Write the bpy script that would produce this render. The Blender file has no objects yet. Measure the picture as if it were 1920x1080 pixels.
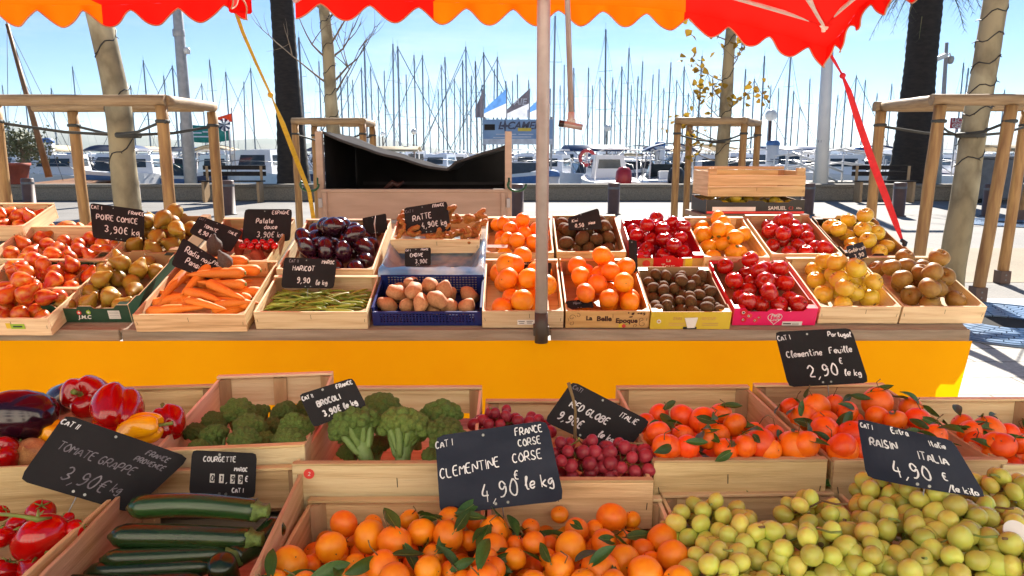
import bpy, math, random
import numpy as np
from mathutils import Vector, Matrix, Quaternion, noise as mn
R = math.radians
random.seed(7)
SC = bpy.context.scene
COL = SC.collection
# ------------------------------------------------------------------ camera
CAMZ, PITCH, F = 1.6, R(10.3), 1400.0
cam = bpy.data.cameras.new('camera'); co = bpy.data.objects.new('camera', cam); COL.objects.link(co)
cam.sensor_width = 36; cam.lens = 36 * F / 1920; cam.clip_start = 0.05; cam.clip_end = 20000
co.location = (0, 0, CAMZ); co.rotation_euler = (R(90) - PITCH, 0, 0)
SC.camera = co
# ------------------------------------------------------------------ light
EL, AZ = R(36), R(14)
SUNDIR = Vector((math.sin(AZ) * math.cos(EL), math.cos(AZ) * math.cos(EL), math.sin(EL)))
W = bpy.data.worlds.new('World'); SC.world = W; W.use_nodes = True
wn, wl = W.node_tree.nodes, W.node_tree.links
bg = wn['Background']; bg.inputs[1].default_value = 0.05
sky = wn.new('ShaderNodeTexSky'); sky.sky_type = 'NISHITA'; sky.sun_disc = False
sky.sun_elevation = EL; sky.sun_rotation = AZ; sky.air_density = 0.7; sky.dust_density = 0.0; sky.ozone_density = 5.0
tc = wn.new('ShaderNodeTexCoord'); mp = wn.new('ShaderNodeMapping'); mp.inputs['Scale'].default_value = (1.0, 1.0, 7.0)
nz = wn.new('ShaderNodeTexNoise'); nz.inputs['Scale'].default_value = 2.2; nz.inputs['Detail'].default_value = 7; nz.inputs['Roughness'].default_value = .6
rp = wn.new('ShaderNodeValToRGB'); rp.color_ramp.elements[0].position = .50; rp.color_ramp.elements[1].position = .74
sx = wn.new('ShaderNodeSeparateXYZ')
mr = wn.new('ShaderNodeMapRange'); mr.inputs[1].default_value = .24; mr.inputs[2].default_value = .05; mr.inputs[3].default_value = .0; mr.inputs[4].default_value = .65
mm = wn.new('ShaderNodeMath'); mm.operation = 'MULTIPLY'
mx = wn.new('ShaderNodeMix'); mx.data_type = 'RGBA'
wl.new(tc.outputs['Generated'], mp.inputs[0]); wl.new(mp.outputs[0], nz.inputs['Vector']); wl.new(nz.outputs[0], rp.inputs[0])
wl.new(tc.outputs['Generated'], sx.inputs[0]); wl.new(sx.outputs[2], mr.inputs[0])
wl.new(rp.outputs[0], mm.inputs[0]); wl.new(mr.outputs[0], mm.inputs[1])
tn = wn.new('ShaderNodeMix'); tn.data_type = 'RGBA'; tn.blend_type = 'MULTIPLY'; tn.inputs[0].default_value = 1; tn.inputs[7].default_value = (.56, .80, .88, 1)
wl.new(sky.outputs[0], tn.inputs[6])
wl.new(mm.outputs[0], mx.inputs[0]); wl.new(tn.outputs[2], mx.inputs[6]); mx.inputs[7].default_value = (7.2, 7.4, 7.7, 1)
wl.new(mx.outputs[2], bg.inputs[0])
sl = bpy.data.lights.new('sun', 'SUN'); so = bpy.data.objects.new('sun', sl); COL.objects.link(so)
sl.energy = 4.1; sl.angle = R(0.53); sl.color = (1, .94, .84)
so.rotation_euler = SUNDIR.to_track_quat('Z', 'Y').to_euler()
SC.view_settings.view_transform = 'Standard'; SC.view_settings.look = 'None'
SC.view_settings.exposure = 1.7; SC.view_settings.gamma = 1
SC.cycles.max_bounces = 8; SC.cycles.use_denoising = True
SC.cycles.caustics_reflective = False; SC.cycles.caustics_refractive = False

# ------------------------------------------------------------------ pixel -> world
CP, SP = math.cos(PITCH), math.sin(PITCH)
def ray(px, py):
    x, y = (px - 960) / F, (540 - py) / F
    return Vector((x, CP + y * SP, y * CP - SP))
CAM = Vector((0, 0, CAMZ))
def at_z(px, py, z):
    r = ray(px, py); return CAM + r * ((z - CAMZ) / r.z)
def at_d(px, py, d):
    r = ray(px, py); return CAM + r * (d / r.y)
def at_plane(px, py, p0, n):
    r = ray(px, py); return CAM + r * ((p0 - CAM).dot(n) / r.dot(n))
def camdepth(p):
    return p.y * CP - (p.z - CAMZ) * SP

# ------------------------------------------------------------------ materials
MATS = {}
PRODUCE = set('orange_skin deep_clementine apple_red apple_crimson apple_yellow apple_russet pear_red pear_green kiwi_skin lemon_gold potato_skin sweet_potato carrot_skin ginger_skin tomato_skin pepper_red pepper_yellow grape_red'.split())
def pm(name, c1, c2=None, scale=6, rough=.6, bump=0, bscale=None, coat=0, rnd=.12, stretch=(1, 1, 1), sss=0, metal=0,
       trans=0, ramp=(.35, .65), detail=5, spec=.5, hue=0, c3=None, alpha=1):
    m = bpy.data.materials.new(name); m.use_nodes = True
    n, l = m.node_tree.nodes, m.node_tree.links
    b = n['Principled BSDF']
    b.inputs['Roughness'].default_value = rough; b.inputs['Metallic'].default_value = metal
    b.inputs['Specular IOR Level'].default_value = spec; b.inputs['Alpha'].default_value = alpha
    if coat: b.inputs['Coat Weight'].default_value = coat; b.inputs['Coat Roughness'].default_value = .12
    t = n.new('ShaderNodeTexCoord'); mp = n.new('ShaderNodeMapping'); mp.inputs['Scale'].default_value = stretch
    l.new(t.outputs['Object'], mp.inputs[0])
    oi = n.new('ShaderNodeObjectInfo')
    ns = n.new('ShaderNodeTexNoise'); ns.noise_dimensions = '4D'; ns.inputs['Scale'].default_value = scale; ns.inputs['Detail'].default_value = detail
    l.new(mp.outputs[0], ns.inputs['Vector'])
    mw = n.new('ShaderNodeMath'); mw.operation = 'MULTIPLY'; mw.inputs[1].default_value = 40
    l.new(oi.outputs['Random'], mw.inputs[0]); l.new(mw.outputs[0], ns.inputs['W'])
    rp = n.new('ShaderNodeValToRGB')
    c2 = c2 or tuple(v * .75 for v in c1)
    if name in PRODUCE:      # deep, saturated skins
        c1, c2, c3 = [tuple(v ** 1.28 for v in q) if q else q for q in (c1, c2, c3)]; spec = .32; coat *= .6
    rp.color_ramp.elements[0].position, rp.color_ramp.elements[1].position = ramp
    rp.color_ramp.elements[0].color = (*c1, 1); rp.color_ramp.elements[1].color = (*c2, 1)
    if c3:
        e = rp.color_ramp.elements.new(min(.98, ramp[1] + .12)); e.color = (*c3, 1)
    l.new(ns.outputs[0], rp.inputs[0])
    hs = n.new('ShaderNodeHueSaturation')
    mv = n.new('ShaderNodeMapRange'); mv.inputs[3].default_value = 1 - rnd; mv.inputs[4].default_value = 1 + rnd
    l.new(oi.outputs['Random'], mv.inputs[0]); l.new(mv.outputs[0], hs.inputs['Value'])
    if hue:
        m2 = n.new('ShaderNodeMath'); m2.operation = 'FRACT'; m3 = n.new('ShaderNodeMath'); m3.operation = 'MULTIPLY'; m3.inputs[1].default_value = 7.31
        l.new(oi.outputs['Random'], m3.inputs[0]); l.new(m3.outputs[0], m2.inputs[0])
        mh = n.new('ShaderNodeMapRange'); mh.inputs[3].default_value = .5 - hue; mh.inputs[4].default_value = .5 + hue
        l.new(m2.outputs[0], mh.inputs[0]); l.new(mh.outputs[0], hs.inputs['Hue'])
    l.new(rp.outputs[0], hs.inputs['Color']); l.new(hs.outputs[0], b.inputs['Base Color'])
    if sss:
        b.inputs['Subsurface Weight'].default_value = sss; b.inputs['Subsurface Radius'].default_value = (1, .6, .3); b.inputs['Subsurface Scale'].default_value = .012
    if bump:
        n2 = n.new('ShaderNodeTexNoise'); n2.inputs['Scale'].default_value = bscale or scale * 4; n2.inputs['Detail'].default_value = 4
        l.new(mp.outputs[0], n2.inputs['Vector'])
        bp = n.new('ShaderNodeBump'); bp.inputs['Strength'].default_value = bump; bp.inputs['Distance'].default_value = .01
        l.new(n2.outputs[0], bp.inputs['Height']); l.new(bp.outputs[0], b.inputs['Normal'])
    if trans:
        tr = n.new('ShaderNodeBsdfTranslucent'); ms = n.new('ShaderNodeMixShader'); ms.inputs[0].default_value = trans
        l.new(hs.outputs[0], tr.inputs[0]); l.new(b.outputs[0], ms.inputs[1]); l.new(tr.outputs[0], ms.inputs[2])
        l.new(ms.outputs[0], n['Material Output'].inputs[0])
    if name.startswith('grape'): b.inputs['Transmission Weight'].default_value = .12; b.inputs['IOR'].default_value = 1.36
    MATS[name] = m
    return m
# wood: boards are modelled with their length along local X
pm('crate_wood', (.70, .52, .28), (.56, .39, .19), 5, .62, .25, 26, rnd=.2, stretch=(.8, 15, 15), ramp=(.38, .58), detail=8, hue=.012, c3=(.44, .29, .13))
pm('crate_wood_pale', (.78, .63, .39), (.68, .51, .29), 5, .62, .25, 26, rnd=.14, stretch=(.8, 15, 15), ramp=(.38, .58), detail=8, hue=.01, c3=(.5, .34, .18))
pm('crate_post', (.50, .33, .18), (.38, .24, .12), 5, .65, .25, 26, rnd=.15, stretch=(9, 9, 1))
pm('log_wood', (.44, .25, .09), (.27, .13, .045), 4, .6, .4, 18, rnd=.1, stretch=(7, 7, .8), c3=(.15, .07, .03))
pm('log_beam', (.40, .27, .15), (.26, .16, .08), 4, .65, .4, 18, rnd=.1, stretch=(.8, 7, 7), c3=(.14, .08, .045))
pm('old_plank', (.34, .28, .21), (.22, .17, .12), 4, .8, .5, 18, rnd=.1, stretch=(1, 12, 12))
pm('staple', (.05, .045, .04), rough=.5, metal=.6)
pm('slate', (.008, .007, .009), (.014, .012, .015), 9, .6, .05, 40, rnd=.1, spec=.2)
pm('slate_blue', (.008, .012, .028), (.020, .025, .044), 7, .55, .05, 40, rnd=.05, stretch=(1, 2, 1), c3=(.05, .06, .085), spec=.2)
pm('chalk', (.78, .78, .80), (.55, .55, .58), 60, .9)
pm('chalk_faint', (.22, .21, .24), (.10, .09, .11), 60, .9)
pm('wire', (.25, .25, .25), rough=.35, metal=.9)
pm('yellow_cloth', (.99, .46, .002), (.96, .42, .002), 3, .8, .06, 30, trans=.4, spec=.08)
pm('red_canvas', (.90, .012, .006), (.84, .010, .006), 3, .8, .05, 60, trans=.21, spec=.1)
pm('orange_canvas', (.88, .155, .002), (.82, .14, .002), 3, .8, .05, 60, trans=.32, spec=.1)
pm('hem', (.62, .33, .20), rough=.7)
pm('alu', (.50, .47, .45), (.42, .39, .37), 20, .35, metal=.25)
pm('white_tube', (.88, .78, .70), rough=.4)
pm('dark_sleeve', (.055, .045, .035), rough=.5)
pm('yellow_strap', (.75, .47, .02), (.6, .36, .02), 30, .6)
pm('red_strap', (.70, .012, .025), (.55, .01, .02), 30, .6)
pm('black', (.012, .012, .014), (.02, .02, .022), 5, .5)
pm('cardboard_in', (.42, .27, .14), (.36, .22, .11), 6, .8)
pm('print_green', (.012, .055, .03), (.016, .065, .036), 5, .4)
pm('print_red', (.55, .008, .02), (.50, .008, .02), 5, .4)
pm('print_pink', (.80, .012, .14), (.74, .012, .12), 5, .35)
pm('print_yellow', (.72, .55, .05), (.66, .47, .04), 8, .4)
pm('print_tan', (.62, .38, .15), (.50, .28, .10), 5, .5, stretch=(1, 9, 9))
pm('print_black', (.018, .014, .014), rough=.4)
pm('print_brown', (.06, .015, .01), rough=.6)
pm('print_white', (.82, .80, .76), rough=.6)
pm('print_redink', (.75, .06, .05), rough=.6)
pm('print_lime', (.35, .55, .05), rough=.5)
pm('blue_plastic', (.008, .018, .12), (.010, .022, .15), 5, .35)
pm('plastic_film', (.16, .42, .80), (.70, .84, .94), 6, .10, .9, 16, trans=.35, alpha=.72, ramp=(.4, .6))
pm('grey_film', (.35, .36, .38), (.55, .56, .58), 9, .15, .6, 22, alpha=.55)
# produce
pm('orange_skin', (.93, .385, .02), (.90, .315, .015), 2.5, .38, .12, 55, rnd=.1, sss=.12, hue=.012)
pm('deep_clementine', (.91, .22, .013), (.86, .165, .010), 2.5, .36, .12, 55, rnd=.12, sss=.12, hue=.012)
pm('calyx', (.20, .22, .05), (.10, .12, .03), 9, .7)
pm('leaf_green', (.035, .10, .018), (.05, .13, .022), 9, .35, .2, 30, rnd=.3, hue=.02, trans=.2)
pm('stem_brown', (.20, .13, .05), (.13, .08, .035), 9, .7)
pm('apple_red', (.52, .012, .014), (.60, .10, .03), 1.6, .26, rnd=.18, coat=.3, stretch=(3, 3, .6), ramp=(.45, .75), c3=(.62, .30, .06))
pm('apple_crimson', (.46, .006, .018), (.52, .02, .02), 2, .22, rnd=.15, coat=.4, stretch=(3, 3, .6))
pm('apple_yellow', (.76, .58, .08), (.72, .52, .08), 2, .32, rnd=.1, coat=.2, hue=.012, c3=(.72, .44, .10))
pm('apple_russet', (.42, .27, .07), (.34, .20, .05), 3, .5, .08, 30, rnd=.15, c3=(.50, .30, .08))
pm('pear_red', (.56, .045, .02), (.66, .26, .04), 1.4, .36, rnd=.18, ramp=(.36, .60), coat=.1, c3=(.62, .46, .10))
pm('pear_green', (.44, .34, .06), (.40, .24, .05), 1.8, .42, .05, 40, rnd=.15, c3=(.38, .16, .05))
pm('kiwi_skin', (.20, .115, .035), (.15, .08, .025), 5, .8, .3, 50, rnd=.2)
pm('lemon_gold', (.88, .50, .03), (.85, .43, .03), 3, .38, .12, 50, rnd=.1)
pm('aubergine_skin', (.022, .004, .012), (.035, .006, .016), 3, .16, coat=.6, rnd=.3)
pm('potato_skin', (.62, .37, .20), (.50, .28, .14), 4, .65, .15, 25, rnd=.12)
pm('sweet_potato', (.42, .12, .06), (.34, .09, .05), 4, .7, .2, 20, rnd=.15)
pm('radish_black', (.10, .08, .07), (.06, .045, .04), 6, .8, .3, 20)
pm('carrot_skin', (.86, .37, .06), (.80, .31, .05), 3, .5, .3, 8, rnd=.12, stretch=(.6, 3, 3))
pm('bean_skin', (.26, .32, .035), (.18, .24, .03), 6, .42, rnd=.4, hue=.03)
pm('ginger_skin', (.52, .27, .08), (.42, .20, .06), 8, .7, .3, 30, rnd=.12)
pm('tomato_skin', (.62, .010, .006), (.55, .008, .006), 2, .14, coat=.6, rnd=.1, sss=.05)
pm('pepper_red', (.50, .006, .008), (.44, .006, .008), 2, .16, .03, 6, coat=.6, rnd=.08)
pm('pepper_yellow', (.93, .48, .01), (.90, .43, .01), 2, .18, .03, 6, coat=.5)
pm('green_stem', (.14, .20, .03), (.22, .26, .06), 8, .55)
pm('courgette_skin', (.010, .032, .008), (.018, .050, .012), 5, .24, .05, 30, coat=.3, rnd=.35, stretch=(.5, 4, 4), c3=(.05, .09, .02))
pm('courgette_end', (.16, .24, .05), (.09, .14, .03), 30, .5, .4, 60)
pm('broccoli_bud', (.25, .38, .075), (.16, .28, .055), 14, .85, 1.0, 42, rnd=.2, hue=.015, c3=(.36, .46, .08))
pm('broccoli_stalk', (.17, .27, .07), (.22, .32, .10), 9, .55)
pm('grape_green', (.64, .67, .13), (.60, .56, .11), 1.2, .2, rnd=.25, sss=.7, hue=.024, spec=.5, coat=.25)
pm('grape_red', (.42, .06, .10), (.50, .10, .12), 2.5, .28, rnd=.3, sss=.2, c3=(.34, .05, .09))
pm('onion_skin', (.55, .30, .12), (.40, .18, .08), 3, .3, stretch=(5, 5, .6))
# setting
pm('plane_bark', (.35, .29, .18), (.20, .165, .105), 2.2, .85, .3, 20, stretch=(1, 1, .6), ramp=(.42, .52), c3=(.42, .37, .25))
pm('palm_bark', (.030, .022, .018), (.014, .011, .010), 5, .95, .9, 14, stretch=(1, 1, 3))
pm('twig', (.23, .17, .12), rough=.8)
pm('yellow_leaf', (.55, .36, .03), (.42, .22, .02), 3, .6, rnd=.4, trans=.4)
pm('olive_leaf', (.09, .11, .05), (.13, .14, .07), 3, .6, rnd=.3)
pm('palm_leaf', (.16, .12, .05), (.07, .09, .03), 3, .7, rnd=.3)
pm('rubber', (.055, .055, .05), rough=.7)
pm('granite', (.30, .265, .21), (.19, .165, .13), 30, .85, .3, 60, detail=8)
pm('bollard_paint', (.13, .075, .06), rough=.5)
pm('grey_paint', (.42, .41, .42), rough=.45)
pm('white_paint', (.80, .80, .80), (.74, .74, .75), 3, .3)
pm('boat_white', (.90, .90, .91), (.84, .84, .86), .4, .25)
pm('navy', (.018, .04, .12), rough=.4)
pm('boat_blue', (.06, .17, .42), rough=.5)
pm('boat_tan', (.52, .40, .24), rough=.8)
pm('window_dark', (.05, .065, .08), rough=.08)
pm('mast_grey', (.30, .33, .37), rough=.4, metal=.3, rnd=.35)
pm('mast_wood', (.28, .13, .05), rough=.5)
pm('stay', (.16, .17, .19), rough=.5)
pm('engine_red', (.5, .03, .04), rough=.3)
pm('trailer_metal', (.50, .35, .27), (.42, .29, .22), 3, .55, .1, 20, stretch=(1, 1, 6))
pm('tarp_black', (.012, .011, .012), (.02, .018, .018), 4, .7, .3, 6, spec=.2)
pm('tarp_grey', (.06, .055, .057), rough=.95, spec=.03)
pm('green_hose', (.01, .09, .03), rough=.4)
pm('teal', (.02, .30, .27), rough=.6); pm('orange_flag', (.85, .16, .04), rough=.6, trans=.4)
pm('flag_blue', (.10, .26, .60), rough=.6, trans=.4); pm('flag_white', (.72, .74, .80), rough=.6, trans=.4); pm('flag_grey', (.12, .11, .14), rough=.6, trans=.3)
pm('sign_blue', (.14, .27, .52), (.24, .40, .64), 1.5, .5); pm('sign_pale', (.62, .68, .80), rough=.5)
pm('globe', (.85, .85, .83), rough=.3)
pm('bin_grey', (.12, .13, .15), rough=.5)
pm('hill_green', (.10, .13, .09), (.15, .16, .12), .004, .95, rnd=0)
pm('grate', (.10, .17, .27), (.16, .24, .36), 6, .35, metal=.5)  # grey steel; the blue of the reflected sky is put into its colour
pm('bounce_facade', (.82, .75, .62), (.78, .70, .57), .8, .85, rnd=0)  # wall of the added unseen building, pale so it throws sunlight forward
pm('soil', (.03, .025, .02), rough=1)
pm('terracotta', (.30, .06, .035), rough=.8)
def water_mat():
    m = bpy.data.materials.new('water'); m.use_nodes = True; n, l = m.node_tree.nodes, m.node_tree.links; b = n['Principled BSDF']
    b.inputs['Base Color'].default_value = (.02, .06, .09, 1); b.inputs['Roughness'].default_value = .12
    ns = n.new('ShaderNodeTexNoise'); ns.inputs['Scale'].default_value = 1.3; ns.inputs['Detail'].default_value = 5
    t = n.new('ShaderNodeTexCoord'); l.new(t.outputs['Object'], ns.inputs['Vector'])
    bp = n.new('ShaderNodeBump'); bp.inputs['Strength'].default_value = .5; bp.inputs['Distance'].default_value = .2
    l.new(ns.outputs[0], bp.inputs['Height']); l.new(bp.outputs[0], b.inputs['Normal']); MATS['water'] = m
water_mat()
def paving_mat(name, c1, c2, bw, bh, mortar, msize, gran, rough=.85):
    m = bpy.data.materials.new(name); m.use_nodes = True; n, l = m.node_tree.nodes, m.node_tree.links; b = n['Principled BSDF']
    b.inputs['Roughness'].default_value = rough
    t = n.new('ShaderNodeTexCoord'); br = n.new('ShaderNodeTexBrick')
    br.inputs['Scale'].default_value = 1; br.inputs['Brick Width'].default_value = bw; br.inputs['Row Height'].default_value = bh
    br.inputs['Mortar Size'].default_value = msize; br.inputs['Color1'].default_value = (*c1, 1); br.inputs['Color2'].default_value = (*c2, 1); br.inputs['Mortar'].default_value = (*mortar, 1)
    l.new(t.outputs['Object'], br.inputs['Vector'])
    n1 = n.new('ShaderNodeTexNoise'); n1.inputs['Scale'].default_value = gran; n1.inputs['Detail'].default_value = 8; l.new(t.outputs['Object'], n1.inputs['Vector'])
    n2 = n.new('ShaderNodeTexNoise'); n2.inputs['Scale'].default_value = .6; n2.inputs['Detail'].default_value = 6; l.new(t.outputs['Object'], n2.inputs['Vector'])
    ad = n.new('ShaderNodeMath'); ad.operation = 'ADD'; l.new(n1.outputs[0], ad.inputs[0]); l.new(n2.outputs[0], ad.inputs[1])
    mr = n.new('ShaderNodeMapRange'); mr.inputs[1].default_value = .6; mr.inputs[2].default_value = 1.4; mr.inputs[3].default_value = .62; mr.inputs[4].default_value = 1.25
    l.new(ad.outputs[0], mr.inputs[0])
    mx = n.new('ShaderNodeVectorMath'); mx.operation = 'SCALE'; l.new(br.outputs[0], mx.inputs[0]); l.new(mr.outputs[0], mx.inputs['Scale'])
    l.new(mx.outputs[0], b.inputs['Base Color'])
    bp = n.new('ShaderNodeBump'); bp.inputs['Strength'].default_value = .35; bp.inputs['Distance'].default_value = .01
    l.new(n1.outputs[0], bp.inputs['Height']); l.new(bp.outputs[0], b.inputs['Normal'])
    MATS[name] = m
paving_mat('plaza_concrete', (.25, .235, .22), (.225, .21, .195), 3.0, 3.0, (.18, .17, .155), .012, 40)
paving_mat('resin_gravel', (.28, .22, .145), (.28, .22, .145), 50, 50, (.4, .33, .23), .001, 30)
paving_mat('stone_pavers', (.58, .55, .49), (.52, .49, .44), .8, .4, (.26, .24, .21), .012, 30)
paving_mat('quay_stone', (.36, .34, .31), (.33, .31, .29), 2.0, 1.0, (.2, .19, .18), .02, 25)

# ------------------------------------------------------------------ mesh helpers
class MB:
    def __init__(s): s.v, s.f, s.m, s.sm, s.mats = [], [], [], [], []
    def mi(s, mat):
        if mat not in s.mats: s.mats.append(mat)
        return s.mats.index(mat)
    def add(s, vs, fs, mat, smooth=False, M=None):
        o = len(s.v); k = s.mi(mat)
        for p in vs: s.v.append((M @ Vector(p))[:] if M is not None else tuple(p))
        for f in fs: s.f.append([i + o for i in f]); s.m.append(k); s.sm.append(smooth)
    def box(s, lo, hi, mat, M=None):
        (x0, y0, z0), (x1, y1, z1) = lo, hi
        s.add([(x0, y0, z0), (x1, y0, z0), (x1, y1, z0), (x0, y1, z0), (x0, y0, z1), (x1, y0, z1), (x1, y1, z1), (x0, y1, z1)],
              [(0, 3, 2, 1), (4, 5, 6, 7), (0, 1, 5, 4), (1, 2, 6, 5), (2, 3, 7, 6), (3, 0, 4, 7)], mat, False, M)
    def cbox(s, c, sz, mat, M=None):
        s.box([c[i] - sz[i] / 2 for i in range(3)], [c[i] + sz[i] / 2 for i in range(3)], mat, M)
    def tube(s, pts, rad, mat, seg=10, M=None, cap=True, flat=None):
        pts = [Vector(p) for p in pts]; n = len(pts)
        rad = rad if isinstance(rad, (list, tuple)) else [rad] * n
        vs, fs = [], []; up = None
        for i, p in enumerate(pts):
            t = (pts[min(i + 1, n - 1)] - pts[max(i - 1, 0)])
            t = t.normalized() if t.length > 1e-9 else Vector((0, 0, 1))
            if up is None: up = Vector((0, 0, 1)) if abs(t.z) < .9 else Vector((0, 1, 0))
            a = up - t * up.dot(t)
            a = a.normalized() if a.length > 1e-6 else t.orthogonal().normalized()
            b = t.cross(a); up = a
            for k in range(seg):
                th = 2 * math.pi * k / seg
                q = a * (math.cos(th) * rad[i]) + b * (math.sin(th) * rad[i] * (flat or 1))
                vs.append(p + q)
        for i in range(n - 1):
            for k in range(seg):
                fs.append((i * seg + k, i * seg + (k + 1) % seg, (i + 1) * seg + (k + 1) % seg, (i + 1) * seg + k))
        s.add(vs, fs, mat, True, M)
        if cap:
            o = len(s.v) - n * seg; kk = s.mi(mat)
            s.f.append([o + k for k in range(seg)][::-1]); s.m.append(kk); s.sm.append(False)
            s.f.append([o + (n - 1) * seg + k for k in range(seg)]); s.m.append(kk); s.sm.append(False)
    def lathe(s, prof, mat, seg=20, M=None, mod=None, matfn=None):
        vs, fs = [], []; n = len(prof)
        for i, (r, z) in enumerate(prof):
            for k in range(seg):
                th = 2 * math.pi * k / seg
                p = Vector((r * math.cos(th), r * math.sin(th), z))
                vs.append(mod(p, th) if mod else p)
        for i in range(n - 1):
            for k in range(seg):
                fs.append((i * seg + k, i * seg + (k + 1) % seg, (i + 1) * seg + (k + 1) % seg, (i + 1) * seg + k))
        s.add(vs, fs, mat, True, M)
        if matfn:
            base = len(s.f) - len(fs)
            for j in range(len(fs)):
                mt = matfn(prof[j // seg], j % seg)
                if mt: s.m[base + j] = s.mi(mt)
    def mesh(s, name):
        me = bpy.data.meshes.new(name); me.from_pydata([tuple(v) for v in s.v], [], s.f)
        for k in s.mats: me.materials.append(MATS[k])
        me.polygons.foreach_set('material_index', s.m); me.polygons.foreach_set('use_smooth', s.sm)
        me.update(); return me
    def build(s, name, parent=None, M=None, bevel=0):
        o = bpy.data.objects.new(name, s.mesh(name)); COL.objects.link(o)
        if parent is not None: o.parent = parent
        if M is not None: o.matrix_basis = M
        if bevel:
            b = o.modifiers.new('bevel', 'BEVEL'); b.width = bevel; b.segments = 1; b.limit_method = 'ANGLE'
        return o
def tag(o, label, cat, group=None, kind=None):
    o['label'] = label; o['category'] = cat
    if group: o['group'] = group
    if kind: o['kind'] = kind
    return o
def struct(o, kind='structure'):
    o['kind'] = kind; return o
def empty(name, M):
    o = bpy.data.objects.new(name, None); COL.objects.link(o); o.empty_display_size = .1
    o.matrix_basis = M if isinstance(M, Matrix) else Matrix.Translation(M); return o
def link(name, me, M, parent=None):
    o = bpy.data.objects.new(name, me); COL.objects.link(o)
    if parent is not None: o.parent = parent
    o.matrix_basis = M; return o
def frame(o, ex, ey, ez):
    return Matrix(((ex.x, ey.x, ez.x, o.x), (ex.y, ey.y, ez.y, o.y), (ex.z, ey.z, ez.z, o.z), (0, 0, 0, 1)))
def rndrot(): return Quaternion((random.gauss(0, 1), random.gauss(0, 1), random.gauss(0, 1), random.gauss(0, 1))).normalized().to_matrix().to_4x4()
def TRS(p, rot, s):
    return Matrix.Translation(p) @ rot @ (Matrix.Diagonal((*s, 1)) if not isinstance(s, (int, float)) else Matrix.Scale(s, 4))
def align(d, roll=0):   # local Z along d
    return Vector(d).to_track_quat('Z', 'Y').to_matrix().to_4x4() @ Matrix.Rotation(roll, 4, 'Z')
def alignx(d):
    return Vector(d).to_track_quat('X', 'Z').to_matrix().to_4x4()
# ------------------------------------------------------------------ hand lettering (strokes on a grid: x 0-6, y 0-9, baseline 2)
GL = {'A': '02 39 62|14 54', 'B': '02 09 49 58 57 46 06|46 55 53 42 02', 'C': '58 39 18 05 13 32 53', 'D': '02 09 39 57 54 32 02', 'E': '59 09 02 52|06 46',
 'F': '59 09 02|06 46', 'G': '58 39 18 05 13 32 53 55 35', 'H': '09 02|59 52|06 56', 'I': '19 12', 'J': '49 43 22 03', 'K': '09 02|59 06 52', 'L': '09 02 52', 'M': '02 09 35 69 62',
 'N': '02 09 62 69', 'O': '39 17 05 13 32 53 65 57 39', 'P': '02 09 49 58 56 45 05', 'R': '02 09 49 58 56 45 05|25 62', 'S': '58 39 18 16 35 54 53 32 03',
 'T': '09 69|39 32', 'U': '09 04 22 42 64 69', 'V': '09 32 69', '0': '39 17 04 22 42 54 57 39', '1': '17 39 32', '2': '07 29 48 56 02 52', '3': '08 29 48 46 25|25 54 43 22 03',
 '4': '39 04 54|46 41', '5': '59 19 06 46 54 43 22 02', '8': '35 17 29 49 57 35 14 22 42 54 35', '9': '57 39 18 16 35 57 54 32 12', '€': '58 39 17 14 22 52|06 46|05 45', ',': '22 00',
 '/': '00 69', '!': '39 35|33 32', 'a': '46 16 03 12 32 46|46 42 52', 'b': '09 02 42 45 26 05', 'c': '45 26 05 03 22 43', 'd': '46 26 05 03 22 43|49 42', 'e': '04 44 46 26 05 03 22 43',
 'f': '48 29 12|06 36', 'g': '46 26 05 03 23 46 40 20 01', 'i': '16 12|18 19', 'k': '09 02|46 04 42', 'l': '04 39 19 12 32', 'm': '06 02|05 26 22|25 46 42', 'n': '06 02|05 26 46 42', 'o': '26 05 03 22 43 45 26',
 'p': '06 00|06 36 44 33 03', 'r': '06 02|04 26 36', 's': '45 26 15 34 43 22 03', 't': '29 23 42|07 47', 'u': '06 03 22 42|46 42', 'v': '06 22 46', 'w': '06 12 25 32 46', 'h': '09 02|05 26 46 42', 'y': '06 24|46 10', 'x': '06 42|46 02', 'z': '06 46 02 42', 'é': '04 44 46 26 05 03 22 43|28 49', '-': '05 45', ' ': ''}
def chaikin(p):
    q = [p[0]]
    for a, b in zip(p, p[1:]): q += [a * .75 + b * .25, a * .25 + b * .75]
    return q + [p[-1]]
def strokes(text, x, y, h, ang=0, slant=.08, squeeze=.66, jit=.35, rng=None):
    rng = rng or random; out = []; s = h / 7.0; cx = 0; ca, sa = math.cos(R(ang)), math.sin(R(ang))
    for ch in text:
        g = GL.get(ch, '')
        jy, js = rng.uniform(-.5, .5) * jit, 1 + rng.uniform(-.14, .14) * jit
        for st in g.split('|'):
            pts = [Vector((int(t[0]), int(t[1]))) for t in st.split()]
            if len(pts) < 2: continue
            pts = [Vector((p.x + rng.uniform(-.3, .3) * jit, 2 + (p.y - 2) * js + jy + rng.uniform(-.3, .3) * jit)) for p in pts]
            if len(pts) > 2: pts = chaikin(chaikin(pts))
            o = []
            for p in pts:
                lx = (cx + p.x + (p.y - 2) * slant) * s * squeeze; ly = (p.y - 2) * s
                o.append(Vector((x + lx * ca - ly * sa, y + lx * sa + ly * ca)))
            out.append(o)
        cx += (3.0 if ch in 'Ii!' else 4.2 if ch in '1, l' else 7.3 if (ch.isupper() or ch.isdigit() or ch in '€') else 6.0)
    return out
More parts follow.
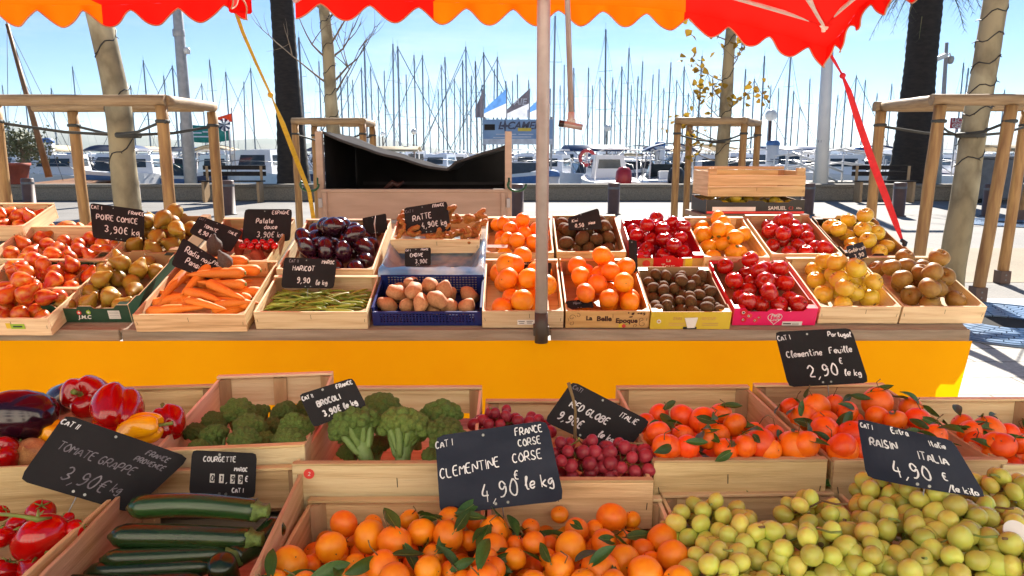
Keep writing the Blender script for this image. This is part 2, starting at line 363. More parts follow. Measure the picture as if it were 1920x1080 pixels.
def ribbon(mb, pts, w, mat, fn):
    L, n = [], len(pts)
    for i, p in enumerate(pts):
        t = pts[min(i + 1, n - 1)] - pts[max(i - 1, 0)]
        t = t.normalized() if t.length > 1e-9 else Vector((1, 0)); q = Vector((-t.y, t.x))
        ww = w * (.62 if i in (0, n - 1) else 1) * random.uniform(.85, 1.15)
        L.append((fn(p + q * ww / 2), fn(p - q * ww / 2)))
    vs = [v for ab in L for v in ab]
    mb.add(vs, [(2 * i, 2 * i + 1, 2 * i + 3, 2 * i + 2) for i in range(n - 1)], mat)
def font_mesh(s, size, mat, shear=0, bold=0, ext=.0004):
    c = bpy.data.curves.new('lettering', 'FONT'); c.body = s; c.size = size; c.align_x = 'CENTER'; c.align_y = 'CENTER'; c.shear = shear; c.offset = bold; c.extrude = ext; c.resolution_u = 3
    o = bpy.data.objects.new('lettering', c); me = bpy.data.meshes.new_from_object(o); bpy.data.objects.remove(o); bpy.data.curves.remove(c)
    me.materials.clear(); me.materials.append(MATS[mat]); return me

def slate_sign(label, corners, d, lean, lines, mat='slate', chalkw=.0028, curl=.0, stake=None, name='price_sign', group=None, chalkmat='chalk', stakelen=.12, extra=None):
    """corners: TL TR BR BL in pixels; d = distance of the board's foot; lean = tilt back in degrees; lines: (text, u, v, height, angle) with u,v in 0..1"""
    c = [sum(p[i] for p in corners) / 4 for i in (0, 1)]
    base = at_d(c[0], c[1], d); a = R(lean); toc = (CAM - base); toc.z = 0; toc.normalize()
    n = (toc * math.cos(a) + Vector((0, 0, math.sin(a)))).normalized()
    TL, TR, BR, BL = [at_plane(px, py, base, n) for px, py in corners]
    ex = ((TR - TL) + (BR - BL)).normalized(); ey = n.cross(ex).normalized()
    Mx = frame(base, ex, ey, n); inv = Mx.inverted()
    q = [inv @ p for p in (TL, TR, BR, BL)]
    wid = ((q[1] - q[0]).length + (q[2] - q[3]).length) / 2; hei = ((q[0] - q[3]).length + (q[1] - q[2]).length) / 2
    def S(u, v, z=0):
        b = (q[3] * (1 - u) + q[2] * u) * (1 - v) + (q[0] * (1 - u) + q[1] * u) * v
        return Vector((b.x, b.y, z + curl * math.sin(math.pi * u) - curl * .5 + curl * .35 * math.sin(2.6 * math.pi * u + 1) * v))
    mb = MB(); r = .06; NU, NV = 14, 8
    def uv(i, j, k):
        u, v = i / NU, j / NV
        if k: pass
        rx, ry = .035, .035 * wid / hei
        ex_, ey_ = 0, 0
        if i in (0, NU) and j in (0, NV): ex_, ey_ = rx * .5, ry * .5
        return (u + (ex_ if i == 0 else -ex_), v + (ey_ if j == 0 else -ey_))
    vs = []
    for k in (0, 1):
        for j in range(NV + 1):
            for i in range(NU + 1): vs.append(S(*uv(i, j, k), z=0 if k else -.0028))
    o = (NU + 1) * (NV + 1); fs = []
    for j in range(NV):
        for i in range(NU):
            p = j * (NU + 1) + i; fs.append((p, p + NU + 1, p + NU + 2, p + 1)); fs.append((o + p, o + p + 1, o + p + NU + 2, o + p + NU + 1))
    rim = [i for i in range(NU + 1)] + [j * (NU + 1) + NU for j in range(1, NV + 1)] + [NV * (NU + 1) + i for i in range(NU - 1, -1, -1)] + [j * (NU + 1) for j in range(NV - 1, 0, -1)]
    for a_, b_ in zip(rim, rim[1:] + rim[:1]): fs.append((a_, b_, o + b_, o + a_))
    mb.add(vs, fs, mat)
    so_ = mb.build(name, None, Mx); tag(so_, label, 'price sign', group)
    rng = random.Random(len(label) * 7 + int(corners[0][0]))
    for ln in lines:
        wb = MB(); t, u, v, h, ang = ln[:5]; cm = ln[5] if len(ln) > 5 else chalkmat
        asp = wid / hei
        for st in strokes(t, u * wid, v * hei, h * hei, ang, rng=rng):
            ribbon(wb, st, chalkw * (1.0 if h > .13 else .8), cm, lambda p: S(p.x / wid, p.y / hei, .0009))
        if wb.v: wb.build('chalk_line', so_)
    if extra:
        wb = MB(); extra(wb, S, wid, hei); wb.build('number_reels', so_)
    # the small punched holes / rivets near the edges
    for (u, v) in ((.42, .93), (.45, .06), (.55, .06)):
        cpt = S(u, v, .001)
        wb = MB(); wb.tube([cpt - Vector((0, 0, .0012)), cpt + Vector((0, 0, .0006))], .0028, 'wire', 8); wb.build('rivet', so_)
    if stake:
        tb = MB(); f = S(.5, .02, -.0045)
        tb.tube([S(.5, .25, -.0045), f, f + Vector((0, -stakelen * .5, -.004)), f + Vector((0.004, -stakelen, -.012))], .0014, 'wire', 6)
        tb.build('wire_spike', so_)
    return so_, S, Mx

# ------------------------------------------------------------------ crates
def fit_crate(bl, br, fr, fl, p0, n):
    BL, BR, FR, FL = [at_plane(*p, p0, n) for p in (bl, br, fr, fl)]
    ex = ((BR - BL).normalized() + (FR - FL).normalized()).normalized(); ey = n.cross(ex).normalized()
    c = (BL + BR + FR + FL) / 4
    w = ((BR - BL).length + (FR - FL).length) / 2
    d = ((BL + BR) / 2 - (FL + FR) / 2).dot(ey)
    o = c - ex * w / 2 - ey * d / 2
    return frame(o, ex, ey, n), w, d          # origin: front-left of the RIM
class Crate: pass
def board(parent, name, lo, hi, mat, axis='x', staples=(), bevel=.0012):
    """a board whose mesh runs along local X; lo/hi in the crate's space"""
    c = [(lo[i] + hi[i]) / 2 for i in range(3)]; s = [hi[i] - lo[i] for i in range(3)]
    M = Matrix.Translation(c)
    if axis == 'y': M = M @ Matrix.Rotation(R(90), 4, 'Z'); s = [s[1], s[0], s[2]]
    if axis == 'z': M = M @ Matrix.Rotation(R(-90), 4, 'Y'); s = [s[2], s[1], s[0]]
    mb = MB(); L = s[0]; nseg = 6
    vs, fs = [], []
    for i in range(nseg + 1):            # rough sawn: the edges wander by a fraction of a millimetre
        x = -L / 2 + L * i / nseg; w1, w2 = random.uniform(-.0012, .0012), random.uniform(-.0012, .0012)
        if s[2] < .015: w1 = w2 = 0
        for (y, z) in ((-1, -1), (1, -1), (1, 1), (-1, 1)): vs.append((x, y * s[1] / 2, z * s[2] / 2 + (w1 if z > 0 else w2)))
    for i in range(nseg):
        for k in range(4): fs.append((i * 4 + k, i * 4 + (k + 1) % 4, i * 4 + 4 + (k + 1) % 4, i * 4 + 4 + k))
    fs += [(3, 2, 1, 0), tuple(nseg * 4 + k for k in range(4))]
    mb.add(vs, fs, mat)
    for (x, z, rot, ln) in staples:       # wire staples on the outer (-Y) face
        Ms = Matrix.Translation((x, -s[1] / 2 - .0008, z)) @ Matrix.Rotation(R(rot), 4, 'Y')
        mb.box((-ln / 2, -.0008, -.0008), (ln / 2, .0008, .0008), 'staple', Ms)
    return mb.build(name, parent, M, bevel)
def wood_crate(label, fit, h, wood='crate_wood', group='wooden crates on the stall', t=.008, gapback=False, midpost=False, floor=None, fh=None, name='fruit_crate', toprail=True, staples=True):
    M, w, d = fit
    n = M.to_3x3() @ Vector((0, 0, 1)); M2 = Matrix.Translation(n * -h) @ M
    rt = empty(name, M2); tag(rt, label, 'crate', group)
    e = .0015; fh = fh or h
    st = [(-w / 2 + .012, 0, 80, .016), (w / 2 - .012, 0, 95, .016), (random.uniform(-.03, .03), fh * .2, 88, .022)] if staples else ()
    board(rt, 'front_board', (0, 0, 0.002), (w, t, fh), wood, 'x', st)
    if gapback:
        board(rt, 'back_board', (0, d - t, h * .42), (w, d, h), wood, 'x')
    else:
        board(rt, 'back_board', (0, d - t, 0.002), (w, d, h), wood, 'x')
    board(rt, 'side_board', (0, t + e, 0.002), (t, d - t - e, h - .001), wood, 'y')
    board(rt, 'side_board', (w - t, t + e, 0.002), (w, d - t - e, h - .001), wood, 'y')
    for cx, cy in ((0, 0), (1, 0), (0, 1), (1, 1)):
        pb = MB(); a = .026
        x0, y0 = (t + .001 if cx == 0 else w - t - .001), (t + .001 if cy == 0 else d - t - .001); sx, sy = (1 if cx == 0 else -1), (1 if cy == 0 else -1)
        tri = [(0, 0), (sx * a, 0), (0, sy * a)]
        zt = (fh if cy == 0 else h) - .003
        vs = [(p[0], p[1], -zt / 2) for p in tri] + [(p[0], p[1], zt / 2) for p in tri]
        fs = [(0, 1, 2), (3, 5, 4), (0, 3, 4, 1), (1, 4, 5, 2), (2, 5, 3, 0)]
        if sx * sy > 0: fs = [f[::-1] for f in fs]
        pb.add(vs, fs, 'crate_post'); pb.build('corner_post', rt, Matrix.Translation((x0, y0, zt / 2 + .001)))
    if midpost: board(rt, 'middle_post', (w * .48, d - t - .009, 0.004), (w * .48 + .035, d - t - .001, h - .004), 'crate_post', 'x', bevel=0)
    if toprail: board(rt, 'top_rail', (0.0, d - .020, h + .0005), (w, d, h + .007), wood, 'x', bevel=.001)
    board(rt, 'base', (t + e, t + e, .003), (w - t - e, d - t - e, .008), wood, 'x', bevel=0)
    c = Crate(); c.root, c.M, c.w, c.d, c.h, c.t = rt, M2, w, d, h, t; c.label = label; return c
def tray(label, fit, h, outer, inner='cardboard_in', group='printed cardboard trays on the stall', fh=None, bh=None, name='cardboard_tray', rimcol=None, tabs=True):
    M, w, d = fit; n = M.to_3x3() @ Vector((0, 0, 1)); M2 = Matrix.Translation(n * -h) @ M; fh = fh or h; bh = bh or h
    rt = empty(name, M2); tag(rt, label, 'tray', group); t = .005; g = .028
    def panel(nm, x0, x1, y0, y1, zt, prof, face):      # outline prof: list of (s in 0..1, height); outer skin + inner skin
        mb = MB(); k = len(prof); A = Vector((x0, y0, 0)); B = Vector((x1, y1, 0)); dr = (B - A).normalized(); nrm = Vector((dr.y, -dr.x, 0)) * face
        for off, mat in ((nrm * t / 2, outer), (-nrm * t / 2, inner)):
            vs = []
            for s_, z in prof: vs += [A.lerp(B, s_) + off + Vector((0, 0, .001)), A.lerp(B, s_) + off + Vector((0, 0, z))]
            mb.add(vs, [(2 * i, 2 * i + 2, 2 * i + 3, 2 * i + 1) for i in range(k - 1)], mat)
        vs = []
        for s_, z in prof: vs += [A.lerp(B, s_) + nrm * t / 2 + Vector((0, 0, z)), A.lerp(B, s_) - nrm * t / 2 + Vector((0, 0, z))]
        mb.add(vs, [(2 * i, 2 * i + 2, 2 * i + 3, 2 * i + 1) for i in range(k - 1)], inner if not rimcol else rimcol)
        for i in (0, k - 1):
            s_, z = prof[i]; p = A.lerp(B, s_)
            mb.add([p + nrm * t / 2 + Vector((0, 0, .001)), p - nrm * t / 2 + Vector((0, 0, .001)), p - nrm * t / 2 + Vector((0, 0, z)), p + nrm * t / 2 + Vector((0, 0, z))], [(0, 1, 2, 3)], inner)
        return mb.build(nm, rt)
    f_ = [(0, fh), (.13, fh), (.17, fh * .82), (.4, fh * .80), (.43, fh * .93), (.57, fh * .93), (.6, fh * .80), (.83, fh * .82), (.87, fh), (1, fh)]
    b_ = [(0, bh), (.13, bh), (.17, bh * .9), (.38, bh * .9), (.41, bh * 1.08), (.59, bh * 1.08), (.62, bh * .9), (.83, bh * .9), (.87, bh), (1, bh)]
    if not tabs: f_ = [(0, fh), (1, fh)]; b_ = [(0, bh), (1, bh)]
    panel('front_panel', 0, w, t / 2, t / 2, fh, f_, 1)
    panel('back_panel', 0, w, d - t / 2, d - t / 2, bh, b_, -1)
    s_ = [(0, fh), (.15, fh), (.2, fh * .88), (.8, bh * .88), (.85, bh), (1, bh)]
    panel('side_panel', t / 2, t / 2, t, d - t, h, s_, -1); panel('side_panel', w - t / 2, w - t / 2, t, d - t, h, s_, 1)
    mb = MB(); mb.box((t, t, .002), (w - t, d - t, .006), inner); mb.build('base', rt)
    for x0, x1 in ((t, .05), (w - .05, w - t)):      # folded corner ledges on top
        mb = MB(); mb.box((x0, t + .0005, fh - .004), (x1, .035, fh - .001), rimcol or outer); mb.build('corner_flap', rt)
        mb = MB(); mb.box((x0, d - .035, bh - .004), (x1, d - t - .0005, bh - .001), rimcol or outer); mb.build('corner_flap', rt)
    c = Crate(); c.root, c.M, c.w, c.d, c.h, c.t, c.fh = rt, M2, w, d, h, t, fh; c.label = label; return c
FACE = Matrix.Rotation(R(90), 4, 'X')          # lettering laid on the front (-Y) face
def print_on(c, me_or_mb, x, z, name='printed_lettering', y=-.0012, sx=1):
    me = me_or_mb.mesh(name) if isinstance(me_or_mb, MB) else me_or_mb
    return link(name, me, Matrix.Translation((x, y, z)) @ FACE @ Matrix.Scale(sx, 4, (1, 0, 0)), c.root)

# ------------------------------------------------------------------ produce meshes (unit radius about 1)
def sphere_prof(n=14, sq=.94, dt=.07, dw=.2, db=.03):
    pr = []
    for i in range(n + 1):
        a = -math.pi / 2 + math.pi * i / n; r, z = math.cos(a), math.sin(a) * sq
        z -= dt * math.exp(-(r / dw) ** 2) if z > 0 else -db * math.exp(-(r / dw) ** 2)
        pr.append((max(r, .0005), z))
    return pr
def wob(seed, amp, fr=1.2):
    def f(p, th):
        v = Vector(p); return v * (1 + amp * mn.noise(v * fr + Vector((seed * 3.1, seed, 0))))
    return f
def m_orange(seed, skin='orange_skin', sq=.93):
    mb = MB(); mb.lathe(sphere_prof(16, sq, .09, .2), skin, 24, mod=wob(seed, .05), matfn=lambda p, k: 'calyx' if (p[1] > .3 and p[0] < .09) else None)
    mb.tube([(0, 0, sq - .11), (.01, 0, sq - .02)], [.05, .035], 'stem_brown', 6)
    return mb.mesh('orange')
def m_apple(seed, skin):
    pr = []
    for i in range(19):
        a = -math.pi / 2 + math.pi * i / 18; r, z = math.cos(a), math.sin(a)
        r *= 1 + .06 * z; z = z * .90 - (.30 * math.exp(-(r / .26) ** 2) if z > 0 else -.16 * math.exp(-(r / .24) ** 2)); pr.append((max(r, .0005), z))
    w = wob(seed, .05)
    mb = MB(); mb.lathe(pr, skin, 24, mod=lambda p, th: w(p, th) * (1 + .018 * math.cos(5 * th) * (1 if p.z < 0 else .3)), matfn=lambda p, k: 'stem_brown' if p[0] < .07 else None)
    mb.tube([(0, 0, .55), (.03, .01, .8), (.1, .03, 1.0)], [.035, .03, .045], 'stem_brown', 6); return mb.mesh('apple')
def m_pear(seed, skin):
    pr = [(.001, -.93), (.15, -.97), (.42, -.95), (.72, -.78), (.92, -.48), (1, -.12), (.95, .25), (.78, .6), (.58, .9), (.44, 1.2), (.36, 1.45), (.24, 1.62), (.1, 1.68), (.001, 1.67)]
    mb = MB(); w = wob(seed, .12, .9); mb.lathe(pr, skin, 22, mod=lambda p, th: w(p, th) + Vector((.12 * max(0, p.z - .4), 0, 0)))
    mb.tube([(.15, 0, 1.63), (.2, 0, 1.85), (.3, .05, 2.05)], [.05, .04, .06], 'stem_brown', 6); return mb.mesh('pear')
def m_ellip(seed, skin, l=1.25, w=1, amp=.05, n=12, seg=18, tip=None, name='fruit', fr=1.2):
    pr = [(max(.0005, w * math.cos(a)), l * math.sin(a)) for a in [-math.pi / 2 + math.pi * i / n for i in range(n + 1)]]
    mb = MB(); mb.lathe(pr, skin, seg, mod=wob(seed, amp, fr), matfn=(lambda p, k: tip if p[1] < -l * .97 else None) if tip else None); return mb.mesh(name)
def m_carrot(seed):
    mb = MB(); rng = random.Random(seed); pts, rad = [], []; bx, by = rng.uniform(-.5, .5), rng.uniform(-.4, .4)
    for i in range(15):
        t = i / 14; pts.append((bx * math.sin(t * 2.4), by * math.sin(t * 3), t * 8)); r = (1 - t) ** .55 * .95 + .05
        if i == 0: r *= .45
        if i == 1: r *= .92
        rad.append(r * (1 + rng.uniform(-.05, .05)))
    mb.tube(pts, rad, 'carrot_skin', 14); mb.tube([(0, 0, -.12), (0, 0, .05)], [.25, .35], 'green_stem', 8); return mb.mesh('carrot')
def m_bean(seed):
    mb = MB(); rng = random.Random(seed); b = rng.uniform(-1.6, 1.6); pts = [(b * (t * t - t) * 4, rng.uniform(-.1, .1), t * 18) for t in [i / 9 for i in range(10)]]
    mb.tube(pts, [.2, .8, 1, .92, 1.05, .95, 1.03, .95, .7, .12], 'bean_skin', 7); return mb.mesh('green_bean')
def m_tomato(seed):
    mb = MB(); pr = []
    for i in range(19):
        a = -math.pi / 2 + math.pi * i / 18; r, z = math.cos(a), math.sin(a); z = z * .8 - (.2 * math.exp(-(r / .3) ** 2) if z > 0 else -.06 * math.exp(-(r / .3) ** 2)); pr.append((max(r, .0005), z))
    w = wob(seed, .05); mb.lathe(pr, 'tomato_skin', 28, mod=lambda p, th: w(p, th) * (1 + .02 * math.cos(5 * th + seed))); return mb.mesh('tomato')
def m_calyx():
    mb = MB()
    for k in range(5):
        a = k * 2 * math.pi / 5; c, s = math.cos(a), math.sin(a)
        mb.tube([(0, 0, .60), (c * .2, s * .2, .66), (c * .42, s * .42, .76), (c * .6, s * .6, .80)], [.07, .09, .06, .01], 'green_stem', 6, flat=.4)
    mb.tube([(0, 0, .58), (.02, 0, .85)], [.07, .06], 'green_stem', 6); return mb.mesh('calyx')
def m_pepper(seed, skin):
    mb = MB(); pr = []
    N = 22
    for i in range(N + 1):
        a = -math.pi / 2 + math.pi * i / N; r, z = math.cos(a), math.sin(a)
        r = abs(r) ** .72 * (1 + .12 * z); z = z * 1.02 - (.30 * math.exp(-(r / .38) ** 2) if z > 0 else -.16 * math.exp(-(r / .3) ** 2)); pr.append((max(r, .0005), z))
    w = wob(seed, .10)
    mb.lathe(pr, skin, 40, mod=lambda p, th: w(p, th) * (1 - .17 * math.exp(-(math.sin(1.5 * th + seed) / .38) ** 2) * min(1, math.hypot(p.x, p.y) * 1.4))); return mb.mesh('bell_pepper')
def m_aubergine(seed):
    pr = [(.001, -1.35), (.35, -1.32), (.7, -1.15), (.95, -.75), (1.02, -.2), (.95, .4), (.8, 1.0), (.62, 1.5), (.45, 1.8), (.25, 1.92), (.001, 1.95)]
    mb = MB(); mb.lathe(pr, 'aubergine_skin', 24, mod=wob(seed, .06)); return mb.mesh('aubergine')
def m_broccoli(seed):
    mb = MB(); rng = random.Random(seed)
    def floret(c, r, sub):
        pts = sphere_prof(11, 1, 0, .2, 0)
        def md(p, th):
            v = p + Vector((0, 0, 0)); nn = mn.noise((v * 3.2) + c * 7); n3 = mn.noise(v * 9 + c * 3)
            return v * (1 + .12 * nn + .09 * n3 + .05 * mn.noise(v * 19 + c * 5))
        mb.lathe(pts, 'broccoli_bud', 20, Matrix.Translation(c) @ rndm(rng) @ Matrix.Scale(r, 4), md)
    floret(Vector((0, 0, .1)), .66, 0)
    N = 62
    for i in range(N):
        z = 1 - 1.12 * (i + .5) / N; rr = math.sqrt(max(0, 1 - z * z)); ph = i * 2.399963 + seed
        d = Vector((rr * math.cos(ph), rr * math.sin(ph), z * .82))
        floret(d * rng.uniform(.70, .86), rng.uniform(.13, .24), 1)
    return mb.mesh('crown')
def rndm(rng): return Quaternion((rng.gauss(0, 1), rng.gauss(0, 1), rng.gauss(0, 1), rng.gauss(0, 1))).normalized().to_matrix().to_4x4()
def m_brocstalk(seed):
    mb = MB(); rng = random.Random(seed)
    mb.tube([(0, 0, -1.5), (.02, 0, -1.0), (0, 0, -.5), (0, 0, 0)], [.30, .27, .30, .4], 'broccoli_stalk', 12)
    for k in range(9):
        a = k * .7 + rng.uniform(-.2, .2); c, s = math.cos(a), math.sin(a); z = rng.uniform(-1.1, -.6)
        mb.tube([(0, 0, z), (c * .3, s * .3, z + .3), (c * .62, s * .62, .02), (c * .7, s * .7, .2)], [.12, .12, .14, .17], 'broccoli_stalk', 8)
    return mb.mesh('stalk')
def m_leaf(seed, mat='leaf_green'):
    mb = MB(); rng = random.Random(seed); vs, fs = [], []; N = 9; cu = rng.uniform(-.35, .7); tw = rng.uniform(-.5, .5)
    for i in range(N + 1):
        t = i / N; w = .40 * math.sin(math.pi * min(1, t * .96 + .03)) ** .8 * (1 - .25 * t); x = t * 2.0; z = cu * math.sin(t * 2.2) * .8
        for k, s_ in ((0, -1), (1, -.5), (2, 0), (3, .5), (4, 1)):
            vs.append((x, s_ * w, z + abs(s_) * w * .42 + s_ * w * tw * t + .02 * math.sin(9 * t + s_)))
    for i in range(N):
        for k in range(4): fs.append((i * 5 + k, i * 5 + 5 + k, i * 5 + 6 + k, i * 5 + 1 + k))
    mb.add(vs, fs, mat, True); mb.tube([(-.25, 0, 0), (0, 0, 0), (1.1, 0, cu * .65), (1.9, 0, cu * .7)], [.03, .025, .018, .006], 'green_stem', 5); return mb.mesh('leaf')
def m_courgette(seed, L=1, rnd=False):
    mb = MB(); rng = random.Random(seed); b = rng.uniform(-.25, .25); pts, rad = [], []
    for i in range(17):
        t = i / 16; pts.append((t * L, 0, b * math.sin(math.pi * t) * .2)); rad.append(.115 * (min(1, (t / .10) ** .5) if t < .1 else 1) * (1 - .10 * t) * ((max(0, (1 - t) / .14)) ** .5 * .97 + .03 if rnd and t > .86 else 1) if t > 0 else .02)
    mb.tube(pts, rad, 'courgette_skin', 20)
    return mb.mesh('courgette'), b
def m_courgette_tip(seed):
    mb = MB(); vs = []
    pr = [(.104, -.01), (.105, .005), (.08, .03), (.062, .065), (.062, .10), (.068, .125), (.045, .13), (.001, .128)]
    mb.lathe([(r, z) for r, z in pr], 'courgette_end', 10, mod=lambda p, th: Vector((p.x * (1 + .12 * math.cos(5 * th)), p.y * (1 + .12 * math.cos(5 * th)), p.z))); return mb.mesh('stem_end')
LIB = {}
def lib(kind, k=4):
    if kind not in LIB:
        g = {'orange': lambda s: m_orange(s), 'clem': lambda s: m_orange(s + 5, 'deep_clementine', .88), 'clem_bright': lambda s: m_orange(s + 9, 'orange_skin', .9),
             'apple_red': lambda s: m_apple(s, 'apple_red'), 'apple_crimson': lambda s: m_apple(s, 'apple_crimson'), 'apple_yellow': lambda s: m_apple(s, 'apple_yellow'), 'apple_russet': lambda s: m_apple(s, 'apple_russet'),
             'pear_red': lambda s: m_pear(s, 'pear_red'), 'pear_green': lambda s: m_pear(s, 'pear_green'), 'kiwi': lambda s: m_ellip(s, 'kiwi_skin', 1.22, 1, .05, tip='stem_brown'),
             'lemon': lambda s: m_ellip(s, 'lemon_gold', 1.15, 1, .07, tip='calyx'), 'aub': lambda s: m_ellip(s, 'aubergine_skin', 1.25, 1, .08), 'potato': lambda s: m_ellip(s, 'potato_skin', 1.35, 1, .22, fr=1.0),
             'sweet': lambda s: m_ellip(s, 'sweet_potato', 2.2, 1, .3, 16, fr=.9), 'carrot': m_carrot, 'bean': m_bean, 'tomato': m_tomato, 'leaf': m_leaf, 'broc': m_broccoli, 'brocst': m_brocstalk,
             'grape_green': lambda s: m_ellip(s, 'grape_green', 1.2, 1, .05, 10, 14, tip='stem_brown', name='grape'), 'grape_red': lambda s: m_ellip(s, 'grape_red', 1.08, 1, .04, 10, 14, tip='stem_brown', name='grape')}[kind]
        LIB[kind] = [g(s * 1.7 + 1) if kind not in ('carrot', 'bean', 'leaf') else g(s + 1) for s in range(k)]
    return LIB[kind]
def pack(w, d, r, n, rng, z0=0.0, slope=.35, mound=1.0, rim=None, K=28):
    P = []
    for _ in range(n):
        best = None
        for _ in range(K):
            x, y = rng.uniform(r, w - r), rng.uniform(r, d - r); z = z0 + r
            for (a, b, c, q) in P:
                h2 = (r + q) ** 2 * .97 - (x - a) ** 2 - (y - b) ** 2
                if h2 > 0: z = max(z, c + math.sqrt(h2))
            e = z + (slope * (abs(x - w / 2) + abs(y - d / 2)) if (rim is not None and z > rim) else 0)
            if best is None or e < best[0]: best = (e, x, y, z)
        P.append((best[1], best[2], best[3], r))
    return P
def where(u, v):
    c = 'left' if u < .36 else 'right' if u > .64 else ''
    b = 'front' if v < .36 else 'back' if v > .66 else ''
    if not c and not b: return 'in the middle of'
    return 'at the ' + (b + ' ' + c).strip() + ' of'
def heap(c, kind, name, cat, desc, place, r, n, seed, z0=.010, upright=False, vr=.06, inset=None, group=None, mound=True, K=28, scale=(1, 1, 1)):
    rng = random.Random(seed); t = c.t + .006 if inset is None else inset; meshes = lib(kind); out = []
    for (x, y, z, q) in pack(c.w - 2 * t, c.d - 2 * t, r, n, rng, z0, rim=c.h, K=K):
        x += t; y += t
        rot = rndm(rng) if not upright else Matrix.Rotation(rng.uniform(0, 6.3), 4, 'Z') @ Matrix.Rotation(rng.uniform(0, upright), 4, 'X') @ Matrix.Rotation(rng.uniform(0, 6.3), 4, 'Z')
        s = r * rng.uniform(1 - vr, 1 + vr * .4)
        o = link(name, rng.choice(meshes), c.M @ TRS(Vector((x, y, z)), rot, (s * scale[0], s * scale[1], s * scale[2])))
        top = 'high ' if z > z0 + 2.3 * r else ''
        tag(o, f"{desc} {top}{where(x / c.w, y / c.d)} {place}", cat, group or f"{desc.split(' ', 1)[-1]} heaped in {place}")
        out.append(o)
    return out
# ================================================================== LARGE STRUCTURE: ground, quay, water, hills
def sheet(name, x0, x1, y0, y1, z, mat, sub=1):
    mb = MB(); mb.add([(x0, y0, z), (x1, y0, z), (x1, y1, z), (x0, y1, z)], [(0, 1, 2, 3)], mat); return struct(mb.build(name))
QY = 25.6
mb = MB(); mb.box((-400, -60, -4), (400, QY + .5, -0.004), 'plaza_concrete'); struct(mb.build('ground'))
sheet('pavement', -60, 60, -20, 8.15, 0.0, 'stone_pavers')
sheet('gravel_band', -60, 60, 9.2, 12.6, 0.0, 'resin_gravel')
mb = MB(); mb.box((-7000, QY + .5, -3), (7000, 9000, -.40), 'water'); struct(mb.build('water'))
def hill(name, pts, dist, depth):
    """pts: (px, py) of the ridge"""
    mb = MB(); vs, fs = [], []; rows = 9; n = 0; xs = []
    for (a, b), (c_, d_) in zip(pts, pts[1:]):
        k = max(2, int((c_ - a) / 12)); xs += [(a + (c_ - a) * i / k, b + (d_ - b) * i / k) for i in range(k)]
    xs.append(pts[-1])
    for j in range(rows):
        t = j / (rows - 1)
        for i, (px, py) in enumerate(xs):
            p = at_d(px, py, dist); h = max(0, p.z) * math.sin(math.pi * t) ** .8
            h *= 1 + .25 * mn.noise(Vector((px * .02, t * 3, dist * .001))) * (t != .5)
            vs.append((p.x * (1 + (t - .5) * depth / dist), dist + (t - .5) * depth, -1.6 + h))
    m = len(xs)
    for j in range(rows - 1):
        for i in range(m - 1): fs.append((j * m + i, j * m + i + 1, j * m + m + i + 1, j * m + m + i))
    mb.add(vs, fs, 'hill_green', True); return struct(mb.build(name))
hill('hills', [(-700, 270), (-300, 225), (-60, 232), (40, 240), (120, 247), (200, 254), (260, 250), (330, 262), (440, 262), (500, 258), (560, 270), (620, 262), (690, 254), (730, 262), (790, 272), (850, 284)], 4200, 1600)
hill('far_hills', [(1250, 284), (1400, 277), (1560, 272), (1700, 262), (1850, 256), (2100, 245), (2500, 270), (2800, 284)], 6000, 1600)
# quay wall
mb = MB(); mb.box((-60, QY - .45, 0.004), (60, QY, .44), 'granite'); mb.box((-60, QY - .50, .442), (60, QY + .05, .55), 'granite')
o = mb.build('quay_wall', bevel=.02); tag(o, 'low speckled granite wall along the edge of the harbour', 'wall')

# ================================================================== STALL: tables
SL = 0.32; BP0 = Vector((0, 3.2, .832)); BN = Vector((0, -SL, 1)).normalized()
def bplane(h): return BP0 + BN * h
tb = empty('market_table', Vector((0, 3.2, 0))); tag(tb, 'long sloping market table with weathered plank edge behind the yellow cloth', 'table')
EXB, EYB = Vector((1, 0, 0)), BN.cross(Vector((1, 0, 0)))
BM_ = frame(Vector((0, 0, 0)), EXB, EYB, BN)
xr = at_d(1822, 630, 3.18).x; xs = at_d(223, 628, 3.18).x; xm = at_d(1028, 628, 3.18).x
for a, b in ((-4.2, xs - .006), (xs + .006, xm - .012), (xm + .012, xr)):
    mb = MB(); L = b - a
    mb.box((-L / 2, -.014, -.026), (L / 2, .014, .026), 'old_plank'); o = mb.build('edge_plank', tb, Matrix.Translation(((a + b) / 2, .006, .808)), bevel=.003)
mb = MB(); mb.box((-4.2, .0, -.03), (xr, 1.12, -.004), 'old_plank', Matrix.Translation((0, 0, .832)) @ Matrix(((1, 0, 0, 0), (0, EYB.y, BN.y, 0), (0, EYB.z, BN.z, 0), (0, 0, 0, 1)))); mb.build('table_top', tb)
for x in (-4.0, -2.2, -.7, .8, xr - .12):
    for y, zt in ((.16, .84), (1.0, 1.11)):
        mb = MB(); mb.box((x - .025, y - .025, 0.001), (x + .025, y + .025, zt), 'old_plank'); mb.build('leg', tb)
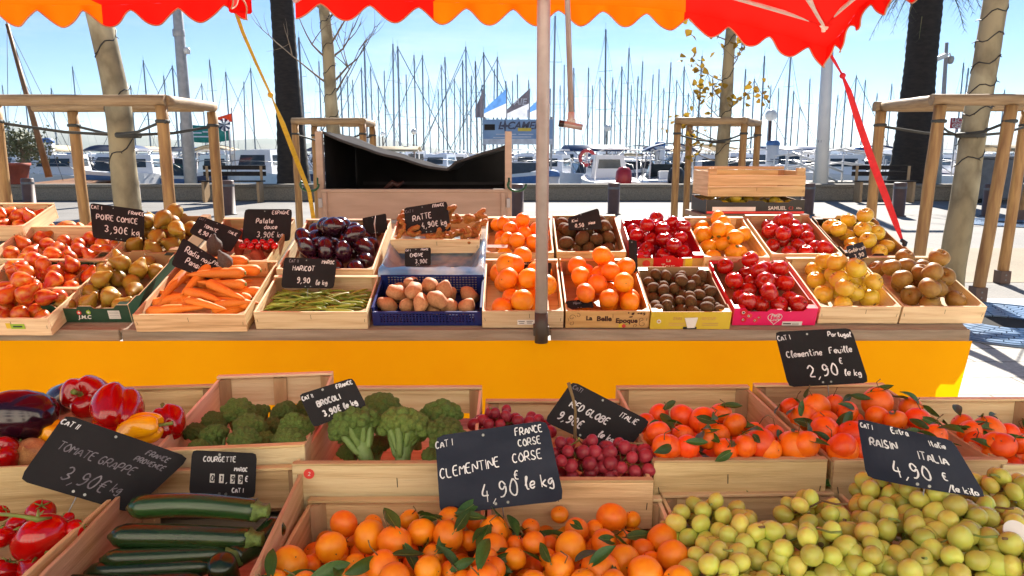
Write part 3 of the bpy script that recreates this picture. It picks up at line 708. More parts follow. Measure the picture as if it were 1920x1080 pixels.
# cloth
def cloth(name, x0, x1, y, ztop, zbot, mat, amp):
    mb = MB(); NX, NZ = 160, 14; vs, fs = [], []
    for j in range(NZ + 1):
        t = j / NZ
        for i in range(NX + 1):
            s = i / NX; x = x0 + (x1 - x0) * s
            wv = amp * (.3 + t) * (math.sin(x * 5.1 + 1) + .6 * math.sin(x * 11.7 + 2.2 * t) + .5 * mn.noise(Vector((x * 3, t * 2, 0))))
            xx = x - (.07 * t if i == NX else 0) - .05 * t * max(0, (s - .97) / .03)
            vs.append((xx, y + wv - .012 * t, ztop + (zbot - ztop) * t))
    for j in range(NZ):
        for i in range(NX): fs.append((j * (NX + 1) + i, (j + 1) * (NX + 1) + i, (j + 1) * (NX + 1) + i + 1, j * (NX + 1) + i + 1))
    mb.add(vs, fs, mat, True); return mb.build(name)
o = cloth('tablecloth', -4.2, xr + .005, 3.185, .786, .04, 'yellow_cloth', .011); tag(o, 'bright yellow cloth hanging from the front edge of the long table', 'tablecloth')
ft = empty('display_table', Vector((0, 1.5, 0))); tag(ft, 'low wooden trestle table under the front two rows of crates', 'table')
mb = MB(); mb.box((-1.7, -.72, .70), (1.75, -.07, .775), 'old_plank'); mb.build('lower_top', ft)
mb = MB(); mb.box((-1.7, -.055, .72), (1.75, .62, .82), 'old_plank'); mb.build('upper_top', ft)
for x in (-1.5, 0, 1.55):
    for y in (-.6, .5):
        mb = MB(); mb.box((x - .03, y - .03, 0.001), (x + .03, y + .03, .70 if y < 0 else .72), 'old_plank'); mb.build('leg', ft)

# ================================================================== STALL: front crates
UP = Vector((0, 0, 1))
def zc(z, bl, br, fr, fl): return fit_crate(bl, br, fr, fl, Vector((0, 0, z)), UP)
G1 = 'wooden crates on the front tables'
cr_pep = wood_crate('pine crate of peppers and aubergines behind the tomato slate', zc(.975, (140, 732), (378, 725), (318, 862), (-60, 880)), .135, group=G1, gapback=True)
cr_br1 = wood_crate('raised pine crate of small broccoli behind the courgette label', zc(.985, (383, 708), (632, 700), (562, 838), (318, 850)), .145, 'crate_wood_pale', group=G1, gapback=True, midpost=True)
cr_br2 = wood_crate('pine crate of large broccoli with a red dot on its front rail', zc(.960, (628, 727), (893, 727), (905, 872), (572, 875)), .125, 'crate_wood_pale', group=G1, gapback=True)
cr_rg = wood_crate('pine crate of red grapes under the red globe slate', zc(.940, (903, 752), (1150, 752), (1238, 905), (905, 905)), .105, group=G1)
cr_ca = wood_crate('pine crate of leafy clementines beside the red grapes', zc(.960, (1158, 727), (1398, 725), (1556, 866), (1222, 868)), .125, group=G1)
cr_cb = wood_crate('pine crate of leafy clementines under the clementine feuille slate', zc(.960, (1410, 722), (1655, 722), (1888, 866), (1566, 868)), .125, group=G1)
cr_cc = wood_crate('pine crate of leafy clementines at the end of the upper row', zc(.955, (1668, 750), (1900, 748), (2215, 872), (1900, 872)), .12, 'crate_wood_pale', group=G1)
cr_tom = wood_crate('pine crate of vine tomatoes under the tomato slate', zc(.945, (-190, 892), (200, 886), (88, 1120), (-420, 1120)), .155, group=G1, gapback=True)
cr_cou = wood_crate('pine crate of dark green courgettes', zc(.945, (222, 884), (556, 876), (488, 1100), (88, 1120)), .155, group=G1, gapback=True)
cr_c1 = wood_crate('pine crate of Corsican clementines beside the courgettes', zc(.892, (567, 937), (908, 935), (900, 1150), (478, 1150)), .10, group=G1)
cr_c2 = wood_crate('pine crate of Corsican clementines with red script on its back rail', zc(.892, (913, 935), (1247, 933), (1322, 1150), (906, 1150)), .10, 'crate_wood_pale', group=G1)
cr_g1 = wood_crate('pine crate of green grapes beside the Corsican clementines', zc(.888, (1252, 926), (1582, 922), (1742, 1140), (1330, 1150)), .10, group=G1)
cr_g2 = wood_crate('pine crate heaped with green grapes under the raisin slate', zc(.892, (1588, 908), (1905, 906), (2150, 1130), (1750, 1140)), .10, group=G1)
# red script on the rail of the clementine crate, red dot on the broccoli crate
link('printed_lettering', font_mesh('Bon Pleine Terre', .024, 'print_redink', .35), Matrix.Translation((cr_c2.w * .50, cr_c2.d - .010, cr_c2.h + .0074)), cr_c2.root)
mb = MB(); mb.tube([(0, 0, 0), (0, 0, .0012)], .011, 'print_redink', 18); mb.build('round_sticker', cr_br2.root, Matrix.Translation((.035, -.0013, cr_br2.h - .016)) @ FACE)
link('sticker_mark', font_mesh('2', .012, 'print_white', .2), Matrix.Translation((.035, -.0032, cr_br2.h - .016)) @ FACE, cr_br2.root)
def front_rail(c, mat='crate_wood'):
    board(c.root, 'front_rail', (0, -.002, c.h + .0005), (c.w, .016, c.h + .006), mat, 'x', bevel=.001)
for c in (cr_br2, cr_ca, cr_cb, cr_rg, cr_br1): front_rail(c)

def by_pixels(lst, origin, sc, z0, kind, name, cat, desc, place, c, rmin, seed, zvar=.0, leafp=0, group=None, rs=1, squash=None):
    """fruit of a heap: each where the photo shows it, on the heap's surface; those that run into a neighbour settle lower"""
    rng = random.Random(seed); P = []
    for it in lst:
        cx, cy, r = it[:3]; b = it[3] if len(it) > 3 else 0
        px, py = origin[0] + cx * sc, origin[1] + cy * sc
        p = at_z(px, py, z0 - b); rr = max(rmin, r * sc * camdepth(p) / F * rs); P.append([p, rr])
    for _ in range(60):
        mv = False
        for i in range(len(P)):
            for j in range(i):
                d = (P[i][0] - P[j][0]).length; need = (P[i][1] + P[j][1]) * .90
                if d < need:
                    k = i if (P[i][0] - CAM).length > (P[j][0] - CAM).length else j
                    dr = (P[k][0] - CAM).normalized(); P[k][0] += dr * min(.004, need - d); mv = True
        if not mv: break
    out = []; inv = c.M.inverted()
    for q_ in P:                       # none hangs out over the boards
        l = inv @ q_[0]; l.y = max(l.y, q_[1] * .75 + c.t); l.x = min(max(l.x, q_[1] * .7 + c.t if c is not cr_c2 else -.02), c.w - q_[1] * .7 - c.t if c is not cr_c1 else c.w + .02); q_[0] = c.M @ l
    for p, rr in P:
        l = inv @ p; o = link(name, rng.choice(lib(kind)), TRS(p, rndm(rng) if not squash else Matrix.Rotation(rng.uniform(-.5, .5), 4, 'X') @ Matrix.Rotation(rng.uniform(-.5, .5), 4, 'Y'), rr))
        tag(o, f"{desc} {where(l.x / c.w, l.y / c.d)} {place}", cat, group or f"{name}s in {place}"); out.append((o, p, rr))
    # the layer beneath, glimpsed through the gaps
    n = 0
    r = sum(q[1] for q in P) / max(1, len(P)) * .95
    y = r + c.t
    zl = c.M.translation.z + .010 + r
    while y < c.d - r:
        x = r + c.t + (n % 2) * r * .6
        while x < c.w - r - c.t:
            p = c.M @ Vector((x, y, .011 + r)); pp = p
            if all((pp - q[0]).length > (r + q[1]) * .80 for q in P) :
                o = link(name, rng.choice(lib(kind)), TRS(pp, rndm(rng), r))
                tag(o, f"{desc} low {where(x / c.w, y / c.d)} {place}", cat, group or f"{name}s in {place}"); out.append((o, pp, r)); P.append([pp, r])
            x += r * 2.02
        y += r * 1.9; n += 1
    return out
def add_leaves(fr, prob, seed, size=(.030, .048), outer=True):
    rng = random.Random(seed)
    for o, p, r in fr:
        if rng.random() > prob: continue
        for k in range(rng.choice((1, 1, 2, 3))):
            d = Vector((rng.uniform(-1, 1), rng.uniform(-1, .6), rng.uniform(.25, 1))).normalized(); q = p + d * r * .93
            t = d.orthogonal(); t.rotate(Quaternion(d, rng.uniform(0, 6.28))); t = (t + d * rng.uniform(.0, .3)); t.z *= .35; t.normalize()
            up = (d - t * d.dot(t)).normalized(); y = up.cross(t)
            s = rng.uniform(*size) / 1.0
            Mw = frame(q, t, y, up) @ Matrix.Scale(s * .62, 4)
            link('leaf', rng.choice(lib('leaf', 8)), o.matrix_basis.inverted() @ Mw, o)
        if rng.random() < .5:
            d = Vector((rng.uniform(-.6, .6), rng.uniform(-1, 0), rng.uniform(.4, 1))).normalized(); mb = MB()
            a = p + d * r * .9; b = a + d * .012 + Vector((rng.uniform(-.012, .012), rng.uniform(-.01, .01), .006)); e = b + Vector((rng.uniform(-.015, .015), rng.uniform(-.01, .01), .01))
            mb.tube([a, b, e], [.0012, .0010, .0013], 'stem_brown', 5); mb.build('twig', o, o.matrix_basis.inverted())
O4, S4 = (480, 900), .2708
L4 = [(610, 305, 97), (520, 470, 110), (235, 580, 125), (375, 590, 75, .02), (810, 300, 60, .02), (790, 395, 120), (960, 430, 122), (1060, 270, 70, .02), (1145, 360, 102), (1355, 290, 105), (1330, 385, 112), (1510, 295, 58, .02),
      (1725, 355, 112), (1850, 480, 115), (1225, 520, 75, .02), (545, 660, 100), (690, 590, 80, .02), (880, 600, 115), (740, 660, 80, .015), (960, 680, 110), (1190, 620, 100), (1590, 560, 95), (1570, 690, 125), (1820, 620, 95), (1350, 640, 80, .02), (1430, 700, 80, .02), (130, 720, 100), (330, 730, 100), (1900, 400, 60, .015), (1630, 660, 90), (1700, 560, 85, .01), (1650, 470, 75, .02), (1480, 420, 70, .02)]
L6 = [(150, 430, 80), (250, 450, 60, .02), (330, 240, 60, .02), (450, 345, 88), (405, 470, 115), (570, 340, 60, .02), (692, 262, 112), (830, 275, 55, .02), (640, 440, 100), (760, 410, 50, .02), (570, 480, 65, .015), (330, 610, 105), (250, 545, 60, .02),
      (610, 620, 138), (770, 560, 115), (905, 485, 85), (1040, 410, 112), (1115, 525, 110), (960, 575, 85, .015), (925, 650, 125), (1150, 700, 110), (490, 700, 90), (700, 720, 100), (150, 720, 95), (20, 540, 80, .01), (30, 450, 70, .02), (130, 330, 60, .02)]
PC = 'the Corsican clementine crates'
c1 = by_pixels(L4, O4, S4, .905, 'clem_bright', 'clementine', 'clementine', 'bright orange clementine', 'the Corsican crate by the courgettes', cr_c1, .018, 3)
c2 = by_pixels(L6, (960, 900), S4, .905, 'clem_bright', 'clementine', 'clementine', 'bright orange clementine', 'the Corsican crate by the grapes', cr_c2, .018, 4)
add_leaves(c1, .5, 5, (.035, .06)); add_leaves(c2, .4, 6, (.035, .06))
O7, S7 = (1180, 600), .3854
LA = [(636, 600, 76), (700, 560, 55), (805, 622, 90), (900, 650, 75), (595, 650, 60), (610, 545, 50, .02), (720, 670, 60, .01), (145, 460, 55, .02), (262, 470, 66), (360, 490, 70), (445, 455, 55, .02), (140, 548, 60), (70, 500, 50, .02), (512, 510, 60), (385, 578, 55), (205, 632, 62), (312, 660, 60), (125, 685, 65), (75, 570, 45, .02), (440, 560, 55, .02), (260, 560, 55, .02), (470, 630, 60, .01)]
LB = [(985, 655, 80), (1100, 680, 70), (1210, 690, 70), (1320, 690, 70), (1440, 690, 70), (1560, 690, 70), (1400, 610, 65), (826, 480, 74), (905, 430, 75), (840, 540, 75), (955, 515, 78), (730, 430, 55, .02), (680, 465, 45, .02), (1000, 410, 50, .02), (1062, 450, 55), (1030, 560, 60, .01), (1085, 560, 75), (1205, 400, 75), (1205, 470, 55), (1295, 490, 55), (1400, 480, 60), (1370, 430, 55, .02), (1490, 560, 55), (915, 610, 45, .02), (1190, 590, 70, .01), (1300, 610, 70, .01)]
LC = [(1620, 510, 55, .02), (1605, 545, 60), (1610, 600, 60), (1745, 545, 80), (1845, 550, 52), (1815, 612, 65), (1700, 600, 52, .02), (1560, 590, 50, .02), (1890, 600, 55, .02), (1700, 650, 55, .02)]
ca = by_pixels(LA, O7, S7, .985, 'clem', 'clementine', 'clementine', 'deep orange clementine', 'the leafy crate beside the red grapes', cr_ca, .018, 7)
cb = by_pixels(LB, O7, S7, .985, 'clem', 'clementine', 'clementine', 'deep orange clementine', 'the leafy crate under the feuille slate', cr_cb, .018, 8)
cc = by_pixels(LC, O7, S7, .975, 'clem', 'clementine', 'clementine', 'deep orange clementine', 'the leafy crate at the row end', cr_cc, .018, 9)
for fr, s in ((ca, 1), (cb, 2), (cc, 3)): add_leaves(fr, .75, s, (.030, .05))
# tomatoes on the vine
def one(name, me, p, rot, s, label, cat, group=None):
    return tag(link(name, me, TRS(p, rot, s)), label, cat, group)
CALYX = m_calyx()
LT = [(265, 510, 172, 'large glossy tomato at the front of the vine tomato crate'), (0, 505, 88, 'glossy tomato at the frame edge beside the largest vine tomato'), (262, 345, 90, 'small tomato at the back of the vine tomato crate'), (488, 470, 85, 'tomato half hidden behind the largest vine tomato'),
      (105, 425, 75, 'tomato tucked under the green vine stem'), (290, 700, 165, 'shaded tomato lying lowest in the vine tomato crate'), (30, 720, 90, 'shaded tomato low at the frame edge of the tomato crate'), (5, 350, 55, 'small tomato under the slate corner in the vine tomato crate'), (430, 390, 50, 'tomato peeking out beside the crate wall and slate spike')]
for i, (x, y, r, lb) in enumerate(LT):
    px, py = x * .29167, 860 + y * .29167; z = .93 if i != 5 and i != 6 else .885
    p = at_z(px, py, z); rr = r * .29167 * camdepth(p) / F
    o = one('tomato', lib('tomato')[i % 4], p, Matrix.Rotation(R(-25 + 20 * (i % 3)), 4, 'X') @ Matrix.Rotation(R(30 * (i % 4) - 40), 4, 'Y') @ Matrix.Rotation(i, 4, 'Z'), rr, lb, 'tomato', 'tomatoes in the vine tomato crate')
    link('calyx', CALYX, Matrix.Identity(4), o)
mb = MB(); pts = [at_z(x * .29167, 860 + y * .29167, z) for x, y, z in ((-40, 355, .975), (60, 360, .985), (160, 372, .99), (240, 392, .985), (330, 380, .97))]
mb.tube(pts, [.003, .0034, .0034, .005, .002], 'green_stem', 8); mb.tube([pts[3], pts[3] + Vector((-.004, .012, .012))], [.003, .002], 'green_stem', 6)
tag(mb.build('tomato_vine'), 'green vine stem lying across the tomatoes', 'stem')
# courgettes
def courgette(a, b, ra, label, seed, z, endcap=True):
    f = lambda q: (q[0] * .29167, 860 + q[1] * .29167)
    pa, pb = at_z(*f(a), z[0]), at_z(*f(b), z[1]); L = (pb - pa).length; rr = ra * .29167 * camdepth((pa + pb) / 2) / F
    me, bend = m_courgette(seed, L * .115 / rr, not endcap); s = rr / .115
    d = (pb - pa).normalized(); ez = (UP - d * UP.dot(d)).normalized(); M = frame(pa, d, ez.cross(d), ez) @ Matrix.Scale(s, 4)
    o = tag(link('courgette', me, M), label, 'courgette', 'courgettes in the pine crate')
    if endcap: link('stem_end', LIBC[0], Matrix.Translation((L / s, 0, 0)) @ Matrix.Rotation(R(90), 4, 'Y'), o)
    return o
LIBC = [m_courgette_tip(1)]
courgette((815, 320), (1640, 335), 80, 'dark courgette lying highest just under the courgette label', 2, (.955, .955))
courgette((695, 500), (1600, 520), 82, 'green courgette second from the courgette label', 5, (.930, .925))
courgette((640, 650), (1500, 610), 66, 'dull green courgette third from the courgette label', 9, (.905, .905), False)
courgette((540, 735), (1400, 690), 70, 'dark courgette low at the front of the courgette crate', 12, (.885, .89), False)
courgette((250, 800), (1340, 775), 62, 'brownish courgette lying lowest along the frame edge', 14, (.885, .885), False)
courgette((1450, 800), (1420, 650), 98, 'courgette with its round end pointing up between the stems', 17, (.87, .93), False)
courgette((1810, 400), (1500, 640), 80, 'olive courgette leaning on the crate wall with its stem forward', 21, (.925, .905))
# peppers, aubergines, onion
O1, S1 = (0, 680), .25
def pep(cx, cy, r, z, skin, rot, label, seed, st=True, lng=1.08):
    p = at_z(O1[0] + cx * S1, O1[1] + cy * S1, z); rr = r * S1 * camdepth(p) / F
    o = one('bell_pepper', m_pepper(seed, skin), p, rot, (rr, rr, rr * lng), label, 'pepper', 'peppers heaped behind the tomato slate')
    if st:
        mb = MB(); mb.lathe([(.001, .62), (.30, .62), (.26, .70), (.12, .74), (.10, .95), (.11, 1.25), (.13, 1.42), (.001, 1.43)], 'green_stem', 10); mb.build('stem', o)
    return o
E = lambda x, y, z: (Matrix.Rotation(R(z), 4, 'Z') @ Matrix.Rotation(R(y), 4, 'Y') @ Matrix.Rotation(R(x), 4, 'X'))
pep(655, 255, 165, 1.035, 'pepper_red', E(62, 18, 0), 'red pepper with its green stem facing out, highest of the heap', 3)
pep(870, 365, 190, 1.045, 'pepper_red', E(-70, 10, 30), 'big glossy red pepper with its lobed end up in mid heap', 5, False)
pep(1265, 455, 125, 1.0, 'pepper_red', E(-50, 30, 60), 'red pepper lying behind the yellow pepper', 7)
o = pep(1050, 495, 120, 1.02, 'pepper_yellow', E(0, 82, 8), 'yellow pepper with a long green stem above the tomato slate', 11, lng=1.4)
pep(400, 520, 100, .99, 'pepper_yellow', E(40, -60, 10), 'orange pepper glimpsed beside the aubergine', 13)
pep(30, 690, 120, .975, 'pepper_red', E(40, 10, 0), 'crimson pepper low at the frame edge under the aubergine', 15)
pep(150, 660, 60, .965, 'pepper_red', E(0, 10, 0), 'crimson pepper half hidden under the slate edge', 16)
p = at_z(0 + 175 * S1, 680 + 400 * S1, 1.03); rr = 205 * S1 * camdepth(p) / F
def aub(p, rr, rot, label, seed):
    o = one('aubergine', m_aubergine(seed), p, rot, rr, label, 'aubergine', 'aubergines beside the peppers'); mb = MB()
    mb.lathe([(.30, 1.92), (.62, 1.45), (.66, 1.40), (.40, 1.98), (.16, 2.1), (.14, 2.5), (.001, 2.52)], 'green_stem', 12, mod=lambda q, th: Vector((q.x, q.y, q.z - (.22 * math.cos(5 * th) if q.z < 1.6 else 0)))); mb.build('calyx', o); return o
aub(p + Vector((-.01, 0, 0)), rr * .95, E(10, -80, 15), 'big glossy black aubergine beside the red peppers', 2)
p2 = at_z(380 * S1, 680 + 320 * S1, 1.0); aub(p2 + Vector((0, .05, 0)), rr * .62, E(0, 60, -25), 'slim aubergine lying behind the big black one', 4)
p = at_z(235 * S1, 680 + 680 * S1, .965); mb = MB(); mb.lathe([(.001, -.9), (.3, -.86), (.7, -.68), (.95, -.3), (1, 0), (.9, .4), (.6, .75), (.25, .95), (.12, 1.2), (.05, 1.5), (.001, 1.52)], 'onion_skin', 20); me = mb.mesh('onion')
one('onion', me, p, E(50, 20, 0), .034, 'brown onion half hidden behind the tomato slate', 'onion')
# broccoli
O3, S3 = (360, 680), .28125
def broc(cx, cy, r, z, label, i, rot, grp):
    p = at_z(O3[0] + cx * S3, O3[1] + cy * S3, z); rr = r * S3 * camdepth(p) / F / .98; c = cr_br1 if grp == gb1 else cr_br2
    l = c.M.inverted() @ p; l.y = max(l.y, rr * (1.55 if 'stalk' in label else .9) + .012); l.x = min(max(l.x, rr * .8), c.w - rr * .8); p = c.M @ l
    o = empty('broccoli', TRS(p, rot, rr)); tag(o, label, 'broccoli', grp)
    link('crown', lib('broc', 5)[i % 5], Matrix.Identity(4), o); link('stalk', lib('brocst', 3)[i % 3], Matrix.Identity(4), o)
gb1 = 'small broccoli heads in the raised crate'; gb2 = 'large broccoli heads in the crate with a red dot'
for i, (cx, cy, r, z, lb) in enumerate([(310, 345, 120, .975, 'at the crown of the heap'), (150, 410, 95, .965, 'beside the crate side'), (385, 440, 115, .985, 'in mid heap with a pale stem'), (610, 340, 95, .97, 'under the middle back board'), (150, 500, 105, .975, 'above the courgette label'),
     (340, 560, 120, .98, 'at the front centre'), (690, 450, 125, .985, 'under the broccoli slate'), (640, 560, 120, .975, 'at the front beside the larger crate'), (530, 440, 80, .965, 'between two bigger heads'), (20, 470, 80, .96, 'by the pepper crate'), (750, 320, 75, .955, 'right behind the broccoli slate'), (450, 350, 80, .955, 'at the back under the board gap'), (40, 580, 80, .965, 'behind the courgette label corner'), (480, 540, 90, .965, 'in the front gap')]):
    broc(cx, cy, r, z, f'small dull green broccoli head {lb} of the raised crate', i, E(random.uniform(-25, 25), random.uniform(-25, 25), i * 70), gb1)
for i, (cx, cy, r, z, rx, ry, lb) in enumerate([(1090, 440, 180, 1.0, 35, -25, 'large broccoli head with stalks showing, nearest the broccoli slate'), (1390, 540, 195, .995, 40, 8, 'largest broccoli head, its branching stalk facing out at the front'), (1260, 330, 150, .985, 0, 0, 'large broccoli head at the back of the crate with the red dot'),
     (1650, 390, 165, .985, 10, 20, 'yellowish broccoli head at the far corner beside the red grapes'), (1690, 500, 150, .985, 20, 20, 'large broccoli head above the Corsican clementine slate'), (1010, 370, 110, .965, 0, -30, 'broccoli head by the wall between the two broccoli crates'), (1600, 650, 85, .96, 20, 10, 'small broccoli piece low beside the Corsican slate'), (1060, 600, 90, .925, 10, 0, 'broccoli piece low in the front corner by the red dot'), (1230, 560, 90, .925, 0, 0, 'broccoli piece low between the two largest heads'), (1500, 430, 100, .935, 0, 0, 'broccoli piece low behind the largest head')]):
    broc(cx, cy, r, z, lb, i + 2, E(-rx * .75 if rx >= 35 else rx, ry, i * 55 if rx < 20 else i * 8), gb2)
# grapes
def bunch(px, py, z, size, n, kind, br, label, grp, seed, hang=0, flat=.6, rotz=0):
    rng = random.Random(seed); p = at_z(px, py, z); o = empty('grape_bunch', p); tag(o, label, 'grapes', grp); pts = []
    A, B, Cc = size; tries = 0; ca, sa = math.cos(rotz), math.sin(rotz)
    while len(pts) < n and tries < 5000:
        tries += 1
        d = Vector((rng.gauss(0, 1), rng.gauss(0, 1), abs(rng.gauss(0, 1)) - .35)).normalized(); k = rng.uniform(.72, 1.0)
        x, y = d.x * A * k, d.y * B * k; taper = 1 - .3 * (y / B if B else 0); x *= taper
        q = Vector((x * ca - y * sa, x * sa + y * ca, d.z * Cc * k))
        if all((q - u).length > br * 1.72 for u in pts): pts.append(q)
    mb = MB(); k_ = rng.uniform(-.6, .6); mb.tube([(-A * .4, B * .4, Cc * .3), (-A * .2, B * .1, Cc * .7), (A * k_ * .3, B * k_ * .4, Cc * .95), (A * k_ * .6, -B * .3, Cc * 1.12), (A * k_, -B * .4, Cc * 1.2)], [.0012, .0016, .002, .002, .0026], 'stem_brown' if seed % 2 else 'green_stem', 6)
    for q in pts[::2]: mb.tube([q * .2, q * .85], [.0012, .0009], 'green_stem', 5)
    mb.build('stem', o)
    for q in pts:
        l = rng.choice(lib(kind)); link('berry', l, TRS(q, align(Vector(q) + Vector((rng.gauss(0, .02), rng.gauss(0, .02), rng.gauss(0, .02)))), br * rng.uniform(.86, 1.08)), o)
    return o
gg = 'bunches of green grapes in the front crates'
BG = [(1330, 985, .905, (.085, .055, .045), 30, .0155, 'green grape bunch against the back board of the grape crate beside the clementines'),
      (1395, 1035, .900, (.075, .055, .05), 26, .0165, 'green grape bunch in mid crate beside the clementines'),
      (1345, 1075, .895, (.075, .05, .045), 24, .0165, 'green grape bunch low at the front beside the clementines'),
      (1530, 985, .915, (.080, .055, .045), 28, .0155, 'amber tinted grape bunch at the back between the two grape crates'),
      (1520, 1045, .915, (.085, .06, .05), 30, .0165, 'amber tinted grape bunch with a bare stem in mid crate'),
      (1640, 1075, .905, (.08, .05, .045), 24, .0165, 'grape bunch with a curled green stem at the front'),
      (1655, 950, .930, (.090, .055, .045), 32, .0160, 'green grape bunch just under the foot of the raisin slate'),
      (1760, 975, .945, (.105, .060, .055), 36, .0180, 'pale green grape bunch with the largest berries, topmost of the heap'),
      (1690, 1020, .925, (.090, .060, .05), 30, .0175, 'green grape bunch with a red brown stem in mid heap'),
      (1860, 1000, .935, (.085, .060, .05), 28, .0175, 'green grape bunch near the frame edge below the slate corner'),
      (1790, 1055, .930, (.090, .060, .05), 30, .0180, 'pale green grape bunch at the front of the heap'),
      (1900, 1060, .930, (.080, .055, .05), 26, .0180, 'green grape bunch at the front frame corner'),
      (1875, 925, .935, (.070, .050, .04), 24, .0160, 'green grape bunch behind the raisin slate by the crate rail'),
      (1585, 1010, .900, (.07, .05, .04), 22, .0165, 'shaded grape bunch in the gap between the two heaps'),
      (1720, 1085, .915, (.08, .05, .04), 24, .0175, 'green grape bunch lowest at the front edge of the heap'),
      (1460, 1085, .89, (.08, .05, .04), 24, .0165, 'green grape bunch lowest at the front of the crate beside the clementines')]
for i, (px, py, z, sz, n, br, lb) in enumerate(BG): bunch(px, py, z, sz, n, 'grape_green', br * 1.04, lb, gg, i + 20, rotz=i * .7)
gr = 'bunches of red grapes in the crate under the red globe slate'
for i, (px, py, z, sz, n, lb) in enumerate([(1085, 865, .945, (.085, .05, .05), 34, 'red grape bunch with a tall bare stem in front of the slate'), (1165, 868, .94, (.075, .05, .045), 28, 'red grape bunch beside the wall of the red grape crate'), (935, 800, .94, (.065, .045, .045), 24, 'red grape bunch at the back beside the broccoli'), (1000, 805, .925, (.05, .04, .03), 16, 'red grape bunch behind the Corsican slate'), (980, 870, .92, (.07, .05, .04), 22, 'red grape bunch hidden low behind the Corsican slate')]):
    o = bunch(px, py, z, sz, n, 'grape_red', .0145, lb, gr, i + 60)
    if i == 0:
        mb = MB(); pts = [at_d(x, y, 1.57) - o.location for x, y in ((1066, 905), (1070, 860), (1078, 815), (1079, 770), (1074, 745), (1066, 718))]
        mb.tube(pts, [.003, .0035, .004, .003, .0032, .004], 'stem_brown', 7); mb.tube([pts[2], pts[2] + Vector((.015, 0, -.02)), pts[2] + Vector((.03, 0, -.035))], [.002, .0015, .001], 'stem_brown', 5)
        mb.build('bare_stem', o)
# scale hook and white tag on the grapes
mb = MB(); p = at_z(1905, 1000, .985); mb.tube([p, p + Vector((0, -.002, .002))], .021, 'print_white', 20); tag(mb.build('round_tag'), 'round white paper tag on the green grapes at the frame edge', 'tag')
# ------------------------------------------------------------------ front slates
GS = 'black price slates of the stall'
slate_sign('large black slate chalked tomate grappe leaning over the tomato crate', [(122, 776), (357, 858), (245, 962), (34, 900)], 1.36, 24,
    [('CAT II', .01, .86, .075, -2), ('TOMATE GRAPPE', .10, .53, .12, -2, 'chalk_faint'), ('FRANCE', .70, .83, .075, -2, 'chalk_faint'), ('PROVENCE', .66, .70, .075, -2, 'chalk_faint'), ('3,90€', .28, .17, .20, -2, 'chalk_faint'), ('kg', .70, .20, .13, 0, 'chalk_faint')], group=GS, curl=.008, stake=True)
def reels(wb, S, wid, hei):
    for u, ch in ((.33, '0'), (.47, '1'), (.64, '9'), (.76, '9')):
        wb.add([S(u - .035, .30, .0008), S(u + .035, .30, .0008), S(u + .035, .50, .0008), S(u - .035, .50, .0008)], [(0, 1, 2, 3)], 'print_white')
        for st in strokes(ch, (u - .022) * wid, .34 * hei, .13 * hei, 0, jit=0): ribbon(wb, st, .0022, 'slate', lambda p: S(p.x / wid, p.y / hei, .0014))
slate_sign('small black courgette label with number reels and two screws', [(360, 844), (482, 850), (478, 934), (354, 928)], 1.42, 14,
    [('COURGETTE', .18, .76, .115, 2), ('MAROC', .66, .58, .085, 0), (',', .54, .32, .12, 0), ('€', .83, .36, .12, 0), ('CAT I', .64, .10, .095, 2)], group=GS, chalkw=.0026, extra=reels)
slate_sign('tilted black slate chalked brocoli between the two broccoli crates', [(560, 740), (661, 708), (688, 762), (588, 802)], 1.56, 18,
    [('CAT II', .02, .80, .11, 0), ('FRANCE', .66, .82, .12, 0), ('BROCOLI', .22, .50, .16, 0), ('3,90€ le kg', .25, .18, .17, 0)], group=GS, chalkw=.0032, stake=True)
slate_sign('bent blue black slate chalked clementine corse above the front clementines', [(816, 818), (1026, 788), (1058, 938), (826, 968)], 1.36, 16,
    [('CAT I', .0, .84, .085, 4), ('FRANCE', .70, .86, .09, 2), ('CORSE', .71, .72, .09, 2), ('CLEMENTINE', .02, .46, .12, 4), ('CORSE', .64, .53, .115, 2), ('4,90', .34, .12, .20, 2), ('€', .63, .33, .11, 0), ('le kg', .71, .19, .15, 2)], 'slate_blue', group=GS, curl=-.012, stake=True)
slate_sign('dark slate chalked red globe propped on its corner behind red grapes', [(1073, 714), (1220, 790), (1165, 858), (1020, 790)], 1.66, 22,
    [('CATI', .05, .86, .09, 0, 'chalk_faint'), ('ITALIE', .68, .78, .12, 0), ('RED GLOBE', .14, .50, .15, 0), ('9,90€', .10, .18, .18, 0), ('le kg', .62, .20, .14, 0)], group=GS, chalkw=.0032)
slate_sign('blue black slate chalked clementine feuille standing highest above the leafy clementines', [(1452, 622), (1596, 615), (1630, 718), (1478, 726)], 1.86, 12,
    [('CAT I', .02, .83, .085, 6), ('Portugal', .68, .87, .085, -4), ('Clementine', .08, .52, .115, 2), ('Feuille', .64, .56, .11, 2), ('2,90', .30, .16, .21, 2), ('€', .72, .37, .10, 0), ('le kg', .74, .16, .11, -6)], group=GS, curl=.010, chalkw=.0034, stake=True, stakelen=.14)
slate_sign('big bent blue black slate chalked raisin italia over the green grapes', [(1606, 784), (1786, 826), (1852, 936), (1624, 896)], 1.27, 14,
    [('CAT I', .03, .86, .08, 0), ('Extra', .36, .88, .10, 4), ('Italie', .72, .80, .10, 0), ('RAISIN', .10, .58, .135, 2), ('ITALIA', .55, .52, .135, -2), ('4,90', .26, .14, .24, 4), ('€', .70, .22, .13, 0), ('/le kilo', .70, .04, .11, -2)], 'slate_blue', group=GS, curl=.016, stake=True)
# ================================================================== STALL: the long sloping table at the back
def bc(h, bl, br, fr, fl): return fit_crate(bl, br, fr, fl, bplane(h), BN)
H = .088; G2 = 'crates on the long sloping table'
def FX(px, back=False): return px
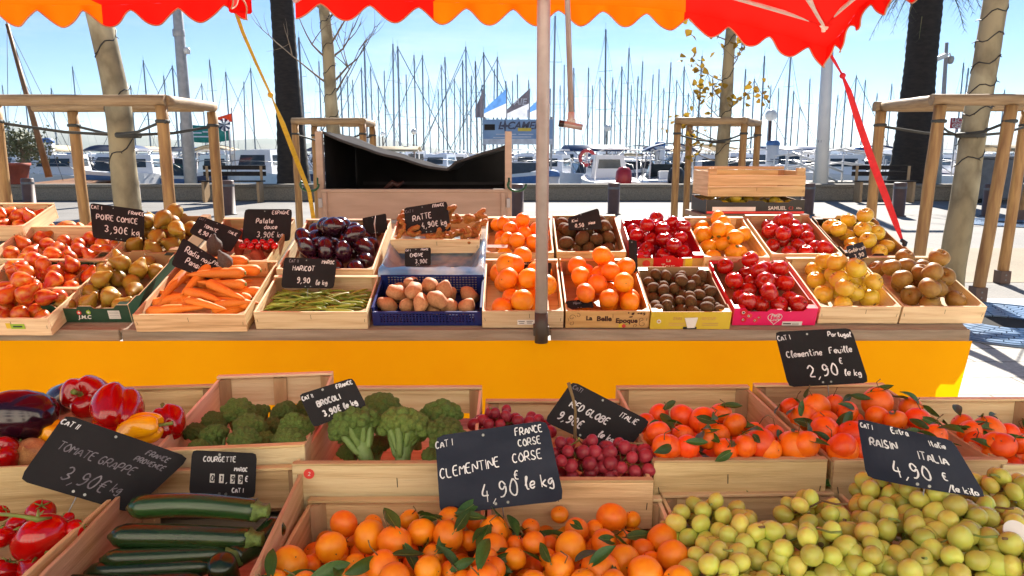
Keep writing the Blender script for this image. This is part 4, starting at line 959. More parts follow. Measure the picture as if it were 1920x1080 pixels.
# --- first row (rims along y=583 in front, y=487 behind)
def row1(fx0, fx1, bx0, bx1, fy=584, by=488): return bc(H, (bx0, by), (bx1, by), (fx1, fy), (fx0, fy))
def row2(fx0, fx1, bx0, bx1, fy=474, by=409, h=.10): return bc(h, (bx0, by), (bx1, by), (fx1, fy), (fx0, fy))
k_pr1 = wood_crate('pale crate of red pears at the near end with a green ribbon print', row1(-75, 88, 10, 150, 597, 540), H, 'crate_wood_pale', G2)
k_jmc = tray('dark green cardboard tray of pears with fruit emblem', row1(88, 250, 178, 322, 572, 472), H, 'print_green', group='cardboard trays on the long table')
k_car = wood_crate('pine crate of carrots under the radis noir slate', row1(256, 470, 330, 510, 590, 490), H, 'crate_wood', G2)
k_bea = wood_crate('pale pine crate of green beans under the haricot slate', row1(470, 694, 520, 704, 585, 518), H, 'crate_wood_pale', G2)
k_ora = wood_crate('pale pine crate of big oranges beside the blue crate', row1(907, 1056, 908, 1046, 583, 487), H, 'crate_wood_pale', G2)
k_bel = wood_crate('printed crate of oranges with an old fashioned vine design', row1(1060, 1216, 1050, 1190, 583, 487), H, 'print_tan', G2)
k_kiw = tray('yellow printed tray of loose kiwis', row1(1220, 1376, 1195, 1325, 585, 500), H, 'print_yellow', group='cardboard trays on the long table', tabs=False)
k_pink = tray('pink cardboard tray of red apples with a heart emblem', row1(1379, 1533, 1328, 1470, 578, 488), H, 'print_pink', group='cardboard trays on the long table', rimcol='print_red')
k_yel = wood_crate('pale pine crate of yellow apples beside the pink tray', row1(1536, 1692, 1475, 1605, 575, 484), H, 'crate_wood_pale', G2)
k_rus = wood_crate('pale pine crate of russet apples at the end of the table', row1(1694, 1852, 1608, 1745, 575, 482), H, 'crate_wood_pale', G2)
# --- second row
k_pr2 = wood_crate('green lined crate of red pears second from the near end', row2(-60, 150, 20, 205, 540, 487, .094), H, 'crate_wood_pale', G2)
k_pr3 = wood_crate('crate of red pears with a high pale side third up the slope', row2(-40, 205, 50, 250, 486, 425, .10), H, 'crate_wood_pale', G2)
k_com = tray('brown cardboard tray of green pears under the poire comice slate', row2(215, 345, 275, 385, 468, 402), H, 'cardboard_in', group='cardboard trays on the long table')
k_swe = wood_crate('crate of sweet potatoes and black radish behind the carrots', row2(375, 520, 400, 535, 490, 410), H, 'crate_wood', G2)
k_aub = wood_crate('deep crate of small round aubergines behind the beans', row2(535, 705, 560, 728, 505, 412), H, 'crate_wood_pale', G2)
k_or2 = wood_crate('pine crate of small oranges behind the big oranges', row2(912, 1040, 910, 1030, 474, 408), H, 'crate_wood_pale', G2)
k_ki2 = wood_crate('pine crate of large kiwis under the kiwi slate', row2(1044, 1172, 1036, 1155, 472, 404), H, 'crate_wood', G2)
k_tou = tray('red printed tray of crimson apples with white lettering', row2(1195, 1318, 1160, 1285, 478, 408), H, 'print_red', 'print_red', group='cardboard trays on the long table')
k_gol = wood_crate('pine crate of golden oranges behind the pink tray', row2(1318, 1435, 1285, 1400, 482, 408), H, 'crate_wood_pale', G2)
k_ra2 = wood_crate('pine crate of streaked red apples below the stacked boxes', row2(1440, 1570, 1402, 1525, 476, 404), H, 'crate_wood', G2)
k_sam = tray('black printed tray of yellow apples beside the red strap', row2(1580, 1702, 1527, 1645, 474, 406), H, 'print_black', group='cardboard trays on the long table')
k_top = wood_crate('pale crate of dark red pears topmost at the near end', row2(-70, 60, -10, 85, 424, 382, .14), H, 'crate_wood_pale', G2)
# --- prints
c = k_jmc
print_on(c, font_mesh('J.M.C', .026, 'print_white', .2, .0005), c.w * .47, c.h * .30)
print_on(c, font_mesh('J.M.C', .013, 'print_white', .2), c.w * .12, c.h * .36)
for k, (x, z, m) in enumerate(((.42, .70, 'print_redink'), (.53, .72, 'print_lime'))):
    mb = MB(); mb.tube([(0, 0, 0), (0, 0, .0008)], .0105, m, 18); mb.tube([(0, 0, .0008), (0, 0, .0014)], .005, 'print_white', 12); mb.tube([(0, .008, .001), (.004, .014, .001)], .0012, 'print_lime', 5); print_on(c, mb, c.w * x, c.h * (z - .13), 'fruit_emblem')
mb = MB(); mb.box((-.026, -.021, 0), (.026, .021, .0008), 'print_white')
for z in (-.012, -.004, .005, .013): mb.box((-.022, z, .0008), (.022, z + .0009, .0012), 'print_black')
print_on(c, mb, c.w * .82, c.h * .45, 'paper_label')
for z in (.24, .19, .14): mb = MB(); mb.box((-.022, -.0007, 0), (.022, .0007, .0008), 'print_white'); print_on(c, mb, c.w * .15, c.h * z, 'small_print')
c = k_bel
print_on(c, font_mesh('La', .030, 'print_brown', 0, .0012), c.w * .28, c.h * .58); print_on(c, font_mesh('Belle', .034, 'print_brown', 0, .0012), c.w * .46, c.h * .55); print_on(c, font_mesh('Epoque', .032, 'print_brown', 0, .0012), c.w * .73, c.h * .44)
mb = MB(); mb.tube([(0, 0, 0), (0, 0, .0008)], .009, 'print_redink', 16); mb.box((-.022, -.008, 0), (-.004, .010, .0006), 'print_yellow'); mb.tube([(.006, .006, .0005), (.016, .012, .0005)], .002, 'print_lime', 5); print_on(c, mb, c.w * .70, c.h * .15, 'apple_emblem')
mb = MB()                                     # vine ornaments
def curlpts(cx, cy, r, a0, turns, sgn): return [Vector((cx + r * (1 - i / 16 * .8) * math.cos(a0 + sgn * turns * 6.28 * i / 16), cy + r * (1 - i / 16 * .8) * math.sin(a0 + sgn * turns * 6.28 * i / 16))) for i in range(17)]
for cx, cy, r, a, t, s in ((-.155, .012, .016, 0, 1.1, 1), (-.13, .022, .012, 2, 1.0, -1), (-.158, -.018, .012, 1, 1, -1), (.155, -.02, .018, 1.5, 1.1, 1), (.15, .0, .012, 4, 1, -1), (.125, -.03, .010, 4, 1, -1)): ribbon(mb, curlpts(cx, cy, r, a, t, s), .0018, 'print_brown', lambda p: Vector((p.x, p.y, .0003)))
for k in range(11):
    x, y, a = .09 + random.uniform(0, .07), .012 + random.uniform(0, .024), random.uniform(0, 6.28)
    d = Vector((math.cos(a), math.sin(a))); q = Vector((-d.y, d.x)); p = Vector((x, y))
    mb.add([(p - d * .007).to_3d() + Vector((0, 0, .0004)), (p + q * .0035).to_3d() + Vector((0, 0, .0004)), (p + d * .007).to_3d() + Vector((0, 0, .0004)), (p - q * .0035).to_3d() + Vector((0, 0, .0004))], [(3, 2, 1, 0)], 'print_brown')
print_on(c, mb, c.w * .5, c.h * .5, 'vine_ornament')
c = k_kiw
mb = MB(); mb.tube([(0, 0, 0), (0, 0, .0006)], .030, 'apple_yellow', 20); mb.tube([(0, 0, .0006), (0, 0, .001)], .010, 'print_white', 16); mb.tube([(0, 0, .001), (0, 0, .0014)], .005, 'print_tan', 12); print_on(c, mb, .036, c.h * .47, 'kiwi_emblem')
print_on(c, font_mesh('ZERI', .020, 'print_tan'), c.w * .33, c.h * .62); print_on(c, font_mesh('GROUP', .020, 'print_tan'), c.w * .72, c.h * .62)
for z in (.25, .36):
    for x in (.33, .75): mb = MB(); mb.box((-.035, -.0016, 0), (.035, .0016, .0006), 'print_tan'); print_on(c, mb, c.w * x, c.h * z, 'small_print')
mb = MB(); mb.add([(-.028, .02, .001), (.03, .022, .001), (.02, -.028, .006), (-.012, -.03, .004)], [(0, 3, 2, 1)], 'print_white'); mb.box((-.03, -.04, 0), (.03, -.026, .0006), 'print_black'); print_on(c, mb, c.w * .5, c.h * .45, 'torn_flap')
c = k_pink
hp = [Vector((16 * math.sin(a) ** 3, 13 * math.cos(a) - 5 * math.cos(2 * a) - 2 * math.cos(3 * a) - math.cos(4 * a))) * .00195 for a in [2 * math.pi * i / 40 for i in range(41)]]
mb = MB(); ribbon(mb, hp, .0026, 'print_white', lambda p: Vector((p.x, p.y, .0004))); print_on(c, mb, c.w * .50, c.h * .42, 'heart_emblem')
print_on(c, font_mesh('Pink', .024, 'print_white', .35), c.w * .50, c.h * .56); print_on(c, font_mesh('Lady', .024, 'print_white', .35), c.w * .50, c.h * .36)
mb = MB(); mb.box((-.044, -.010, 0), (.044, .010, .0008), 'print_white'); mb.box((-.04, -.004, .0008), (-.005, .002, .0012), 'print_black'); mb.box((.0, -.004, .0008), (.03, -.001, .0012), 'print_black'); print_on(c, mb, c.w * .72, c.h * .13, 'paper_label')
mb = MB()
for x, y, r, m in ((-.025, .025, .018, 'print_red'), (.0, .008, .013, 'print_redink'), (-.022, -.012, .013, 'print_red'), (.03, -.015, .011, 'print_redink'), (.045, .0, .008, 'print_redink')):
    mb.tube([(x, y, 0), (x, y, .0006)], r, m, 16); mb.tube([(x - .003, y, .0006), (x - .003, y, .001)], r * .4, 'print_white', 10); mb.tube([(x - .003, y, .001), (x - .003, y, .0014)], r * .25, 'print_black', 8)
mb.tube([(.005, .03, .0006), (.02, .036, .0006), (.036, .03, .0006)], [.002, .005, .001], 'print_green', 6, flat=.1); print_on(c, mb, c.w * .19, c.h * .48, 'fruit_emblem')
c = k_tou
mb = MB(); mb.box((-c.w / 2, -.030, 0), (-.075, .03, .0006), 'print_tan'); mb.box((.075, -.030, 0), (c.w / 2 - .002, .03, .0006), 'print_tan'); mb.box((.085, -.028, .0006), (.12, .03, .001), 'print_yellow'); mb.tube([(-.11, 0, .0006), (-.11, 0, .0011)], .020, 'print_redink', 16); print_on(c, mb, c.w * .5, c.h * .46, 'printed_band')
print_on(c, font_mesh('La', .026, 'print_white'), c.w * .5, c.h * .66, y=-.002); print_on(c, font_mesh('Tour', .034, 'print_white'), c.w * .5, c.h * .30, y=-.002)
link('printed_lettering', font_mesh('La Tour', .042, 'print_white'), Matrix.Translation((c.w * .5, c.d - .0062, c.h * .66)) @ FACE, c.root)
c = k_sam
link('printed_lettering', font_mesh('SAMUEL', .022, 'print_white', 0, .0006), Matrix.Translation((c.w * .45, c.d - .0068, c.h * .62)) @ FACE, c.root)
link('red_mark', font_mesh('C3', .018, 'print_redink'), Matrix.Translation((c.w * .64, c.d - .0068, c.h * .62)) @ FACE, c.root)
link('small_lettering', font_mesh('Afilo', .013, 'print_white', 0, .0004), Matrix.Translation((c.w * .78, c.d - .0068, c.h * .62)) @ FACE, c.root)
mb = MB(); mb.box((t_ := .006, c.d - .0066, c.h * .40), (c.w - t_, c.d - .0056, c.h * .86), 'print_black'); mb.build('inner_band', c.root)
c = k_pr1
mb = MB(); mb.box((-.03, -.012, 0), (.03, .012, .0008), 'print_lime'); mb.box((-.05, -.010, 0), (-.03, .016, .0007), 'print_yellow'); mb.box((-.02, -.004, .0008), (.02, .004, .0012), 'print_green'); print_on(c, mb, c.w * .62, c.h * .55, 'ribbon_print')
c = k_ora
mb = MB(); mb.box((-.038, -.012, 0), (.038, .012, .0008), 'print_white')
for x0, x1, z in ((-.034, -.006, .003), (.002, .03, .004), (-.03, -.008, -.006), (.004, .026, -.005)): mb.box((x0, z, .0008), (x1, z + .003, .0012), 'print_black')
print_on(c, mb, c.w * .54, c.h * .36, 'paper_label')
# --- green lining seen at the back of the second pear crate
mb = MB(); mb.box((.012, k_pr2.d - .012, .02), (k_pr2.w - .012, k_pr2.d - .009, .078), 'print_green'); mb.build('green_lining', k_pr2.root)
# --- blue plastic crate, film lined crate, ginger crate
def plastic_crate(label, fit, h):
    M, w, d = fit; M2 = Matrix.Translation(M.to_3x3() @ Vector((0, 0, -h))) @ M; rt = empty('plastic_crate', M2); tag(rt, label, 'crate')
    mb = MB(); t = .004
    def lattice(L, zt, n, cut):
        bars = []
        for i in range(n + 1):
            x = L * i / n; bars.append((x - .0028, 0.002, x + .0028, zt))
        nz = max(3, int(zt / .0125))
        for j in range(nz + 1): z = .002 + (zt - .002) * j / nz; bars.append((0, z - .0024, L, z + .0024))
        return bars
    for nm, L, zt, Mx in (('front_wall', w, h * .72, Matrix.Identity(4)), ('back_wall', w, h * 1.22, Matrix.Translation((0, d - t, 0))), ('side_wall', d - 2 * t, h * .95, Matrix.Translation((t, t, 0)) @ Matrix.Rotation(R(90), 4, 'Z')), ('side_wall', d - 2 * t, h * .95, Matrix.Translation((w, t, 0)) @ Matrix.Rotation(R(90), 4, 'Z'))):
        mb = MB()
        for i, (x0, z0, x1, z1) in enumerate(lattice(L, zt, int(L / .0145), 0)):
            o = .0004 * (i % 2); mb.box((max(0, x0), o, z0), (min(L, x1), t - o, z1), 'blue_plastic')
        for x in (0.0, L - .03): mb.box((x, -.0012, .003), (x + .03, t + .0006, zt + .006), 'blue_plastic')
        mb.box((0, -.003, zt - .002), (L, t + .002, zt + .007), 'blue_plastic')
        mb.box((0, -.0016, 0.001), (L, t + .001, .012), 'blue_plastic')
        mb.build(nm, rt, Mx)
    mb = MB(); mb.box((t, t, .002), (w - t, d - t, .006), 'blue_plastic'); mb.build('base', rt)
    c = Crate(); c.root, c.M, c.w, c.d, c.h, c.t = rt, M2, w, d, h * .7, t; return c
k_blu = plastic_crate('dark blue lattice plastic crate of potatoes', row1(700, 904, 712, 905, 578, 524), H)
k_end = wood_crate('crate lined with clear blue tinted film under the ginger', row2(712, 908, 738, 905, 508, 448, .118), H * 1.2, 'crate_wood_pale', G2)
k_gin = wood_crate('small pale crate of ginger under the ratte slate', row2(734, 902, 745, 900, 449, 404, .155), H * .9, 'crate_wood_pale', G2)
def film(name, label, c, mat, seed):
    mb = MB(); NX, NY = 26, 20; vs, fs = [], []; rng = random.Random(seed)
    ob = Matrix(c.M)
    for j in range(NY + 1):
        for i in range(NX + 1):
            u, v = i / NX, j / NY; x, y = -.012 + u * (c.w + .024), -.040 + v * (c.d + .046)
            e = min(u, 1 - u, v, 1 - v); z = c.h + .012 if e < .04 else c.h + .012 - (c.h - .035) * min(1, (e - .04) / .10)
            if j <= 2: z += .022
            if j == 0: z -= .050; y += .004
            if i in (0, NX) and j: z -= .025
            k = mn.noise(Vector((u * 9, v * 7, seed))) ; vs.append((x + .004 * k, y + .004 * mn.noise(Vector((u * 12, v * 12, seed + 5))), z + .011 * k + .004 * rng.random()))
    for j in range(NY):
        for i in range(NX): fs.append((j * (NX + 1) + i, j * (NX + 1) + i + 1, (j + 1) * (NX + 1) + i + 1, (j + 1) * (NX + 1) + i))
    mb.add(vs, fs, mat, True); o = mb.build(name, None, ob); tag(o, label, 'plastic film'); return o
film('plastic_film', 'crumpled clear blue tinted film lining the endive crate', k_end, 'plastic_film', 3)
# --- produce
heap(k_pr1, 'pear_red', 'pear', 'pear', 'red blushed pear', 'the crate with the green ribbon print', 0.038, 17, 11)
heap(k_pr2, 'pear_red', 'pear', 'pear', 'red blushed pear', 'the green lined pear crate', 0.038, 20, 12)
heap(k_pr3, 'pear_red', 'pear', 'pear', 'red blushed pear', 'the pear crate with the high pale side', 0.038, 20, 13)
heap(k_top, 'pear_red', 'pear', 'pear', 'dark red pear', 'the topmost pear crate', .034, 14, 14)
heap(k_jmc, 'pear_green', 'pear', 'pear', 'green brown pear', 'the dark green cardboard tray', 0.04, 21, 15)
heap(k_com, 'pear_green', 'pear', 'pear', 'large green pear', 'the tray under the poire comice slate', 0.045, 15, 16)
heap(k_ora, 'orange', 'orange', 'orange', 'big round orange', 'the pale crate beside the blue crate', 0.051, 15, 17)
p = at_plane(952, 497, bplane(.15), BN); tag(link('orange', lib('orange')[1], TRS(p, E(60, 10, 0), .056)), 'biggest orange, perched alone on top of the big oranges', 'orange', 'big oranges')
heap(k_bel, 'orange', 'orange', 'orange', 'bright orange', 'the crate with the vine design', 0.047, 21, 18)
heap(k_kiw, 'kiwi', 'kiwi', 'kiwi', 'small brown kiwi', 'the yellow printed tray', 0.026, 56, 19, vr=.1)
heap(k_pink, 'apple_red', 'apple', 'apple', 'red apple', 'the pink tray with the heart', 0.043, 22, 20, upright=1.0)
heap(k_yel, 'apple_yellow', 'apple', 'apple', 'yellow apple', 'the crate beside the pink tray', 0.045, 19, 21, upright=1.2)
heap(k_rus, 'apple_russet', 'apple', 'apple', 'brown russet apple', 'the crate at the table end', 0.047, 19, 22, upright=1.2)
heap(k_or2, 'orange', 'orange', 'orange', 'small orange', 'the crate behind the big oranges', 0.04, 23, 23)
heap(k_ki2, 'kiwi', 'kiwi', 'kiwi', 'large brown kiwi', 'the crate under the kiwi slate', 0.034, 30, 24)
heap(k_tou, 'apple_crimson', 'apple', 'apple', 'glossy crimson apple', 'the red tray with white lettering', 0.04, 23, 25, upright=.8)
heap(k_gol, 'lemon', 'orange', 'orange', 'golden orange', 'the crate behind the pink tray', 0.04, 20, 26)
heap(k_ra2, 'apple_red', 'apple', 'apple', 'streaked red apple', 'the crate below the stacked boxes', 0.041, 18, 27, upright=.8)
heap(k_sam, 'apple_yellow', 'apple', 'apple', 'pale yellow apple', 'the black tray by the red strap', 0.043, 15, 28, upright=.8)
heap(k_aub, 'aub', 'aubergine', 'aubergine', 'small dark aubergine', 'the crate behind the beans', 0.045, 29, 29, scale=(1, 1, 1.1))
heap(k_blu, 'potato', 'potato', 'potato', 'pale pink potato', 'the blue plastic crate', 0.038, 16, 30)
heap(k_swe, 'sweet', 'sweet_potato', 'sweet potato', 'knobbly sweet potato', 'the crate behind the carrots', .028, 16, 31)
# carrots
inv = k_car.M
rng = random.Random(5)
CL = [((.10, .34, .105), (-.20, -1, -.14), .032), ((.17, .36, .115), (-.28, -1, -.15), .030), ((.34, .26, .125), (-1, -.10, .0), .030), ((.36, .20, .105), (-1, .06, .02), .026), ((.02, .06, .055), (1, .12, .03), .028), ((.12, .18, .08), (1, -.45, -.06), .026), ((.15, .12, .075), (1, -.3, -.05), .024), ((.26, .10, .06), (1, .1, -.02), .023),
      ((.20, .22, .10), (1, -.55, -.10), .027), ((.02, .16, .05), (1, -.1, .0), .026), ((.38, .32, .10), (-1, -.05, .04), .028), ((.16, .36, .10), (.5, -1, -.1), .027), ((.40, .12, .05), (-1, .2, .0), .025), ((.30, .40, .10), (-1, -.05, 0), .03)]
wx, wd = k_car.w / .42, k_car.d / .42
nm = ['with its thick end up beside the crate wall', 'second from the crate wall, lying lengthwise', 'lying crosswise under the radis noir slate', 'just below the crosswise one', 'lying along the front board', 'stubby in mid heap', 'pointing to the front corner', 'low by the front corner', 'slanting across the heap', 'buried along the front board', 'at the back beside the beans', 'at the back under the slate', 'deep beside the bean crate', 'lying along the back board']
for i, (p, d, r) in enumerate(CL):
    o = link('carrot', lib('carrot', 6)[i % 6], k_car.M @ Matrix.Translation((p[0] * wx, p[1] * wd, p[2])) @ align(Vector(d)) @ Matrix.Diagonal((r * 1.02, r * 1.02, r * 1.12, 1)))
    tag(o, f'orange carrot {nm[i]}', 'carrot', 'carrots in the pine crate')
for i in range(16):
    u, v = rng.uniform(.1, .9), rng.uniform(.12, .95); a_ = rng.choice((0, 3.14)) + rng.gauss(0, .4); d = Vector((math.cos(a_), math.sin(a_), .05)); r = rng.uniform(.024, .03); q = Vector((u * k_car.w, v * k_car.d, .03 + .03 * rng.random())) - d * r * 4
    q.x = min(max(q.x, .015), k_car.w - .015); e_ = q + d * r * 8; d.x -= (max(0, e_.x - k_car.w + .01) + min(0, e_.x - .01)) / (8 * r); q.y = min(max(q.y, .03), k_car.d - .02)
    tag(link('carrot', lib('carrot', 6)[i % 6], k_car.M @ Matrix.Translation(q) @ align(d) @ Matrix.Scale(r, 4)), f'orange carrot low {where(u, v)} the carrot crate', 'carrot', 'carrots in the pine crate')
# beans
for i in range(170):
    x, y = rng.uniform(.03, k_bea.w - .03), rng.uniform(.02, k_bea.d - .05); a = rng.gauss(0, .5) + (3.14 if rng.random() < .5 else 0); L = .13 * rng.uniform(.8, 1.15)
    d = Vector((math.cos(a), math.sin(a) * .8, rng.uniform(-.12, .25))).normalized(); s = L / 18
    st = Vector((x, y, .022 + .055 * math.sin(math.pi * x / k_bea.w) ** .5 * math.sin(math.pi * min(1, y / k_bea.d + .15)) ** .5 * rng.random())) - d * L / 2
    en = st + d * L
    for k, mxx in ((0, k_bea.w), (1, k_bea.d)):
        lo, hi = min(st[k], en[k]), max(st[k], en[k])
        if lo < .012: st[k] += .012 - lo
        elif hi > mxx - .012: st[k] -= hi - mxx + .012
    o = link('green_bean', lib('bean', 6)[i % 6], k_bea.M @ Matrix.Translation(st) @ align(d, rng.uniform(0, 6)) @ Matrix.Diagonal((s * .85, s * .85, s, 1)))
    tag(o, f"slim green bean {where(x / k_bea.w, y / k_bea.d)} the crate under the haricot slate", 'bean', 'green beans in the pale crate')
# ginger
def ginger(p, s, rot, lb, seed):
    rg = random.Random(seed); mb = MB()
    nodes = [Vector((0, 0, 0))]
    for k in range(7):
        a = rg.choice(nodes); d = Vector((rg.uniform(-1, 1), rg.uniform(-.5, .5), rg.uniform(-.3, 1))).normalized(); b = a + d * rg.uniform(.9, 1.4); nodes.append(b)
        r = rg.uniform(.32, .5); mb.tube([a, a.lerp(b, .3), a.lerp(b, .7), b, b + d * r * .7], [r * .7, r, r * .85, r * .9, r * .3], 'ginger_skin', 10)
    o = link('ginger_root', mb.mesh('ginger_root'), p @ TRS(Vector((0, 0, 0)), rot, s)); tag(o, lb, 'ginger', 'ginger roots in the small pale crate')
gm = ['standing upright beside the ratte slate', 'lying under the slate corner', 'at the front of the small crate', 'at the back of the small crate', 'beside the orange crate', 'half hidden by the slate', 'low in the middle', 'near the crate side', 'beside the upright one', 'at the front corner under the slate', 'in the corner by the film lined crate', 'lying on the others beside the small oranges', 'small and pale at the front rim', 'small at the front near the upright one', 'deep under the back of the slate']
for i, (u, v, z, s) in enumerate([(.83, .5, .12, .030), (.2, .3, .075, .026), (.45, .15, .07, .026), (.5, .75, .075, .028), (.9, .25, .07, .026), (.3, .6, .08, .028), (.6, .4, .06, .026), (.1, .7, .085, .028), (.9, .55, .07, .026), (.65, .2, .07, .024), (.8, .15, .065, .024), (.35, .85, .08, .026), (.72, .7, .09, .026), (.08, .12, .08, .022)]):
    ginger(k_gin.M @ Matrix.Translation((u * k_gin.w, v * k_gin.d, z * .9)), s * 1.25, E(0 if i == 0 else random.uniform(-60, 60), random.uniform(-30, 30), random.uniform(0, 360) if i else 0), f'knobbly ginger root {gm[i]}', i + 3)
# endives, radishes, tomatoes
for i, (u, v) in enumerate(((.70, .12), (.84, .16))):
    mb = MB(); mb.lathe([(.001, -1.2), (.4, -1.1), (.8, -.5), (.95, .1), (.8, .9), (.45, 1.7), (.1, 2.3), (.001, 2.35)], 'apple_yellow' if i == 0 else 'potato_skin', 14)
    tag(link('endive', mb.mesh('endive'), k_end.M @ TRS(Vector((u * k_end.w, v * k_end.d, .075)), E(70, 20, 40 * i), .028 - .006 * i)), ['yellow tipped endive lying in the film lined crate', 'pale brown endive end in the film lined crate'][i], 'endive')
for i, (px, py, s) in enumerate(((402, 462, .040), (422, 490, .034))):
    p = at_plane(px, py, bplane(.15), BN); mb = MB(); mb.lathe([(.001, -1.4), (.3, -1.3), (.8, -.8), (1, -.1), (.9, .6), (.55, 1.1), (.3, 1.3), (.2, 1.6), (.001, 1.65)], 'radish_black', 16, mod=wob(i + 3, .2))
    tag(link('black_radish', mb.mesh('black_radish'), TRS(p, E(20, 10 - 30 * i, 0), s)), ['upright black radish behind the radis noir slate', 'second black radish leaning on the upright one'][i], 'radish')
for i in range(9):
    px, py = 455 + (i % 5) * 15 + (i // 5) * 8, 462 - (i // 5) * 8
    p = at_plane(px, py, bplane(.105), BN); tag(link('cherry_tomato', lib('tomato')[i % 4], TRS(p, rndrot(), .019)), f'small red tomato {["first","second","third","fourth","fifth","sixth","seventh","eighth","ninth"][i]} from the tomate slate under the patate slate', 'tomato', 'small tomatoes under the patate slate')
p = at_d(140, 428, 4.62)
for i in range(6):
    q = p + Vector((-.16 + i * .065, .0 + .02 * (i % 2), .0 + .012 * (i % 3))); tag(link('pumpkin_slice', m_ellip(i, 'carrot_skin', .5, 1, .25), TRS(q, rndrot(), .042)), f'orange pumpkin piece {["first","second","third","fourth","fifth","sixth"][i]} along from the topmost pear crate', 'pumpkin', 'pumpkin pieces behind the poire comice slate')
mb = MB(); mb.box((-.25, -.10, -.40), (.25, .12, -.035), 'crate_wood_pale', Matrix.Translation(p)); tag(mb.build('pumpkin_box', bevel=.003), 'low wooden box under the orange pumpkin pieces', 'box')
# --- stacked boxes behind the table
D0 = 4.46
a = at_d(1324, 400, D0); b = at_d(1508, 400, D0); z0 = a.z - .004
sw = b.x - a.x
st = empty('trestle', Vector(((a.x + b.x) / 2, D0 + .2, 0))); tag(st, 'plain wooden trestle carrying the stacked apple boxes behind the table', 'trestle')
mb = MB(); mb.box((-sw / 2 - .03, -.20, z0 - .03), (sw / 2 + .03, .22, z0 - .003), 'old_plank'); mb.build('top', st)
for x in (-.25, .25):
    for y in (-.15, .17): mb = MB(); mb.box((x - .02, y - .02, .001), (x + .02, y + .02, z0 - .03), 'old_plank'); mb.build('leg', st)
def flat(x, y, z, w, d, h): return (Matrix.Translation((x, y, z + h)), w, d)
k_sm2 = tray('black and red printed tray of yellow apples stacked behind the table', flat(a.x, D0, z0, sw, .38, .095), .095, 'print_black', group='boxes stacked behind the table', fh=.085, bh=.095)
c = k_sm2
mb = MB(); mb.box((-c.w * .5 + .002, -.045, 0), (c.w * .5 - .002, -.032, .0006), 'print_redink'); mb.box((-c.w * .44, -.03, 0), (c.w * .0, -.005, .0006), 'print_white'); print_on(c, mb, c.w * .5, c.h * .5, 'printed_band')
print_on(c, font_mesh('SAMUEL', .030, 'print_white', 0, .0008), c.w * .72, c.h * .36); print_on(c, font_mesh('C3', .024, 'print_redink'), c.w * .86, c.h * .36); print_on(c, font_mesh('Afilo', .018, 'print_white'), c.w * .94, c.h * .36)
heap(k_sm2, 'apple_yellow', 'apple', 'apple', 'yellow apple', 'the tray under the empty crate', .036, 24, 41, z0=.012, upright=.6)
k_emp = wood_crate('orange toned empty wooden crate topmost on the stacked boxes', flat(a.x + .005, D0 + .0, z0 + .103, sw - .01, .38, .15), .15, 'crate_wood', group='boxes stacked behind the table', fh=.060, name='empty_crate', toprail=False)
board(k_emp.root, 'front_slat', (0, -.001, .066), (sw - .01, .008, .125), 'crate_wood', 'x')
board(k_emp.root, 'back_slat', (0, .365, .152), (sw - .01, .374, .172), 'crate_wood', 'x')
for cx in (0.001, sw - .06):
    board(k_emp.root, 'end_block', (cx, .010, .126), (cx + .05, .035, .168), 'crate_wood', 'x')
GB = 'black price slates on the long table'
def bsign(label, cr, d, lean, lines, **k): return slate_sign(label, cr, d, lean, lines, group=GB, **k)
bsign('black slate chalked poire comice above the red pears', [(168, 380), (271, 394), (270, 458), (174, 446)], 3.86, 10, [('CAT I', .02, .84, .10, 0), ('FRANCE', .70, .82, .10, 0), ('POIRE COMICE', .10, .56, .15, 0), ('3,90€ kg', .24, .22, .20, 0)], chalkw=.0045, stake=True)
bsign('dark slate chalked tomate tilted behind the black radishes', [(374, 404), (456, 434), (432, 474), (354, 436)], 3.82, 16, [('CAT I', .03, .82, .10, 0, 'chalk_faint'), ('ITALIE', .72, .72, .12, 0), ('TOMATE', .20, .54, .15, 0), ('8,90 kg', .16, .20, .18, 0)], chalkw=.0042)
bsign('upright black slate chalked patate douce above the sweet potatoes', [(459, 392), (548, 392), (544, 452), (453, 452)], 3.92, 8, [('ESPAGNE', .58, .84, .11, 0), ('Patate', .26, .56, .15, 0), ('douce', .44, .38, .14, 0), ('3,90€ kg', .30, .12, .17, 0)], chalkw=.0042, stake=True)
bsign('tilted black slate chalked radis noir panais over the carrots', [(343, 445), (430, 500), (405, 530), (320, 497)], 3.50, 20, [('Radis noir', .14, .60, .22, 0), ('FRANCE', .70, .72, .15, 0), ('Panais', .24, .26, .22, 0), ('3€', .66, .08, .2, 0)], chalkw=.0042)
bsign('dark slate chalked haricot standing in the green beans', [(533, 482), (632, 487), (626, 541), (527, 540)], 3.40, 14, [('CAT II', .10, .84, .10, 0, 'chalk_faint'), ('MAROC', .72, .84, .12, 0), ('HARICOT', .18, .58, .16, 0), ('9,90', .28, .18, .18, 0), ('le kg', .64, .12, .16, 0)], chalkw=.0042, stake=True)
bsign('black slate chalked ratte over the ginger crate', [(757, 390), (838, 377), (846, 433), (762, 442)], 3.84, 10, [('CAT I', .03, .80, .10, 0, 'chalk_faint'), ('FRANCE', .66, .86, .10, 0), ('RATTE', .18, .48, .20, 4), ('4,90€ kg', .36, .20, .19, 2)], chalkw=.0042)
bsign('small black slate chalked endive in the film lined crate', [(759, 466), (808, 464), (808, 498), (759, 500)], 3.62, 10, [('CAT I', .03, .84, .10, 0), ('FRANCE', .62, .86, .10, 0), ('ENDIVE', .20, .52, .2, 0), ('3,90€', .40, .16, .22, 0)], chalkw=.003)
bsign('small dark label lying askew above the potatoes in the blue crate', [(778, 521), (819, 550), (805, 570), (762, 548)], 3.36, 22, [('Charlotte', .16, .52, .24, 0), ('3,90€', .45, .12, .24, 0)], chalkw=.003, chalkmat='chalk_faint')
